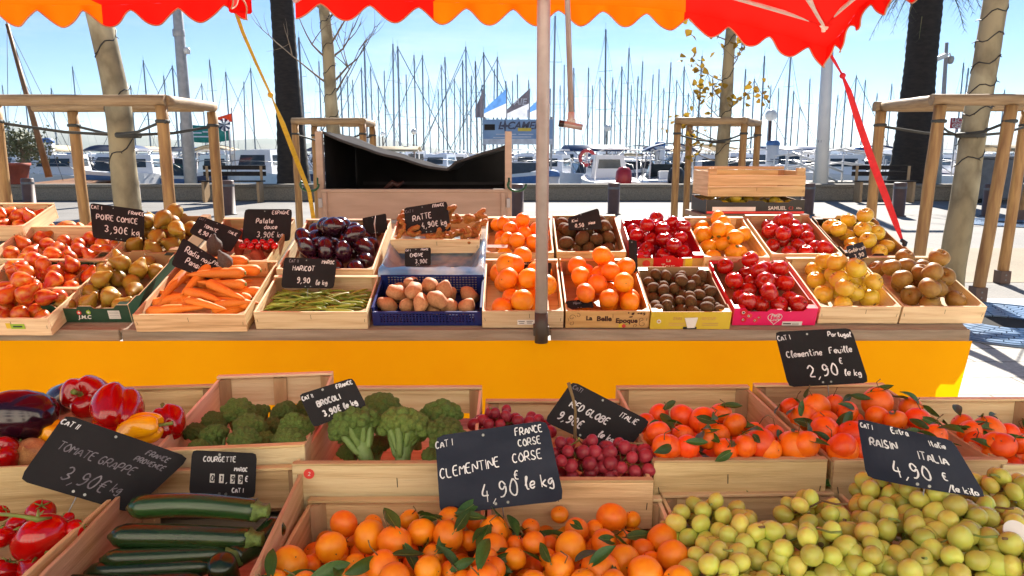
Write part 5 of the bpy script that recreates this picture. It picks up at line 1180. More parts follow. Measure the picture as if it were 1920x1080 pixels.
bsign('black slate chalked pomelo behind the metal pole', [(979, 491), (1035, 493), (1030, 528), (981, 528)], 3.52, 10, [('CAT I', .02, .86, .1, 0), ('Pomelo', .12, .52, .2, 0), ('9,90', .25, .16, .22, 0)], chalkw=.003)
bsign('brown black slate chalked kiwi among the large kiwis', [(1065, 408), (1122, 390), (1130, 430), (1066, 432)], 3.86, 10, [('Kiwi', .12, .56, .2, 0), ('0,50', .20, .20, .22, 0), ('piece', .62, .30, .15, 0)], chalkw=.0036)
bsign('small blue slate of smudged chalk over the yellow apples', [(1586, 462), (1618, 453), (1627, 482), (1594, 491)], 3.52, 8, [('Goldrush', .08, .54, .22, 0), ('3,90', .3, .14, .24, 0)], mat='slate_blue', chalkw=.003, stake=True)
bsign('black label curled flat on the rim of the vine printed crate', [(1060, 565), (1108, 560), (1114, 576), (1060, 581)], 3.24, 40, [('Navel', .3, .5, .3, 0, 'chalk_faint')], chalkw=.003, curl=.008)
bsign('blank black slate with a white spike behind the aubergines', [(679, 409), (724, 400), (727, 436), (683, 440)], 4.0, 8, [], curl=-.01)
mb = MB(); p = at_d(704, 404, 3.96); q = at_d(707, 462, 3.93); m_ = at_d(702, 420, 3.955)
mb.tube([p, p.lerp(m_, .5), m_, m_.lerp(q, .35), q], [.003, .010, .013, .005, .002], 'print_white', 8, flat=.25); tag(mb.build('label_spike'), 'white pointed label spike in front of the blank black slate', 'spike')
bsign('dark crumpled label at the corner of the red printed tray', [(1178, 448), (1194, 452), (1196, 512), (1180, 510)], 3.56, 6, [], curl=.006)
mb = MB(); f = font_mesh('x', .01, 'black'); bpy.data.meshes.remove(f)
p = at_plane(1012 - 80, 462, bplane(.115), BN); mb.box((-.055, -.012, 0), (.055, .012, .002), 'print_white', Matrix.Translation(p) @ E(30, 0, -6)); tag(mb.build('paper_slip', bevel=.0005), 'white paper slip lying on the small oranges', 'paper')

# ================================================================== umbrellas, pole, straps
def umbrella(name, label, edge, side, back, apex, bands, lobes, lobe_h, seed, sidebands):
    """edge: world points along the far hem from left to right; side: hem points from the right corner towards the camera; back: the two near corners"""
    root = empty(name, Vector((apex[0], apex[1], 0))); tag(root, label, 'umbrella', 'striped market umbrellas over the stall'); T = Matrix.Translation(root.location).inverted()
    hem = [Vector(p) for p in edge] + [Vector(p) for p in side[1:]] + [Vector(p) for p in back]
    A = Vector(apex)
    def samp(path, n):
        L = [0]
        for a_, b_ in zip(path, path[1:]): L.append(L[-1] + (b_ - a_).length)
        out = []
        for i in range(n + 1):
            s = L[-1] * i / n; k = max(j for j in range(len(path) - 1) if L[j] <= s + 1e-9); out.append(path[k].lerp(path[k + 1], (s - L[k]) / max(1e-9, L[k + 1] - L[k])))
        return out, L[-1]
    def smooth(path):
        q = [Vector(p) for p in path]
        for _ in range(2):
            o = [q[0]]
            for a_, b_ in zip(q, q[1:]): o += [a_.lerp(b_, .25), a_.lerp(b_, .75)]
            q = o + [q[-1]]
        return q
    paths = [(smooth(edge), bands, 'x'), (smooth(side), sidebands, 's')]
    bk = [Vector(side[-1])] + [Vector(p) for p in back] + [Vector(edge[0])]
    mb = MB()
    # canopy: rows from hem to apex with a slack belly
    full = []
    def colour(bandlist, s):
        for lim, c_ in bandlist:
            if s <= lim: return c_
        return bandlist[-1][1]
    NR = 10
    for path, bands_, _ in paths + [([bk[0], bk[1]], [(.3, 'red_canvas'), (.72, 'orange_canvas'), (9, 'red_canvas')], 'b'), ([bk[1], bk[2]], [(.5, 'red_canvas'), (9, 'orange_canvas')], 'b')]:
        n = 60; pts, L = samp(path, n)
        vs = []
        for j in range(NR + 1):
            t = j / NR
            for i, p in enumerate(pts):
                q = p.lerp(A, t); q.z -= .10 * math.sin(math.pi * t) * (.6 + .5 * math.sin(math.pi * i / n)) ; vs.append(q)
        for j in range(NR):
            for i in range(n): mb.add([vs[j * (n + 1) + i], vs[j * (n + 1) + i + 1], vs[(j + 1) * (n + 1) + i + 1], vs[(j + 1) * (n + 1) + i]], [(0, 1, 2, 3)], colour(bands_, (i + .5) / n), True)
    o = mb.build('canopy', root, T)
    bmw = o.modifiers.new('weld', 'WELD'); bmw.merge_threshold = .0008
    for path, bands_, nm in paths:
        L = sum((q - p).length for p, q in zip(path, path[1:])); nl = max(2, round(L / .262)); n = nl * 16; pts, L = samp(path, n); mb = MB(); hb = MB(); last = []
        out = [];
        for i in range(n + 1):
            ph = (i / 16) % 1; f = .26 + .74 * (.5 + .5 * math.cos(2 * math.pi * ph)) ** .75
            h = lobe_h * f; p = pts[i]
            w = .012 * math.sin(i * .35 + seed) + .006 * math.sin(i * .9)
            nrm = (pts[min(n, i + 1)] - pts[max(0, i - 1)]).cross(Vector((0, 0, 1))).normalized()
            out.append((p, p + Vector((0, 0, -h * .5)) + nrm * w * .5, p + Vector((0, 0, -h)) + nrm * w))
        for i in range(n):
            c_ = colour(bands_, (i + .5) / n)
            for k in (0, 1): mb.add([out[i][k], out[i + 1][k], out[i + 1][k + 1], out[i][k + 1]], [(0, 3, 2, 1)], c_, True)
        v = mb.build('valance', root, T); wm = v.modifiers.new('weld', 'WELD'); wm.merge_threshold = .0005
        hb.tube([q[2] for q in out], .0042, 'hem', 6); hb.build('hem_piping', root, T)
    return root, T
e0, e1, e2, e3, e4 = at_d(553, -6, 4.25), at_d(900, 8, 4.42), at_d(1225, 10, 4.58), at_d(1400, 46, 4.70), at_d(1550, 90, 4.80)
s1, s2 = at_d(1588, 52, 4.5), at_d(1628, -16, 4.2)
nr = Vector((2.15, 1.55, 2.44)); nl_ = Vector((-1.0, .95, 2.46)); AP = (.55, 2.55, 3.05)
um, T = umbrella('market_umbrella', 'red and orange scalloped umbrella drooping at its strapped corner above the long table', [e0, e1, e2, e3, e4], [e4, s1, s2, nr], [nl_], AP, [(.235, 'red_canvas'), (.70, 'orange_canvas'), (9, 'red_canvas')], 12, .115, 1, [(9, 'red_canvas')])
def sub(name, pts, r, mat, seg=10): mb = MB(); mb.tube(pts, r, mat, seg); return mb.build(name, um, T)
j0 = at_d(1545, 45, 4.52)
sub('frame_tube', [j0, at_d(1390, 0, 4.25), at_d(1100, -84, 3.8)], .011, 'white_tube')
sub('frame_tube', [j0, at_d(1598, 0, 4.15), at_d(1680, -70, 3.7)], .011, 'white_tube')
sub('rib', [j0 + Vector((-.01, -.02, .0)), at_d(1526, 12, 4.3), at_d(1480, -60, 3.85), Vector(AP) + Vector((0, 0, -.12))], .018, 'white_tube')
mb = MB(); mb.cbox((0, 0, 0), (.055, .05, .06), 'white_tube', Matrix.Translation(j0 + Vector((0, 0, .005))) @ E(10, 25, 10)); mb.tube([j0, j0 + Vector((0, 0, -.045))], [.018, .012], 'white_tube', 10); mb.build('corner_bracket', um, T, bevel=.006)
# rib ends elsewhere, out of frame
for q in (e0, nr, nl_): sub('rib', [Vector(AP) + Vector((0, 0, -.12)), Vector(q) + Vector((0, 0, -.02))], .016, 'white_tube', 8)
# left umbrella
f0, f1, f2, f3 = at_d(-500, -2, 4.3), at_d(-40, 6, 4.3), at_d(200, 12, 4.3), at_d(462, -4, 4.3)
um2, T2 = umbrella('market_umbrella', 'red and orange scalloped umbrella over the pears with a yellow strap', [f0, f1, f2, f3], [f3, f3 + Vector((.12, -1.2, .05)), f3 + Vector((.25, -3.0, .1))], [f0 + Vector((0, -3.0, .1))], ((f0.x + f3.x) / 2, 2.7, 3.05), [(.715, 'orange_canvas'), (9, 'red_canvas')], 11, .115, 3, [(9, 'red_canvas')])
mb = MB(); mb.cbox((0, 0, 0), (.12, .02, .09), 'red_canvas', Matrix.Translation(f3 + Vector((-.03, -.02, -.04))) @ E(0, 0, 20)); mb.build('corner_pocket', um2, T2, bevel=.01)
# pole on the table edge, crank rod
pl = empty('umbrella_pole', at_d(1014, 640, 3.10)); tag(pl, 'grey metal pole clamped to the front edge of the long table', 'pole'); Tp = Matrix.Translation(pl.location).inverted()
pb, pm_, pt = at_d(1015, 642, 3.10), at_d(1015, 587, 3.10), at_d(1020, -40, 3.10)
mb = MB(); mb.tube([pm_, pt, Vector((pt.x, pt.y, 2.82))], .0265, 'alu', 20); mb.build('tube', pl, Tp)
mb = MB(); mb.tube([pb, pm_ + Vector((0, 0, .004))], .0285, 'dark_sleeve', 20); mb.build('sleeve', pl, Tp)
mb = MB(); mb.box((-.034, -.012, -.02), (.034, .06, .02), 'dark_sleeve', Matrix.Translation(pb + Vector((0, .0, .05)))); mb.build('clamp', pl, Tp, bevel=.003)
cr = empty('crank_rod', at_d(1070, 205, 3.5)); tag(cr, 'thin metal crank rod hanging from the umbrella beside the pole', 'rod'); Tc = Matrix.Translation(cr.location).inverted()
r0, r1 = at_d(1062, -60, 3.5), at_d(1071, 215, 3.5)
mb = MB(); mb.tube([r0 + Vector((0, 0, .35)), r0, r1], .0125, 'alu', 12); mb.build('rod', cr, Tc)
mb = MB(); h0, h1 = at_d(1049, 231, 3.48), at_d(1092, 239, 3.48); mb.tube([h0, h1], .0135, 'alu', 12); mb.build('handle', cr, Tc)
mb = MB(); mb.tube([h0 - Vector((.003, 0, 0)), h0 + Vector((.02, 0, -.004))], .015, 'black', 12); mb.build('end_cap', cr, Tc)
mb = MB(); mb.tube([r1 + Vector((0, 0, .012)), r1 + Vector((.0, 0, -.06))], [.016, .018], 'alu', 10); mb.cbox(r1 + Vector((0, 0, -.035)), (.04, .03, .03), 'alu'); mb.build('hinge', cr, Tc, bevel=.003)
def strap(name, label, pts, w, mat, knots, rope_to=None):
    mb = MB(); vs, fs = [], []
    for i, (p, ww, tw) in enumerate(pts):
        t = (pts[min(i + 1, len(pts) - 1)][0] - pts[max(0, i - 1)][0]).normalized(); sd = t.cross((p - CAM).normalized()).normalized(); sd.rotate(Quaternion(t, R(tw))); n = t.cross(sd)
        for a_, b_ in ((-1, -1), (1, -1), (1, 1), (-1, 1)): vs.append(p + sd * a_ * ww / 2 + n * b_ * .0012)
    for i in range(len(pts) - 1):
        for k in range(4): fs.append((i * 4 + k, i * 4 + (k + 1) % 4, i * 4 + 4 + (k + 1) % 4, i * 4 + 4 + k))
    mb.add(vs, fs, mat, False)
    for kp, r in knots: mb.lathe([(.001, -r), (r * .8, -r * .6), (r, 0), (r * .8, r * .6), (.001, r)], mat, 10, Matrix.Translation(kp))
    return tag(mb.build(name), label, 'strap')
Y = lambda x, y, d: at_d(x, y, d)
strap('yellow_strap', 'yellow tie down strap running from the umbrella corner to the trailer', [(Y(432, -8, 4.3), .022, 0), (Y(455, 60, 4.55), .020, 10), (Y(480, 118, 4.8), .018, 0), (Y(505, 172, 5.05), .018, 40), (Y(512, 188, 5.1), .016, 60), (Y(530, 232, 5.4), .034, 10), (Y(556, 300, 5.9), .036, 0), (Y(580, 360, 6.3), .034, 20), (Y(590, 425, 6.4), .036, 0)], .02, 'yellow_strap', [(Y(507, 178, 5.07), .02)])
strap('red_strap', 'red tie down strap running from the drooping umbrella corner behind the apples', [(Y(1551, 92, 4.82), .018, 0), (Y(1564, 114, 4.8), .018, 0), (Y(1578, 138, 4.8), .014, 50), (Y(1592, 172, 4.75), .032, 0), (Y(1612, 235, 4.72), .040, 10), (Y(1638, 310, 4.68), .042, 0), (Y(1662, 372, 4.62), .040, 0), (Y(1680, 420, 4.58), .034, 10), (Y(1692, 452, 4.56), .016, 40)], .03, 'red_strap', [(Y(1580, 142, 4.8), .02)])
mb = MB(); pts = [Y(1690, 450, 4.55), Y(1697, 455, 4.55), Y(1694, 465, 4.53), Y(1700, 480, 4.5), Y(1704, 500, 4.48)]; mb.tube(pts, [.012, .016, .014, .010, .008], 'black', 8); tag(mb.build('tie_cord'), 'black knotted cord at the lower end of the red strap', 'cord')

# ================================================================== trailer with tarpaulin behind the table
DT = 6.6
TX0, TX1 = at_d(603, 300, DT).x, at_d(950, 300, DT).x
zt, zb, zu = at_d(700, 354, DT).z, .55, at_d(700, 246, DT).z
tr = empty('trailer', Vector(((TX0 + TX1) / 2, DT + 1, 0))); tag(tr, 'open flatbed trailer with pinkish drop side and black tarpaulin', 'trailer'); Tt = Matrix.Translation(tr.location).inverted()
def tpart(name, f, bevel=.004): mb = MB(); f(mb); return mb.build(name, tr, Tt, bevel)
def drop(mb):
    mb.box((TX0 - .005, DT - .03, zb), (TX1 + .01, DT, zt - .01), 'trailer_metal'); mb.box((TX0 - .01, DT - .045, zt - .03), (TX1 + .015, DT + .005, zt), 'trailer_metal')
    mb.box((TX0 - .01, DT - .045, zt - .30), (TX1 + .015, DT - .031, zt - .27), 'grey_paint')
    for x in (TX0 + .02, TX1 - .03): mb.box((x - .02, DT - .046, zb), (x + .02, DT - .0305, zt - .031), 'trailer_metal')
tpart('drop_side', drop)
for x in (TX0 - .015, TX1 + .015):
    tpart('corner_post', lambda mb: mb.box((x - .03, DT - .02, .5), (x + .03, DT + .04, zu), 'trailer_metal'))
    tpart('latch', lambda mb: (mb.box((x - .016, DT - .055, zt - .16), (x + .016, DT - .022, zt - .08), 'grey_paint')))
tpart('bed', lambda mb: mb.box((TX0, DT + .01, .50), (TX1, DT + 2.4, .56), 'tarp_black'))
for x in (TX0, TX1): tpart('side_board', lambda mb: mb.box((x - .012, DT + .05, .56), (x + .012, DT + 2.4, zt), 'tarp_black'))
tpart('headboard', lambda mb: (mb.box((TX0, DT + 1.35, .56), (TX1, DT + 1.39, zt + .05), 'tarp_black'), mb.box((TX0 + .1, DT + 1.3, zt - .02), (TX1 - .05, DT + 1.335, zt + .01), 'tarp_grey')), 0)
for x in (TX0 + .25, TX1 - .25):
    for y in (DT + .9, DT + 1.6):
        def wheel(mb): mb.lathe([(.10, -.08), (.24, -.09), (.29, -.05), (.29, .05), (.24, .09), (.10, .08)], 'black', 24, Matrix.Translation((x, y, .29)) @ Matrix.Rotation(R(90), 4, 'Y'))
        tpart('wheel', wheel, 0)
# tarpaulin: sags from the two posts to a low point
mb = MB(); NX, NY = 40, 12; vs, fs = [], []
fro = [(606, 246), (640, 262), (700, 283), (760, 300), (800, 312), (838, 318), (852, 304), (880, 293), (915, 283), (946, 272)]
for j in range(NY + 1):
    v = j / NY
    for i in range(NX + 1):
        u = i / NX; x = 606 + u * (946 - 606); k = max(q for q in range(len(fro) - 1) if fro[q][0] <= x + .01); k = min(k, len(fro) - 2); f = (x - fro[k][0]) / (fro[k + 1][0] - fro[k][0])
        p = at_d(x, fro[k][1] * (1 - f) + fro[k + 1][1] * f, DT - .0 + .03); zz = p.z - .015 * v + .012 * mn.noise(Vector((u * 8, v * 6, 2)))
        vs.append((TX0 + u * (TX1 - TX0), DT + .03 + v * 1.3, zz))
for j in range(NY):
    for i in range(NX): fs.append((j * (NX + 1) + i, j * (NX + 1) + i + 1, (j + 1) * (NX + 1) + i + 1, (j + 1) * (NX + 1) + i))
mb.add(vs, fs, 'tarp_grey', True)
lb = MB(); lv = [(v[0], v[1], v[2] - .012) for v in vs] + [(vs[NY * (NX + 1) + i][0], DT + 1.34, zt - .25) for i in range(NX + 1)]
lb.add(lv, fs + [(NY * (NX + 1) + i, NY * (NX + 1) + i + 1, (NY + 1) * (NX + 1) + i + 1, (NY + 1) * (NX + 1) + i) for i in range(NX)], 'tarp_black', True); lb.build('tarpaulin_lining', tr, Tt)
hem = [Vector(q) + Vector((0, -.004, -.004)) for q in vs[:NX + 1]]; mb.tube(hem, .012, 'tarp_grey', 8)
tpt = mb.build('tarpaulin', tr, Tt); sm = tpt.modifiers.new('solid', 'SOLIDIFY'); sm.thickness = .004
tpart('side_sheet', lambda mb: mb.add([(TX0 + .02, DT + .03, zu), (TX0 + .02, DT + 1.33, zu - .03), (TX0 + .02, DT + 1.33, zt - .05), (TX0 + .02, DT + .03, zt - .05)], [(0, 1, 2, 3)], 'tarp_black'), 0)
mb = MB(); p = at_d(742, 348, DT + .3); p.z = zt + .0; mb.tube([p + Vector((-.1, 0, -.02)), p + Vector((-.03, .02, .04)), p + Vector((.02, 0, .015)), p + Vector((.07, .03, .05))], [.02, .03, .025, .01], 'print_brown', 8); tag(mb.build('glove'), 'crumpled brown work glove lying inside the trailer edge', 'glove')
for x, s, lb in ((TX0 - .10, -1, 'green plastic hook hanging beside the yellow strap'), (TX1 + .09, 1, 'green plastic hook hanging off the trailer near the pole')):
    mb = MB(); z = at_d(960, 346, DT).z
    mb.tube([(x + .08 * math.cos(t), DT - .06, z + .055 * math.sin(t)) for t in [math.pi * .05 - s * 0 - i * math.pi * 1.25 / 12 for i in range(13)]], .010, 'green_hose', 8); mb.tube([(x - s * .07, DT - .06, z), (x - s * .07, DT - .05, z + .06)], .008, 'green_hose', 8)
    tag(mb.build('green_hook'), lb, 'hook')
# ================================================================== street furniture and trees
def log(mb, a, b, r, mat, seed=0, seg=14):
    a, b = Vector(a), Vector(b); n = 10; pts = [a.lerp(b, i / n) + Vector((mn.noise(Vector((i * .4, seed, 0))), mn.noise(Vector((i * .4, seed, 5))), mn.noise(Vector((i * .4, seed, 9))))) * r * .12 for i in range(n + 1)]
    mb.tube(pts, [r * (1 + .06 * mn.noise(Vector((i * .7, seed, 3)))) for i in range(n + 1)], mat, seg)
def tree_guard(label, posts, beams, r=.055, straps=(), zt=2.08, trunk=None):
    cx = sum(p[0][0] for p in posts) / len(posts); cy = sum(p[0][1] for p in posts) / len(posts)
    rt = empty('tree_guard', Vector((cx, cy, 0))); tag(rt, label, 'tree guard', 'wooden tree guards on the quay'); T = Matrix.Translation(rt.location).inverted()
    for i, (b, t) in enumerate(posts):
        mb = MB(); log(mb, (b[0], b[1], 0.004), (t[0], t[1], zt), r, 'log_wood', i + cx); p = mb.build('post', rt, T)
        mb = MB(); mb.box((-r * 1.05, -r * 1.15, 0.001), (r * 1.05, r * 1.15, .16), 'bollard_paint', Matrix.Translation((b[0], b[1], 0)))
        for z in (.05, .11): mb.tube([(b[0], b[1] - r * 1.15, z), (b[0], b[1] - r * 1.15 - .006, z)], .012, 'wire', 8)
        mb.build('shoe', rt, T, bevel=.004)
    for i, (a, b) in enumerate(beams):
        a, b = Vector((*a, zt + r * .9)), Vector((*b, zt + r * .9)); d = (b - a); M = Matrix.Translation((a + b) / 2) @ alignx(d); L = d.length + r * 1.6; mb = MB()
        log(mb, (-L / 2, 0, 0), (L / 2, 0, 0), r * .95, 'log_beam', i * 3 + cy)
        mb.build('beam', rt, T @ M)
    if trunk:
        for (x, y, z, tr_) in [(p[1][0], p[1][1], zt - .17, trunk) for p in posts]:
            a = Vector((x, y, z)); d = Vector((tr_[0] - x, tr_[1] - y, 0)); e_ = Vector((tr_[0], tr_[1], z - .12)); s_ = d.normalized(); side = Vector((-s_.y, s_.x, 0)) * tr_[2]
            pts = [a - s_ * r * 1.1, a + side * .2, (a + e_) / 2 + Vector((0, 0, -.03)) + side * .5, e_ + side * 1.02, e_ + s_ * tr_[2] * 1.02]
            mb = MB(); mb.tube([q for q in pts], .016, 'rubber', 6, flat=.4); mb.tube([a + Vector((math.cos(t) * r * 1.08, math.sin(t) * r * 1.08, .01)) for t in [i * .5236 for i in range(13)]], .018, 'rubber', 6, flat=.5); mb.build('tie_strap', rt, T)
        mb = MB(); mb.tube([Vector((tr_[0] + math.cos(t) * tr_[2] * 1.03, tr_[1] + math.sin(t) * tr_[2] * 1.03, zt - .29)) for t in [i * .3927 for i in range(17)]], .030, 'rubber', 6, flat=.4); mb.build('trunk_collar', rt, T)
def X(px, d, py=300): return at_d(px, py, d).x
def trunk_mesh(base, top, r0, r1, seed, mat='plane_bark', flare=.15, n=26, seg=22, lump=.08):
    mb = MB(); a, b = Vector(base), Vector(top); pts, rad = [], []
    for i in range(n + 1):
        t = i / n; p = a.lerp(b, t) + Vector((mn.noise(Vector((t * 3, seed, 0))), mn.noise(Vector((t * 3, seed, 4))), 0)) * r0 * .55 * min(1, t * 3)
        pts.append(p); rad.append((r0 + (r1 - r0) * t) * (1 + flare * math.exp(-t * 14)) * (1 + lump * mn.noise(Vector((t * 9, seed, 8)))))
    mb.tube(pts, rad, mat, seg); return mb, pts, rad
def wires(pts, rad, t0, t1, turns, root, T, r=.006, seed=0):
    mb = MB(); N = int(turns * 16); q = []
    for i in range(N + 1):
        t = t0 + (t1 - t0) * i / N; k = t * (len(pts) - 1); j = min(len(pts) - 2, int(k)); f = k - j; c = pts[j].lerp(pts[j + 1], f); rr = rad[j] + (rad[j + 1] - rad[j]) * f + r * .6
        a = i / 16 * 6.283 + seed; q.append(c + Vector((math.cos(a) * rr, math.sin(a) * rr, .03 * math.sin(i * 1.3))))
    mb.tube(q, r, 'black', 5)
    for i in range(3, N, 5):
        d = (q[i] - pts[0]); d.z = 0; d = Vector((math.cos(i / 16 * 6.283 + seed), math.sin(i / 16 * 6.283 + seed), -.5)); mb.tube([q[i], q[i] + d * .035], [r * .8, r * .5], 'black', 4)
    mb.build('light_string', root, T)
def branches(mb, p, d, L, r, depth, rng, tips, mat='twig', up=.15, kink=.35):
    pts = [p]; n = 5; q = Vector(p); dd = Vector(d).normalized()
    for i in range(n):
        dd = (dd + Vector((rng.gauss(0, kink), rng.gauss(0, kink), rng.gauss(up, kink * .6))) * .35).normalized(); q = q + dd * L / n; pts.append(Vector(q))
    mb.tube(pts, [r * (1 - .75 * i / n) for i in range(n + 1)], mat, 6, cap=False)
    tips.append((pts[-1], dd))
    if depth > 0:
        for k in range(rng.choice((2, 3, 3))):
            i = rng.randint(2, n); e_ = (dd + Vector((rng.gauss(0, .7), rng.gauss(0, .7), rng.gauss(.1, .5)))).normalized(); branches(mb, pts[i], e_, L * rng.uniform(.5, .75), r * .5, depth - 1, rng, tips, mat, up, kink)
def leaves(tips, n, spread, size, mat, rng):
    mb = MB()
    for _ in range(n):
        p, d = rng.choice(tips); q = p + Vector((rng.gauss(0, spread), rng.gauss(0, spread), rng.gauss(-.2 * spread, spread))); s = size * rng.uniform(.6, 1.2); M = Matrix.Translation(q) @ rndm(rng)
        mb.add([(0, 0, 0), (s * .5, s * .35, s * .1), (s * .25, s * .8, 0), (0, s, -s * .12), (-s * .3, s * .75, 0), (-s * .5, s * .3, s * .1)], [(0, 1, 2, 3, 4, 5)], mat, False, M)
    return mb
# --- the large tree and guard by the pears
d1, d2 = 8.05, 9.25
xl, xr1 = X(2, d1), X(311, d1); xb0, xb1 = X(150, d2), X(404, d2)
tx, ty = X(243, 8.65), 8.65
tree_guard('weathered log tree guard around the thick trunk behind the pears', [((xl, d1), (xl, d1)), ((xr1, d1), (xr1, d1)), ((xb0, d2), (xb0 - .03, d2)), ((xb1, d2), (xb1, d2))], [((xl - .8, d1), (xr1, d1)), ((xr1 + .03, d1 + .06), (xb1 + .02, d2 - .06)), ((xl - .3, d2 + .02), (xb1 - .16, d2 + .02))], .062, trunk=(tx, ty, .135))
def plane_tree(label, base, top, r0, r1, seed, turns, extra=None, sway=0):
    rt = empty('plane_tree', Vector(base)); tag(rt, label, 'tree', 'plane trees on the quay'); T = Matrix.Translation(base).inverted()
    mb, pts, rad = trunk_mesh(base, top, r0, r1, seed); mb.build('trunk', rt, T)
    if turns: wires(pts, rad, .32, 1, turns, rt, T, .007, seed)
    return rt, T, pts, rad
rt, T, pts, rad = plane_tree('thick mottled plane trunk inside the log guard behind the pears', (tx, ty, 0), (X(192, 8.65, 20) - .08, ty, 4.2), .150, .118, 2, 5)
rng = random.Random(4); mb = MB(); tips = []
for k in range(5): branches(mb, pts[-1], (math.cos(k * 1.3), math.sin(k * 1.3), .8), 1.6, .07, 2, rng, tips)
mb.build('branches', rt, T)
# --- right hand guard and tree
g1, g2 = 8.0, 9.15
rx0, rx1 = X(1748, g1), X(1832, g1, 560); bx0 = X(1640, g2); bx1 = X(1790, g2)
tx2 = X(1815, 8.55); 
tree_guard('weathered log tree guard around the pale trunk beyond the russet apples', [((rx0 - .06, g1), (rx0 + .03, g1)), ((rx1, g1), (X(1896, g1, 205), g1)), ((bx0, g2), (bx0 + .03, g2)), ((X(1905, g2), g2), (X(1915, g2), g2))], [((rx0 - .02, g1), (X(1990, g1), g1)), ((rx0, g1 + .07), (bx0 + .05, g2 - .08)), ((bx0, g2 + .02), (X(1900, g2), g2 + .02))], .062, trunk=(tx2, 8.55, .135))
rt, T, pts, rad = plane_tree('pale mottled plane trunk wound with black light string in the right hand guard', (X(1783, 8.55, 500), 8.55, 0), (X(1856, 8.55, 0) + .12, 8.55, 4.2), .142, .118, 6, 11)
rng = random.Random(8); mb = MB(); tips = []
for k in range(5): branches(mb, pts[-1], (math.cos(k * 1.3), math.sin(k * 1.3), .8), 1.6, .06, 2, rng, tips)
mb.build('branches', rt, T)
# --- middle guards with young trees
for (px0, px1, pxb0, pxb1, dA, dB, lb) in ((556, 682, 592, 700, 13.4, 14.6, 'small log tree guard around the bare tree beyond the trailer'), (1268, 1392, 1290, 1418, 13.2, 14.4, 'small log tree guard around the yellow leaved tree beyond the stacked boxes')):
    A_ = [(X(px0, dA), dA), (X(px1, dA), dA), (X(pxb0, dB), dB), (X(pxb1, dB), dB)]
    tree_guard(lb, [(A_[0], A_[0]), (A_[1], A_[1]), (A_[2], A_[2]), (A_[3], A_[3])], [(A_[0], A_[1]), (A_[1], A_[3]), (A_[2], A_[3])], .062, trunk=((A_[0][0] + A_[3][0]) / 2, (dA + dB) / 2, .13))
rt, T, pts, rad = plane_tree('bare young plane tree with thin winter twigs beyond the trailer', (X(634, 14), 14, 0), (X(607, 14, 0) - .03, 14, 5.6), .15, .075, 11, 9)
rng = random.Random(21); mb = MB(); tips = []
for i in (12, 13, 15, 16, 18, 19, 21, 22, 24, 25, 26):
    for s in ((-1, 1) if i % 2 else (1,)): branches(mb, pts[i], (s * rng.uniform(.5, 1), rng.uniform(-.5, .5), rng.uniform(.3, .9)), rng.uniform(.8, 1.3), .022, 2, rng, tips, up=.3)
mb.build('branches', rt, T)
rt, T, pts, rad = plane_tree('young plane tree with a few yellow leaves beyond the stacked boxes', (X(1350, 13.8), 13.8, 0), (X(1372, 13.8, 60), 13.8, 4.6), .135, .085, 15, 5)
rng = random.Random(31); mb = MB(); tips = []
for i in (8, 10, 12, 13, 14, 16, 17, 18, 20, 22, 24, 26):
    branches(mb, pts[i], (rng.choice((-1, -1, .6)) * rng.uniform(.6, 1), rng.uniform(-.5, .5), rng.uniform(.1, .6)), rng.uniform(.5, .75), .014, 1, rng, tips, up=.1)
mb.build('branches', rt, T); leaves(tips, 230, .10, .13, 'yellow_leaf', rng).build('crown', rt, T)
# --- palms
def palm(label, px0, px1, d, r0, r1, top, seed, hang):
    base = Vector((X(px0, d, 345), d, .0)); tp = Vector((X(px1, d, 0), d, 0)); k = (at_d(960, 0, d).z); tp = base + (Vector((tp.x, d, k)) - base) * (top / k)
    rt = empty('palm_tree', base); tag(rt, label, 'palm', 'dark palm trunks on the quay edge'); T = Matrix.Translation(base).inverted()
    mb = MB(); n = 60; pts, rad = [], []
    for i in range(n + 1):
        t = i / n; pts.append(base.lerp(tp, t)); rad.append((r0 + (r1 - r0) * min(1, t * 1.6)) * (1 + .35 * math.exp(-t * 9)) * (1 + .035 * (i % 2)) * (1 + .03 * mn.noise(Vector((t * 20, seed, 0)))))
    mb.tube(pts, rad, 'palm_bark', 24); mb.build('trunk', rt, T)
    rng = random.Random(seed); mb = MB()
    for f in range(46):
        a = f * 2.4; el = rng.uniform(-1.2, 1.1) if f < 30 else -1.35; L = rng.uniform(2.0, 2.8) if f < 30 else hang
        d0 = Vector((math.cos(a) * math.cos(el), math.sin(a) * math.cos(el), math.sin(el))); p = tp + Vector((0, 0, .1)); q = [Vector(p)]
        for i in range(9): d0 = (d0 + Vector((0, 0, -.16))).normalized(); p = p + d0 * L / 9; q.append(Vector(p))
        mb.tube(q, [.03 - .0028 * i for i in range(10)], 'palm_leaf', 5, cap=False)
        for i in range(1, 10):
            for s in (-1, 1):
                for _ in range(2):
                    sd = d0.cross(Vector((0, 0, 1))).normalized() * s; l = .45 * math.sin(.4 + i * .28) + .08; e_ = q[i] + (sd * .75 + d0 * .5 + Vector((0, 0, -.35 + rng.uniform(-.2, .2)))) * l; w = Vector((0, 0, .02)) + d0 * .02
                    mb.add([q[i] - w, q[i] + w, e_], [(0, 1, 2)], 'palm_leaf')
    mb.build('crown', rt, T)
palm('dark palm trunk seen beside the yellow strap', 552, 528, 27, .50, .38, 9.0, 3, 1.6)
palm('dark palm trunk with hanging dead fronds near the red strap', 1703, 1738, 27, .62, .50, 7.6, 5, 1.6)
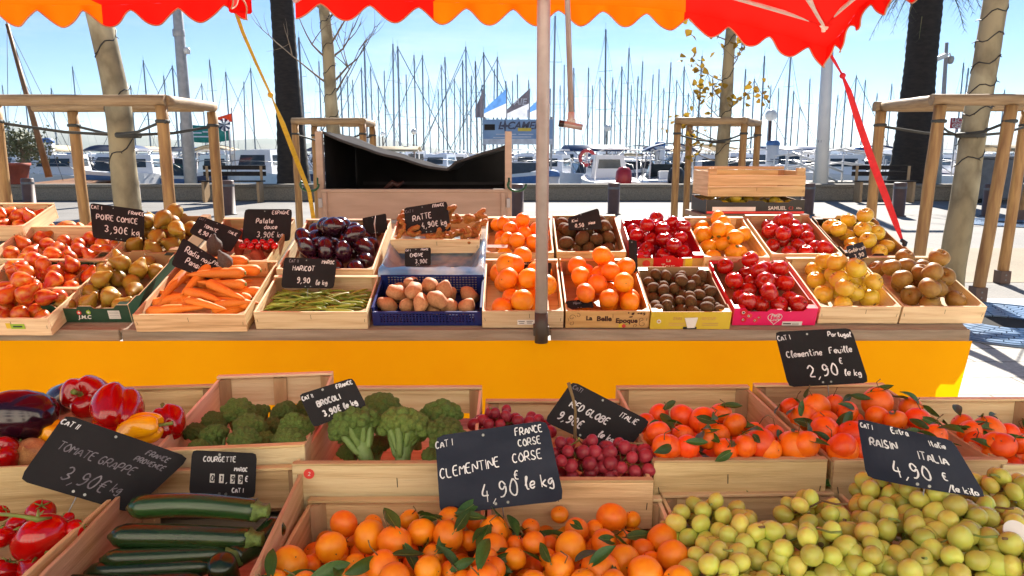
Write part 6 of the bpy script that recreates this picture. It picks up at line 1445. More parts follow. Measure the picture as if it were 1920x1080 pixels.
# --- olive bush
p0 = at_d(35, 300, 30); rt = empty('olive_tree', Vector((p0.x, 30, 0))); tag(rt, 'small round grey green olive tree behind the log guard', 'tree'); T = Matrix.Translation(rt.location).inverted()
mb, pts, rad = trunk_mesh((p0.x, 30, -.2), (p0.x + .2, 30, 1.7), .12, .07, 3, 'twig'); rng = random.Random(2); tips = []
for k in range(12): branches(mb, pts[-6 + k % 6], (math.cos(k), math.sin(k), .7), .6, .04, 1, rng, tips)
mb.build('trunk', rt, T); leaves(tips, 1500, .28, .12, 'olive_leaf', rng).build('crown', rt, T)
# --- bollards
def bollard(px, pyt, pyb, label, d=None):
    q = at_z(px, pyb, 0) if d is None else Vector((X(px, d), d, 0)); h = at_d(px, pyt, q.y).z; rt = empty('bollard', Vector((q.x, q.y, 0))); tag(rt, label, 'bollard', 'brown metal bollards on the quay')
    r = .155; mb = MB(); mb.lathe([(r * 1.25, .001), (r * 1.25, .02), (r, .025), (r, h - .02), (r - .02, h), (.001, h + .003)], 'bollard_paint', 24); mb.build('body', rt)
    mb = MB(); mb.lathe([(r + .004, h - .16), (r + .006, h - .15), (r + .006, h - .11), (r + .004, h - .10)], 'bin_grey', 24); mb.build('band', rt)
for px, t, b, lb in ((58, 334, 398, 'brown bollard beside the end log post of the near guard'), (431, 338, 402, 'brown bollard between the two log guards by the trailer'), (255, 340, 388, 'brown bollard half hidden by the thick plane trunk'), (970, 345, 408, 'brown bollard between the trailer and the pole'), (1150, 343, 402, 'brown bollard behind the kiwi and red apple crates'), (1513, 343, 402, 'brown bollard just beyond the stacked boxes'), (1683, 342, 405, 'brown bollard in front of the palm by the red strap'), (1852, 345, 405, 'brown bollard behind the sloping log post')): bollard(px, t, b, lb)
# --- tree grates
def grate(label, cx, cy, r0, r1, n=14):
    rt = empty('tree_grate', Vector((cx, cy, 0))); tag(rt, label, 'tree grate', 'steel tree grates in the paving'); mb = MB()
    rings = 7
    for k in range(rings):
        a0 = r0 + (r1 - r0) * k / rings; a1 = r0 + (r1 - r0) * (k + .78) / rings; ns = n + k * 5
        for i in range(ns):
            t0, t1 = 6.283 * i / ns, 6.283 * (i + .92) / ns; vs = []
            for z in (.004, .018):
                for q in range(5):
                    t = t0 + (t1 - t0) * q / 4; vs += [(a0 * math.cos(t), a0 * math.sin(t), z), (a1 * math.cos(t), a1 * math.sin(t), z)]
            fs = []
            for q in range(4): o_ = 2 * q; fs += [(10 + o_, 10 + o_ + 1, 10 + o_ + 3, 10 + o_ + 2), (o_, o_ + 2, 10 + o_ + 2, 10 + o_), (o_ + 1, 10 + o_ + 1, 10 + o_ + 3, o_ + 3)]
            fs += [(0, 10, 11, 1), (8, 9, 19, 18)]; mb.add(vs, fs, 'grate')
        mb.lathe([(a1 - .012, .004), (a1 - .012, .016), (a1 + .004, .016), (a1 + .004, .004)], 'grate', 48)
    mb.build('slotted_plate', rt)
    mb = MB(); mb.lathe([(.001, .003), (r1 + .02, .003)], 'soil', 40); mb.build('pit', rt)
    mb = MB(); mb.lathe([(r1 + .02, .003), (r1 + .02, .02), (r1 + .07, .02), (r1 + .07, .003)], 'grate', 48); mb.build('outer_ring', rt)
grate('round slotted steel grate in the paving by the end of the table', at_z(1882, 606, 0).x, at_z(1882, 606, 0).y, .28, .95)
grate('round slotted steel grate farther off under the stake', at_z(1893, 418, 0).x, at_z(1893, 418, 0).y, .35, 1.1)
q = at_z(1908, 413, 0); mb = MB(); log(mb, (q.x, q.y, .004), (q.x + .35, q.y, 2.1), .075, 'log_wood', 5); rt = mb.build('tree_stake'); tag(rt, 'log stake leaning at the frame edge on the farther grate', 'stake', 'log posts'); mb = MB(); mb.box((q.x - .09, q.y - .09, .002), (q.x + .09, q.y + .09, .25), 'bollard_paint'); mb.build('shoe', rt)
# --- lamp posts, camera post, globe lamps
def post(name, label, px0, py0, px1, py1, d, r, mat, cat='post', ext=0):
    a, b = at_d(px0, py0, d), at_d(px1, py1, d); a.z = -.0; b = b + (b - a).normalized() * ext; rt = empty(name, Vector((a.x, d, 0))); tag(rt, label, cat); T = Matrix.Translation(rt.location).inverted()
    mb = MB(); mb.tube([a, a.lerp(b, .4), b], [r * 1.25, r * 1.1, r * .75], mat, 14); mb.build('shaft', rt, T); return rt, T, a, b
rt, T, a, b = post('lamp_post', 'tall grey lamp post behind the log guard with a round loudspeaker', 359, 345, 333, 25, 27, .17, 'grey_paint', 'lamp post', 4)
mb = MB(); p = at_d(350, 95, 27); mb.lathe([(.001, -.12), (.10, -.11), (.13, 0), (.10, .10), (.001, .12)], 'white_paint', 14, Matrix.Translation(p)); mb.tube([p, p + Vector((-.2, 0, -.02))], .03, 'grey_paint', 8); mb.build('loudspeaker', rt, T)
mb = MB(); p = at_d(335, 62, 27); mb.lathe([(.19, -.12), (.20, -.1), (.20, .1), (.19, .12)], 'grey_paint', 14, Matrix.Translation(p)); mb.build('collar', rt, T)
mb = MB(); tp = b; mb.tube([tp, tp + Vector((.8, 0, .25)), tp + Vector((1.5, 0, .25))], [.06, .05, .05], 'grey_paint', 8); mb.cbox(tp + Vector((1.8, 0, .22)), (.7, .3, .12), 'grey_paint'); mb.build('lamp_head', rt, T)
rt, T, a, b = post('lamp_post', 'tall white lamp post beneath the drooping umbrella corner', 1539, 350, 1551, 120, 27, .19, 'white_paint', 'lamp post', 4)
mb = MB(); p = at_d(1543, 265, 27); mb.lathe([(.20, -.05), (.215, -.04), (.215, .04), (.20, .05)], 'navy', 14, Matrix.Translation(p)); mb.build('band', rt, T)
mb = MB(); tp = b; mb.cbox(tp + Vector((.5, 0, .1)), (1.1, .3, .12), 'white_paint'); mb.build('lamp_head', rt, T)
rt, T, a, b = post('camera_post', 'thin grey post with two white security cameras beyond the right guard', 1760, 345, 1775, 80, 29, .085, 'grey_paint', 'camera post')
mb = MB(); p = at_d(1768, 108, 29); mb.cbox((0, 0, 0), (.42, .16, .16), 'white_paint', Matrix.Translation(p + Vector((-.12, -.1, .0))) @ E(0, -25, 0)); mb.build('bullet_camera', rt, T, bevel=.02)
mb = MB(); p = at_d(1782, 112, 29); mb.tube([p + Vector((-.2, 0, .12)), p + Vector((-.05, 0, .24)), p + Vector((0, 0, .12))], .03, 'white_paint', 8); mb.lathe([(.001, -.16), (.08, -.14), (.12, -.05), (.13, .05), (.10, .12), (.001, .13)], 'grey_paint', 14, Matrix.Translation(p)); mb.build('dome_camera', rt, T)
for px, py, r, d, lb in ((1446, 216, .26, 34, 'large white globe lamp on a brown post beside the yellow leaved tree'), (1139, 240, .20, 44, 'white globe lamp beyond the crank handle'), (776, 247, .18, 46, 'white globe lamp above the trailer tarpaulin'), (718, 251, .16, 48, 'small white globe lamp above the trailer near the bare tree')):
    p = at_d(px, py, d); rt = empty('globe_lamp', Vector((p.x, d, -.4))); tag(rt, lb, 'lamp', 'white globe lamps along the quay'); T = Matrix.Translation(rt.location).inverted()
    mb = MB(); mb.tube([(p.x, d, -.4), (p.x - .02, d, p.z - r * .8)], r * .25, 'bollard_paint', 10); mb.build('post', rt, T)
    mb = MB(); mb.lathe([(max(.001, r * math.cos(t)), r * math.sin(t)) for t in [-1.57 + i * .2618 for i in range(13)]], 'globe', 16, Matrix.Translation(p)); mb.build('globe', rt, T)
# --- benches, bin, planter
def bench(px0, px1, d, zs, label):
    x0, x1 = X(px0, d), X(px1, d); rt = empty('bench', Vector(((x0 + x1) / 2, d, 0))); tag(rt, label, 'bench', 'dark slatted benches by the quay wall'); T = Matrix.Translation(rt.location).inverted()
    mb = MB()
    for k in range(3): mb.box((x0, d + k * .14, zs), (x1, d + k * .14 + .11, zs + .04), 'palm_bark')
    mb.build('seat', rt, T); mb = MB()
    for k in range(2): mb.box((x0, d + .46, zs + .18 + k * .2), (x1, d + .50, zs + .32 + k * .2), 'palm_bark')
    mb.build('backrest', rt, T)
    for x in (x0 + .1, x1 - .18):
        mb = MB(); mb.box((x, d + .02, 0.004), (x + .08, d + .42, zs - .002), 'crate_post'); mb.box((x, d + .42, .004), (x + .08, d + .455, zs + .5), 'crate_post'); mb.build('leg', rt, T)
bench(368, 488, 24.2, .66, 'dark slatted bench between the log guard and the palm'); bench(1612, 1728, 24.2, .66, 'dark slatted bench before the palm near the red strap')
x0, x1 = X(1842, 24), X(1925, 24); rt = empty('waste_container', Vector(((x0 + x1) / 2, 24, 0))); tag(rt, 'grey lidded waste container behind the right tree guard', 'container')
hz = at_d(1880, 293, 24).z; mb = MB(); mb.box((x0 - rt.location.x, 0, .12), (x1 - rt.location.x, 1.2, hz - .08), 'bin_grey'); mb.build('body', rt, bevel=.03); mb = MB(); mb.box((x0 - rt.location.x - .04, -.05, hz - .078), (x1 - rt.location.x + .04, 1.24, hz), 'bin_grey'); mb.build('lid', rt, bevel=.02)
for x in (x0 + .2, x1 - .2):
    mb = MB(); mb.lathe([(.001, -.04), (.06, -.04), (.06, .04), (.001, .04)], 'black', 14, Matrix.Translation((x - rt.location.x, .2, .062)) @ Matrix.Rotation(R(90), 4, 'Y')); mb.build('wheel', rt)
x0 = X(14, 25.2); mb = MB(); mb.lathe([(.30, .551), (.42, 1.15), (.46, 1.16), (.46, 1.25), (.36, 1.25), (.34, 1.1), (.001, 1.1)], 'terracotta', 4, Matrix.Translation((X(28, 25.3), 25.3, 0)) @ Matrix.Rotation(R(45), 4, 'Z')); tag(mb.build('planter'), 'square red brown planter standing on the quay wall', 'planter')
# banner stand with flags
def banner():
    d = 30; a, b = at_d(905, 224, d), at_d(1036, 271, d); rt = empty('banner_stand', Vector(((a.x + b.x) / 2, d, 0))); tag(rt, 'blue boat hire banner lettered locamer with flags above it', 'banner', None); T = Matrix.Translation(rt.location).inverted()
    mb = MB(); mb.box((a.x, d - .03, b.z), (b.x, d + .03, a.z), 'sign_blue'); mb.box((a.x, d - .034, b.z), (b.x, d - .0305, b.z + .22), 'sign_pale'); mb.build('panel', rt, T)
    def txt(s, size, m, px, py, sh=0, bold=0): link('lettering', font_mesh(s, size, m, sh, bold, .004), T @ Matrix.Translation(at_d(px, py, d - .04)) @ FACE, rt)
    txt('L', .40, 'navy', 938, 236, .3, .012); txt('CAMER', .40, 'navy', 981, 236, .3, .012)
    txt('LOCATION BATEAUX', .10, 'navy', 978, 244, 0, .003) if False else None
    mb = MB(); p = at_d(947, 236, d - .04)
    for k in range(4):
        a_ = k * math.pi / 2; mb.add([p + Vector((math.cos(a_) * .28, -.01, math.sin(a_) * .28)), p + Vector((math.cos(a_ + .785) * .07, -.01, math.sin(a_ + .785) * .07)), p + Vector((0, -.012, 0)), p + Vector((math.cos(a_ - .785) * .07, -.01, math.sin(a_ - .785) * .07))], [(0, 1, 2, 3)], 'navy')
    mb.build('compass_emblem', rt, T)
    mb = MB(); p, q = at_d(971, 240, d - .04), at_d(996, 246, d - .04); mb.box((p.x, d - .045, q.z), (q.x, d - .035, p.z), 'print_yellow'); mb.build('yellow_strip', rt, T)
    mb = MB(); p, q = at_d(908, 233, d - .04), at_d(928, 244, d - .04); mb.box((p.x, d - .045, q.z), (q.x, d - .035, p.z), 'palm_bark'); mb.build('boat_picture', rt, T)
    mb = MB()
    for x0, x1, y in ((930, 968, 251), (972, 1000, 251), (958, 996, 256), (925, 950, 257)):
        p, q = at_d(x0, y, d - .04), at_d(x1, y + 1.6, d - .04); mb.box((p.x, d - .045, q.z), (q.x, d - .035, p.z), 'sign_pale')
    mb.build('small_print', rt, T)
    for x in (a.x + .05, b.x - .05):
        mb = MB(); mb.tube([(x, d + .05, -.2), (x, d + .05, a.z + .1)], .04, 'grey_paint', 8); mb.build('pole', rt, T)
    return d
DB = banner()
for i, (px, c1, c2, lb) in enumerate(((906, 'flag_grey', 'flag_grey', 'dark narrow flag first of the row above the banner'), (950, 'flag_blue', 'flag_white', 'blue and white flag over the banner lettering start'), (993, 'flag_grey', 'flag_white', 'grey and white lettered flag in the row above the banner'), (1032, 'flag_blue', 'flag_white', 'blue and white flag half hidden by the umbrella pole'))):
    d = DB + .3; a = at_d(px, 166, d); bz = at_d(px, 222, d).z; rt = empty('flag', Vector((a.x, d, bz))); tag(rt, lb, 'flag', 'flags above the hire banner'); T = Matrix.Translation(rt.location).inverted()
    mb = MB(); mb.tube([(a.x, d, bz - .6), (a.x, d, a.z)], .022, 'grey_paint', 6); mb.build('pole', rt, T)
    W_ = (.9 if i else .32); mb = MB(); N = 12; vs = []
    for j in range(7):
        v = j / 6
        for k in range(N + 1):
            u = k / N; zt_ = a.z - (a.z - bz) * .70 * u; vs.append((a.x - u * W_, d + .10 * math.sin(u * 6 + i) * u, zt_ + (bz + .03 - zt_) * v))
    for j in range(6):
        for k in range(N): p = j * (N + 1) + k; mb.add([vs[p], vs[p + N + 1], vs[p + N + 2], vs[p + 1]], [(0, 1, 2, 3)], c1 if j < 3 else c2, True)
    mb.build('cloth', rt, T)
    if i == 2: link('lettering', font_mesh('AIE', .34, 'flag_white', .2, .01), T @ Matrix.Translation((a.x - .38, d - .12, bz + .62)) @ FACE, rt)
# teal banner, orange flag, round windmill
d = 31; a, b = at_d(338, 231, d), at_d(430, 263, d); rt = empty('shade_banner', Vector((a.x, d, 0))); tag(rt, 'turquoise printed banner behind the near log guard', 'banner'); T = Matrix.Translation(rt.location).inverted()
mb = MB(); N = 16; vs = []
for j in range(2):
    for k in range(N + 1): u = k / N; vs.append((a.x + (b.x - a.x) * u, d + .05 * math.sin(u * 9), (a.z if j == 0 else b.z) - .1 * math.sin(u * 3.1)))
mb.add(vs, [(k, k + N + 1, k + N + 2, k + 1) for k in range(N)], 'teal', True); mb.build('cloth', rt, T).modifiers.new('s', 'SOLIDIFY').thickness = .01
mb = MB()
for x, z, w in ((352, 248, 26), (380, 246, 22), (362, 255, 30)): p, q = at_d(x, z, d - .12), at_d(x + w, z + 2.5, d - .12); mb.box((p.x, d - .13, q.z), (q.x, d - .11, p.z), 'sign_pale', Matrix.Identity(4))
mb.build('printed_lines', rt, T)
for x in (a.x, b.x): mb = MB(); mb.tube([(x, d + .02, -.6), (x, d + .02, a.z)], .03, 'grey_paint', 6); mb.build('pole', rt, T)
d = 30.5; a, b = at_d(435, 212, d), at_d(409, 226, d); rt = empty('flag', Vector((a.x, d, 0))); tag(rt, 'plain orange flag beside the turquoise banner', 'flag'); T = Matrix.Translation(rt.location).inverted()
mb = MB(); mb.add([a, (b.x - .1, d - .05, (a.z + b.z) / 2 - .05), (b.x + .1, d - .1, b.z), (a.x, d, at_d(435, 229, d).z)], [(0, 1, 2, 3)], 'orange_flag'); mb.build('cloth', rt, T).modifiers.new('s', 'SOLIDIFY').thickness = .01
mb = MB(); mb.tube([(a.x, d, -.6), (a.x, d, a.z + .2)], .025, 'grey_paint', 6); mb.build('pole', rt, T)
d = 30; p = at_d(420, 234, d); mb = MB(); n = 14
rt = empty('wind_wheel', p); tag(rt, 'round purple and white striped wind wheel under the orange flag', 'wind wheel')
for k in range(n):
    t0, t1 = 6.283 * k / n, 6.283 * (k + 1) / n; mb.add([(0, 0, 0), (.24 * math.cos(t0), 0, .24 * math.sin(t0)), (.26 * math.cos(t1), .05, .26 * math.sin(t1))], [(0, 1, 2)], 'flag_white' if k % 2 else 'navy')
mb.build('blades', rt); mb = MB(); mb.tube([(0, .05, 0), (0, .05, -p.z - .6)], .02, 'grey_paint', 6); mb.build('stick', rt)
# shop sign and awning shapes at the right edge
d = 33; a, b = at_d(1783, 221, d), at_d(1806, 241, d); rt = empty('hanging_sign', Vector((a.x, d, 0))); tag(rt, 'small red sign with white lettering behind the right guard', 'sign'); T = Matrix.Translation(rt.location).inverted()
mb = MB(); mb.box((a.x, d - .03, b.z), (b.x, d + .03, a.z), 'engine_red'); mb.build('panel', rt, T); mb = MB(); mb.tube([(a.x + .3, d + .06, -.5), (a.x + .3, d + .06, a.z)], .03, 'grey_paint', 6); mb.build('pole', rt, T)
for s, y in (('LEC', 226), ('GES', 236)): link('lettering', font_mesh(s, .24, 'print_white', 0, .004, .004), T @ Matrix.Translation(at_d(1794, y, d - .05)) @ FACE, rt)

# ================================================================== unseen pale town front, added behind the camera to bounce sun onto the stall
rt = empty('bounce_building', Vector((0, -8, 0))); tag(rt, 'unseen cream town building added behind the camera to bounce sunlight onto the stall', 'building')
mb = MB(); mb.box((-20, -6, 0.004), (20, -.02, 12.5), 'bounce_facade'); mb.build('wall', rt)
mb = MB(); mb.add([(-20.4, .4, 12.51), (20.4, .4, 12.51), (20.4, -3, 13.8), (-20.4, -3, 13.8)], [(0, 1, 2, 3)], 'terracotta'); mb.add([(-20.4, -6.5, 12.51), (-20.4, -3, 13.8), (20.4, -3, 13.8), (20.4, -6.5, 12.51)], [(0, 1, 2, 3)], 'terracotta'); mb.build('roof', rt)
for r_ in range(4):
    for c_ in range(9):
        x = -14.4 + c_ * 3.6; z = .3 + r_ * 3.1; w_ = MB(); w_.box((x - .55, -.015, z + (.0 if r_ == 0 else .6)), (x + .55, .03, z + 2.3), 'window_dark'); wo = w_.build('window' if r_ else 'door', rt)
        for s_ in (-1, 1): m_2 = MB(); m_2.box((x + s_ * .88 - .3, -.015, z + .6), (x + s_ * .88 + .3, .05, z + 2.3), 'teal' if False else 'grey_paint'); m_2.build('shutter', wo) if r_ else None
# ================================================================== harbour: boats, pontoon posts
def hull_mb(L, B, Hd, white='boat_white', stripe=None, n=14):
    mb = MB(); prof = []
    for i in range(n + 1):
        t = i / n; w = B / 2 * (1 - max(0, (t - .35) / .65) ** 2.2) * (.86 + .14 * min(1, t / .3)); sh = Hd * (1 + .35 * t * t); prof.append((t * L - L / 2, w, sh))
    vs, fs = [], []
    for x, w, h in prof: vs += [(0, x, -.35), (-w * .72, x, -.05), (-w * .97, x, h * .55), (-w, x, h), (0, x, h + .03), (w, x, h), (w * .97, x, h * .55), (w * .72, x, -.05)]
    for i in range(n):
        for k in range(8): fs.append((i * 8 + k, i * 8 + (k + 1) % 8, i * 8 + 8 + (k + 1) % 8, i * 8 + 8 + k))
    fs.append(tuple(range(8))[::-1]); mb.add(vs, fs, white)
    if stripe:
        vs = []
        for x, w, h in prof: vs += [(-w * .99 - .012, x, h * .62), (-w - .012, x, h * .88), (w * .99 + .012, x, h * .62), (w + .012, x, h * .88)]
        fs = []
        for i in range(n): fs += [(i * 4, i * 4 + 1, i * 4 + 5, i * 4 + 4), (i * 4 + 2, i * 4 + 6, i * 4 + 7, i * 4 + 3)]
        fs.append((0, 2, 3, 1)); mb.add(vs, fs, stripe)
    return mb
WZ = -.40
def cabin_mb(w, l, h, y0, z0, glass=True):
    mb = MB(); a, b = w / 2, w * .38
    vs = [(-a, y0, z0), (a, y0, z0), (a * .9, y0 + l, z0), (-a * .9, y0 + l, z0), (-b, y0 + .1, z0 + h), (b, y0 + .1, z0 + h), (b * .9, y0 + l * .72, z0 + h), (-b * .9, y0 + l * .72, z0 + h)]
    mb.add(vs, [(0, 1, 5, 4), (1, 2, 6, 5), (2, 3, 7, 6), (3, 0, 4, 7), (4, 5, 6, 7)], 'boat_white'); return mb, vs
def window_mb(vs, q, o):
    a, b, c, d = [Vector(vs[i]) for i in q]; P = lambda u, v: (a.lerp(b, u)).lerp(d.lerp(c, u), v) + o
    mb = MB(); mb.add([P(.16, .46), P(.84, .46), P(.84, .82), P(.16, .82)], [(0, 1, 2, 3)], 'window_dark'); return mb
# meshes shared by all the boats of a kind
def make_sail(idx):
    rng = random.Random(idx); L, B = 8.5, 2.9; hull = hull_mb(L, B, .95, 'boat_white', ('navy', 'boat_blue', None)[idx % 3]).mesh('hull')
    cb, vs = cabin_mb(1.7, 3.0, .5, -.6, .97); cab = cb.mesh('cabin'); win = window_mb(vs, (1, 2, 6, 5), Vector((.02, 0, 0))).mesh('cabin_window')
    mb = MB(); mb.tube([(0, .9, 0), (0, .9, 1), (0, .9, 1.002), (0, .9, 1.05)], [.10, .075, .012, .008], 'mast_grey', 8); mast = mb.mesh('mast')
    mb = MB()
    mb.box((-.85, .885, .4185), (.85, .915, .4215), 'mast_grey'); mb.box((-.02, .93, .4185), (.02, .95, .7015), 'mast_grey'); mb.box((-.6, .885, .6985), (.6, .915, .7015), 'mast_grey'); spr = mb.mesh('spreaders')
    mb = MB()
    for a in ((0, L / 2 - .1, .08), (0, -L / 2 + .1, .08)): mb.tube([(0, .9, .99), a], .007, 'stay', 4)
    for s in (-1, 1): mb.tube([(s * 1.3, .6, .085), (s * .85, .9, .42), (s * .6, .9, .70), (0, .9, .98)], .004, 'stay', 4)
    stay = mb.mesh('rigging')
    mb = MB(); mb.tube([(0, .8, 1.75), (0, -1.0, 1.8), (0, -2.9, 1.72)], [.09, .15, .10], ('boat_blue', 'boat_white', 'boat_tan', 'navy')[idx % 4], 8); boom = mb.mesh('furled_sail')
    mb = MB(); y = -L / 2 + .1
    for s in (-1, 1): mb.tube([(s * 1.15, y, .95), (s * 1.15, y, 1.55), (s * 1.2, y + 1.4, 1.5), (s * 1.38, y + 2.4, 1.5), (s * 1.1, L * .3, 1.6), (0, L / 2, 1.75)], .018, 'wire', 4)
    rail = mb.mesh('guard_rail')
    return hull, cab, win, mast, spr, stay, boom, rail
SAILS = [make_sail(i) for i in range(4)]
M_ = [(153, 125), (285, 113), (257, 160), (322, 142), (337, 123), (388, 157), (411, 112), (434, 135), (461, 153), (480, 128), (574, 70), (571, 148), (605, 115), (645, 135), (657, 142), (683, 127), (690, 83), (700, 125), (725, 133), (739, 82), (751, 87), (782, 103), (795, 104), (823, 167), (833, 122), (840, 107), (853, 148), (870, 113), (877, 87), (882, 142), (896, 115), (911, 99), (924, 130), (932, 107), (948, 152), (961, 152), (972, 140), (1036, 30), (1058, 122), (1050, 160), (1077, 127), (1101, 127), (1123, 145), (1134, 55), (1144, 145), (1162, 125), (1173, 90), (1190, 143), (1197, 115), (1216, 140), (1232, 130), (1249, 117), (1264, 150), (1278, 125), (1304, 105), (1296, 168), (1388, 130), (1406, 148), (1423, 105), (1454, 165), (1470, 98), (1513, 148), (1560, 178), (1593, 142), (1635, 175), (1661, 157), (1694, 152), (1790, 118), (1795, 128), (1870, 168), (1492, 198), (60, 150), (20, 160), (110, 165),
      (668, 150), (712, 160), (765, 140), (808, 150), (862, 165), (903, 160), (942, 170), (990, 150), (1066, 170), (1110, 160), (1151, 170), (1181, 160), (1206, 175), (1240, 165), (1286, 175), (1330, 150), (1345, 165), (1436, 160), (1480, 170), (1530, 185), (1576, 165), (1612, 150)]
LM = [(0, 'behind the near log guard'), (330, 'beside the grey lamp post'), (440, 'between the log guard and the palm'), (580, 'by the bare young tree'), (650, 'right of the bare tree'), (730, 'above the trailer tarpaulin'), (800, 'over the dark trailer interior'), (880, 'behind the flags and banner'), (1045, 'just past the umbrella pole'), (1115, 'beyond the crank handle'), (1160, 'above the first outboard boats'), (1230, 'before the yellow leaved tree'), (1320, 'at the yellow leaved tree'), (1430, 'between globe lamp and white lamp post'), (1570, 'beside the red strap'), (1750, 'behind the right hand guard')]
def lm(px): return [t for x, t in LM if px >= x][-1]
rng = random.Random(77); seen = {}
ordn = ['first', 'second', 'third', 'fourth', 'fifth', 'sixth', 'seventh', 'eighth', 'ninth', 'tenth', 'eleventh', 'twelfth', 'thirteenth', 'fourteenth', 'fifteenth', 'sixteenth', 'seventeenth', 'eighteenth', 'nineteenth', 'twentieth']
for px, py in sorted(M_):
    el = math.atan((540 - py) / F) - PITCH; hpx = rng.uniform(10.0, 13.5)
    d = min(120, max(52, (hpx - 1.6) / max(.03, math.tan(el)))); b = at_d(px, 300, d); topz = at_d(px, py, d).z; hd = rng.choice((0, math.pi, .5, -.5, 2.6, 1.2, -1.1)); s = rng.uniform(.85, 1.1) 
    k = seen.get(lm(px), 0); seen[lm(px)] = k + 1
    hull, cab, win, mast, spr, stay, boom, rail = SAILS[rng.randrange(4)]
    rt = empty('sailing_boat', Matrix.Translation((b.x, d, WZ)) @ Matrix.Rotation(hd, 4, 'Z') @ Matrix.Translation((0, -.9, 0)) @ Matrix.Rotation(R(rng.gauss(0, .8)), 4, 'Y'))
    tag(rt, f"sailing boat mast {ordn[k]} from the left {lm(px)}", 'sailing boat', 'sailing boats moored in the harbour')
    H_ = topz - WZ - .9; I = Matrix.Identity(4); Z = Matrix.Translation((0, 0, .9)) @ Matrix.Diagonal((1, 1, H_, 1))
    for nm, me, m in (('hull', hull, I), ('cabin', cab, I), ('furled_sail', boom, I), ('guard_rail', rail, I)): link(nm, me, m, rt)
    mo = link('mast', mast, Z, rt); link('spreaders', spr, I, mo); link('rigging', stay, Z, rt); link('cabin_window', win, I, rt)
# the leaning wooden mast at the far left
a, b = at_d(92, 332, 29), at_d(13, 45, 29); rt = empty('wooden_boat', Vector((a.x, 29, WZ))); tag(rt, 'old wooden boat with a raked varnished spar behind the near log guard', 'boat'); T = Matrix.Translation(rt.location).inverted()
mb = MB(); mb.tube([a, b], [.13, .06], 'mast_wood', 10); mb.tube([b, b + (b - a).normalized() * .5], .015, 'mast_wood', 5); mb.build('spar', rt, T); me = hull_mb(7, 2.4, .8, 'mast_wood').mesh('hull'); link('hull', me, Matrix.Translation((0, 2.5, 0)), rt)
mb = MB(); [mb.tube([b, (a.x + dx, 29 + dy, .2)], .012, 'stay', 4) for dx, dy in ((-1.6, 0), (.9, 1), (-.6, 2))]; mb.build('rigging', rt, T)
# motor boats behind the wall
def motor(px, d, L, B, hd, style, label, up=0):
    p = at_d(px, 320, d); rt = empty('motor_boat', Matrix.Translation((p.x, d, WZ + up)) @ Matrix.Rotation(R(hd), 4, 'Z')); tag(rt, label, 'motor boat', 'motor boats moored along the quay')
    s = L / 6.0; link('hull', MH[style % 3], Matrix.Diagonal((B / 2.3, s, 1.1, 1)), rt)
    if style in (0, 3, 4):
        cb, vs = cabin_mb(B * .68, L * .34, 1.15 if style == 3 else .95, -L * .06, .95); link('cabin', cb.mesh('cabin'), Matrix.Identity(4), rt)
        for q, o in (((1, 2, 6, 5), Vector((.015, 0, .0))), ((3, 0, 4, 7), Vector((-.015, 0, 0))), ((0, 1, 5, 4), Vector((0, -.015, 0))), ((2, 3, 7, 6), Vector((0, .015, .0)))): link('window', window_mb(vs, q, o).mesh('window'), Matrix.Identity(4), rt)
    else:
        mb = MB(); w = B * .36; vs = [(-w, .3, .98), (w, .3, .98), (w * .8, -.05, 1.55), (-w * .8, -.05, 1.55), (-w * .95, -.5, .98), (w * .95, -.5, .98), (w * .82, -.55, 1.4), (-w * .82, -.55, 1.4)]
        mb.add(vs, [(0, 1, 2, 3), (1, 5, 6, 2), (4, 0, 3, 7)], 'window_dark'); mb.build('windscreen', rt)
        mb = MB(); mb.box((-.35, -.9, .9), (.35, -.3, 1.3), 'boat_white'); mb.build('console', rt, bevel=.04)
    mb = MB()
    for s_ in (-1, 1): mb.tube([(s_ * B * .44, -L * .1, 1.05), (s_ * B * .44, 0, 1.5), (s_ * B * .38, L * .28, 1.6), (0, L * .49, 1.7)], .018, 'wire', 5)
    mb.build('bow_rail', rt)
    mb = MB(); mb.tube([(-B * .36, -L * .30, 1.0), (-B * .34, -L * .30, 2.0), (-B * .2, -L * .30, 2.12), (B * .2, -L * .30, 2.12), (B * .34, -L * .30, 2.0), (B * .36, -L * .30, 1.0)], .03, 'white_paint', 8); mb.build('roll_bar', rt)
    ec = ('engine_red', 'black', 'boat_white', 'navy', 'black')[style]
    mb = MB(); mb.lathe([(.001, -.05), (.26, 0), (.30, .2), (.28, .48), (.18, .62), (.001, .66)], ec, 12, Matrix.Translation((0, -L * .5 - .25, .85)) @ Matrix.Diagonal((1, 1.15, 1, 1))); mb.box((-.09, -L * .5 - .33, -.4), (.09, -L * .5 - .15, .86), 'black'); mb.build('outboard_motor', rt)
    if style in (1, 4):
        mb = MB(); N = 8; vs = []
        for i in range(N + 1):
            t = -1 + 2 * i / N; vs += [(t * B * .42, -L * .32, 2.35 - .28 * t * t), (t * B * .42, L * .08, 2.35 - .28 * t * t)]
        mb.add(vs, [(2 * i, 2 * i + 2, 2 * i + 3, 2 * i + 1) for i in range(N)], 'boat_tan' if style == 4 else 'navy', True); o = mb.build('bimini', rt); o.modifiers.new('s', 'SOLIDIFY').thickness = .03
        for s_ in (-1, 1):
            mb = MB(); mb.tube([(s_ * B * .41, -L * .30, 2.08), (s_ * B * .42, -L * .1, 1.0), (s_ * B * .41, L * .06, 2.08)], .018, 'wire', 5); mb.build('bimini_frame', rt)
    return rt
MH = [hull_mb(6, 2.3, .85, 'boat_white', c).mesh('hull') for c in (None, 'navy', 'boat_blue')]
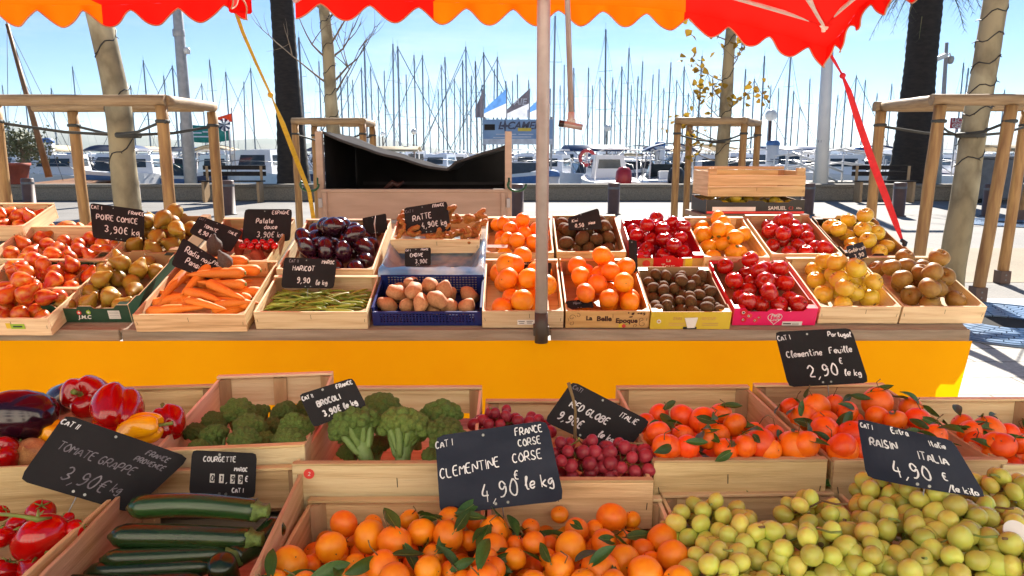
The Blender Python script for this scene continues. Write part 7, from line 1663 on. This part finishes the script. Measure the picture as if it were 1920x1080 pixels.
MB_ = [(60, 37, 6, 2.3, 160, 4, 'motor boat with a tan canopy behind the olive tree'), (118, 40, 7, 2.5, 20, 2, 'open motor boat beside the raked wooden spar'), (142, 34, 7, 2.6, 100, 0, 'white cabin motor boat lying across behind the log guard'), (205, 37, 6.5, 2.4, 170, 1, 'motor boat with navy canopy by the thick plane trunk'), (268, 33, 7.5, 2.6, 195, 0, 'white cabin cruiser between the plane trunk and the log post'), (322, 33, 7, 2.5, 120, 2, 'sleek white motor boat between the two log posts'), (405, 34, 6.5, 2.4, 200, 4, 'motor boat with a tan canopy behind the bench'), (450, 36, 7, 2.6, 170, 0, 'white cabin boat in front of the small flags'), (492, 33, 7.5, 2.9, 185, 3, 'tall white cabin boat beside the palm by the yellow strap'),
       (620, 36, 7, 2.5, 170, 1, 'motor boat with navy canopy behind the trailer post'), (690, 40, 7, 2.5, 10, 4, 'motor boat with tan canopy above the tarpaulin'), (830, 42, 7, 2.5, 170, 0, 'white cabin boat above the sagging tarpaulin'), (985, 33, 6.5, 2.4, 190, 2, 'open motor boat under the hire banner'), (1040, 35, 7, 2.5, 165, 0, 'white cabin boat just past the umbrella pole'), (1080, 37, 7, 2.5, 100, 1, 'long motor boat lying across behind the engines'), (1140, 29.5, 5.2, 2.2, 4, 0, 'small white motor boat with a red outboard, first of two with their sterns out'), (1248, 29.5, 5.2, 2.2, -4, 1, 'small white motor boat with a black outboard, second with its stern out'), (1195, 38, 7, 2.5, 175, 1, 'motor boat with navy canopy between the outboards'),
       (1318, 34, 7, 2.5, 180, 4, 'motor boat with tan canopy by the yellow leaved tree'), (1385, 36, 7, 2.5, 10, 2, 'open white motor boat behind the log guard by the boxes'), (1420, 40, 7, 2.6, 180, 0, 'white cabin boat beside the large globe lamp'), (1480, 35, 7, 2.6, 110, 3, 'tall white cabin boat behind the gangway foot'), (1585, 34, 7.5, 2.7, 100, 0, 'white cabin boat with dark windows behind the gangway'), (1640, 38, 7, 2.6, 170, 1, 'motor boat with navy canopy behind the red strap'), (1725, 34, 7.5, 2.7, 95, 3, 'white cabin boat lying across behind the palm'), (1790, 37, 7, 2.5, 170, 0, 'white cabin boat between the right hand log posts'), (1860, 36, 7.5, 2.7, 100, 4, 'long motor boat behind the waste container')]
for a in MB_: motor(*a)
# second row of hulls farther off
far = 0
for i in range(26):
    px = 30 + i * 74 + rng.uniform(-20, 20); d = rng.uniform(44, 52)
    motor(px, d, rng.uniform(6.5, 8.5), 2.7, rng.choice((0, 180, 170, 10, 90)), rng.randrange(5), f"small far white motor boat, {ordn[i % 13]} from the left {'left of the umbrella pole' if i < 13 else 'right of the umbrella pole'}"); far += 1
# life ring, pedestals, gangway
p = at_d(1101, 296, 31.5); mb = MB(); mb.tube([p + Vector((.30 * math.cos(t), 0, .30 * math.sin(t))) for t in [i * .3927 for i in range(17)]], .075, 'engine_red', 8); rt = mb.build('life_ring'); tag(rt, 'red life ring on a white post beside the first outboard boat', 'life ring')
mb = MB(); mb.tube([p + Vector((0, .1, .3)), (p.x, p.y + .1, WZ)], .04, 'white_paint', 8); mb.build('post', rt)
for px, pt, d, lb in ((88, 258, 36, 'beside the raked wooden spar'), (1238, 265, 40, 'between the outboards and the yellow leaved tree'), (1450, 262, 34, 'beside the large globe lamp'), (1035, 318, 28, 'at the foot of the umbrella pole'), (1612, 275, 38, 'beside the red strap')):
    p = at_d(px, pt, d); rt = empty('service_pillar', Vector((p.x, d, WZ))); tag(rt, f'white quay service pillar with blue domed cap {lb}', 'pillar', 'blue capped service pillars'); h = p.z - WZ
    mb = MB(); mb.lathe([(.28, 0), (.28, h - .25), (.24, h - .24)], 'white_paint', 14); mb.build('body', rt); mb = MB(); mb.lathe([(.30, h - .25), (.30, h - .15), (.22, h - .04), (.001, h)], 'boat_blue', 14); mb.build('cap', rt)
mb = MB(); rt = empty('gangway', Vector((X(1500, 30), 30, 0))); tag(rt, 'white railed gangway ramp beneath the drooping umbrella corner', 'gangway'); T = Matrix.Translation(rt.location).inverted()
mb = MB(); x0, x1 = X(1468, 29), X(1680, 29); mb.box((x0, 28.6, .40), (x1, 30.0, .50), 'quay_stone'); mb.build('deck', rt, T)
for yy in (28.65, 29.95):
    mb = MB()
    for k in range(9):
        x = x0 + (x1 - x0) * k / 8; mb.tube([(x, yy, .5), (x, yy, 1.5 + .25 * math.sin(k * .8))], .03, 'white_paint', 6)
    for z in (.95, 1.45): mb.tube([(x0, yy, z), ((x0 + x1) / 2, yy, z + .28), (x1, yy, z)], .03, 'white_paint', 6)
    mb.build('railing', rt, T)
mb = MB(); mb.tube([at_d(1485, 300, 28.5), at_d(1570, 340, 28.5)], .045, 'white_paint', 6); mb.tube([at_d(1485, 286, 28.5), at_d(1580, 322, 28.5)], .045, 'white_paint', 6); mb.build('sloping_rail', rt, T)
p = at_z(1000, 302, WZ)
for y, lb in ((43, 'nearer'), (56, 'farther')):
    mb = MB(); mb.box((-60, y - .9, WZ + .02), (60, y + .9, WZ + .45), 'quay_stone'); tag(mb.build('pontoon'), f'long grey floating pontoon, the {lb} of two between the boats', 'pontoon', 'pontoons')
mb = MB(); mb.box((-900, 300, -3), (600, 312, 1.2), 'quay_stone'); tag(mb.build('breakwater'), 'distant pale stone breakwater on the horizon behind the masts', 'breakwater')
# ================================================================== air: pale marine haze over the bay
hm = bpy.data.materials.new('haze'); hm.use_nodes = True; hn, hl = hm.node_tree.nodes, hm.node_tree.links
hn.remove(hn['Principled BSDF']); pv = hn.new('ShaderNodeVolumePrincipled'); pv.inputs['Density'].default_value = 9e-5; pv.inputs['Color'].default_value = (.86, .93, 1, 1); pv.inputs['Anisotropy'].default_value = .3
hl.new(pv.outputs[0], hn['Material Output'].inputs['Volume']); MATS['haze'] = hm
mb = MB(); mb.box((-7500, -80, -5), (7500, 9500, 330), 'haze'); struct(mb.build('haze'), 'stuff')
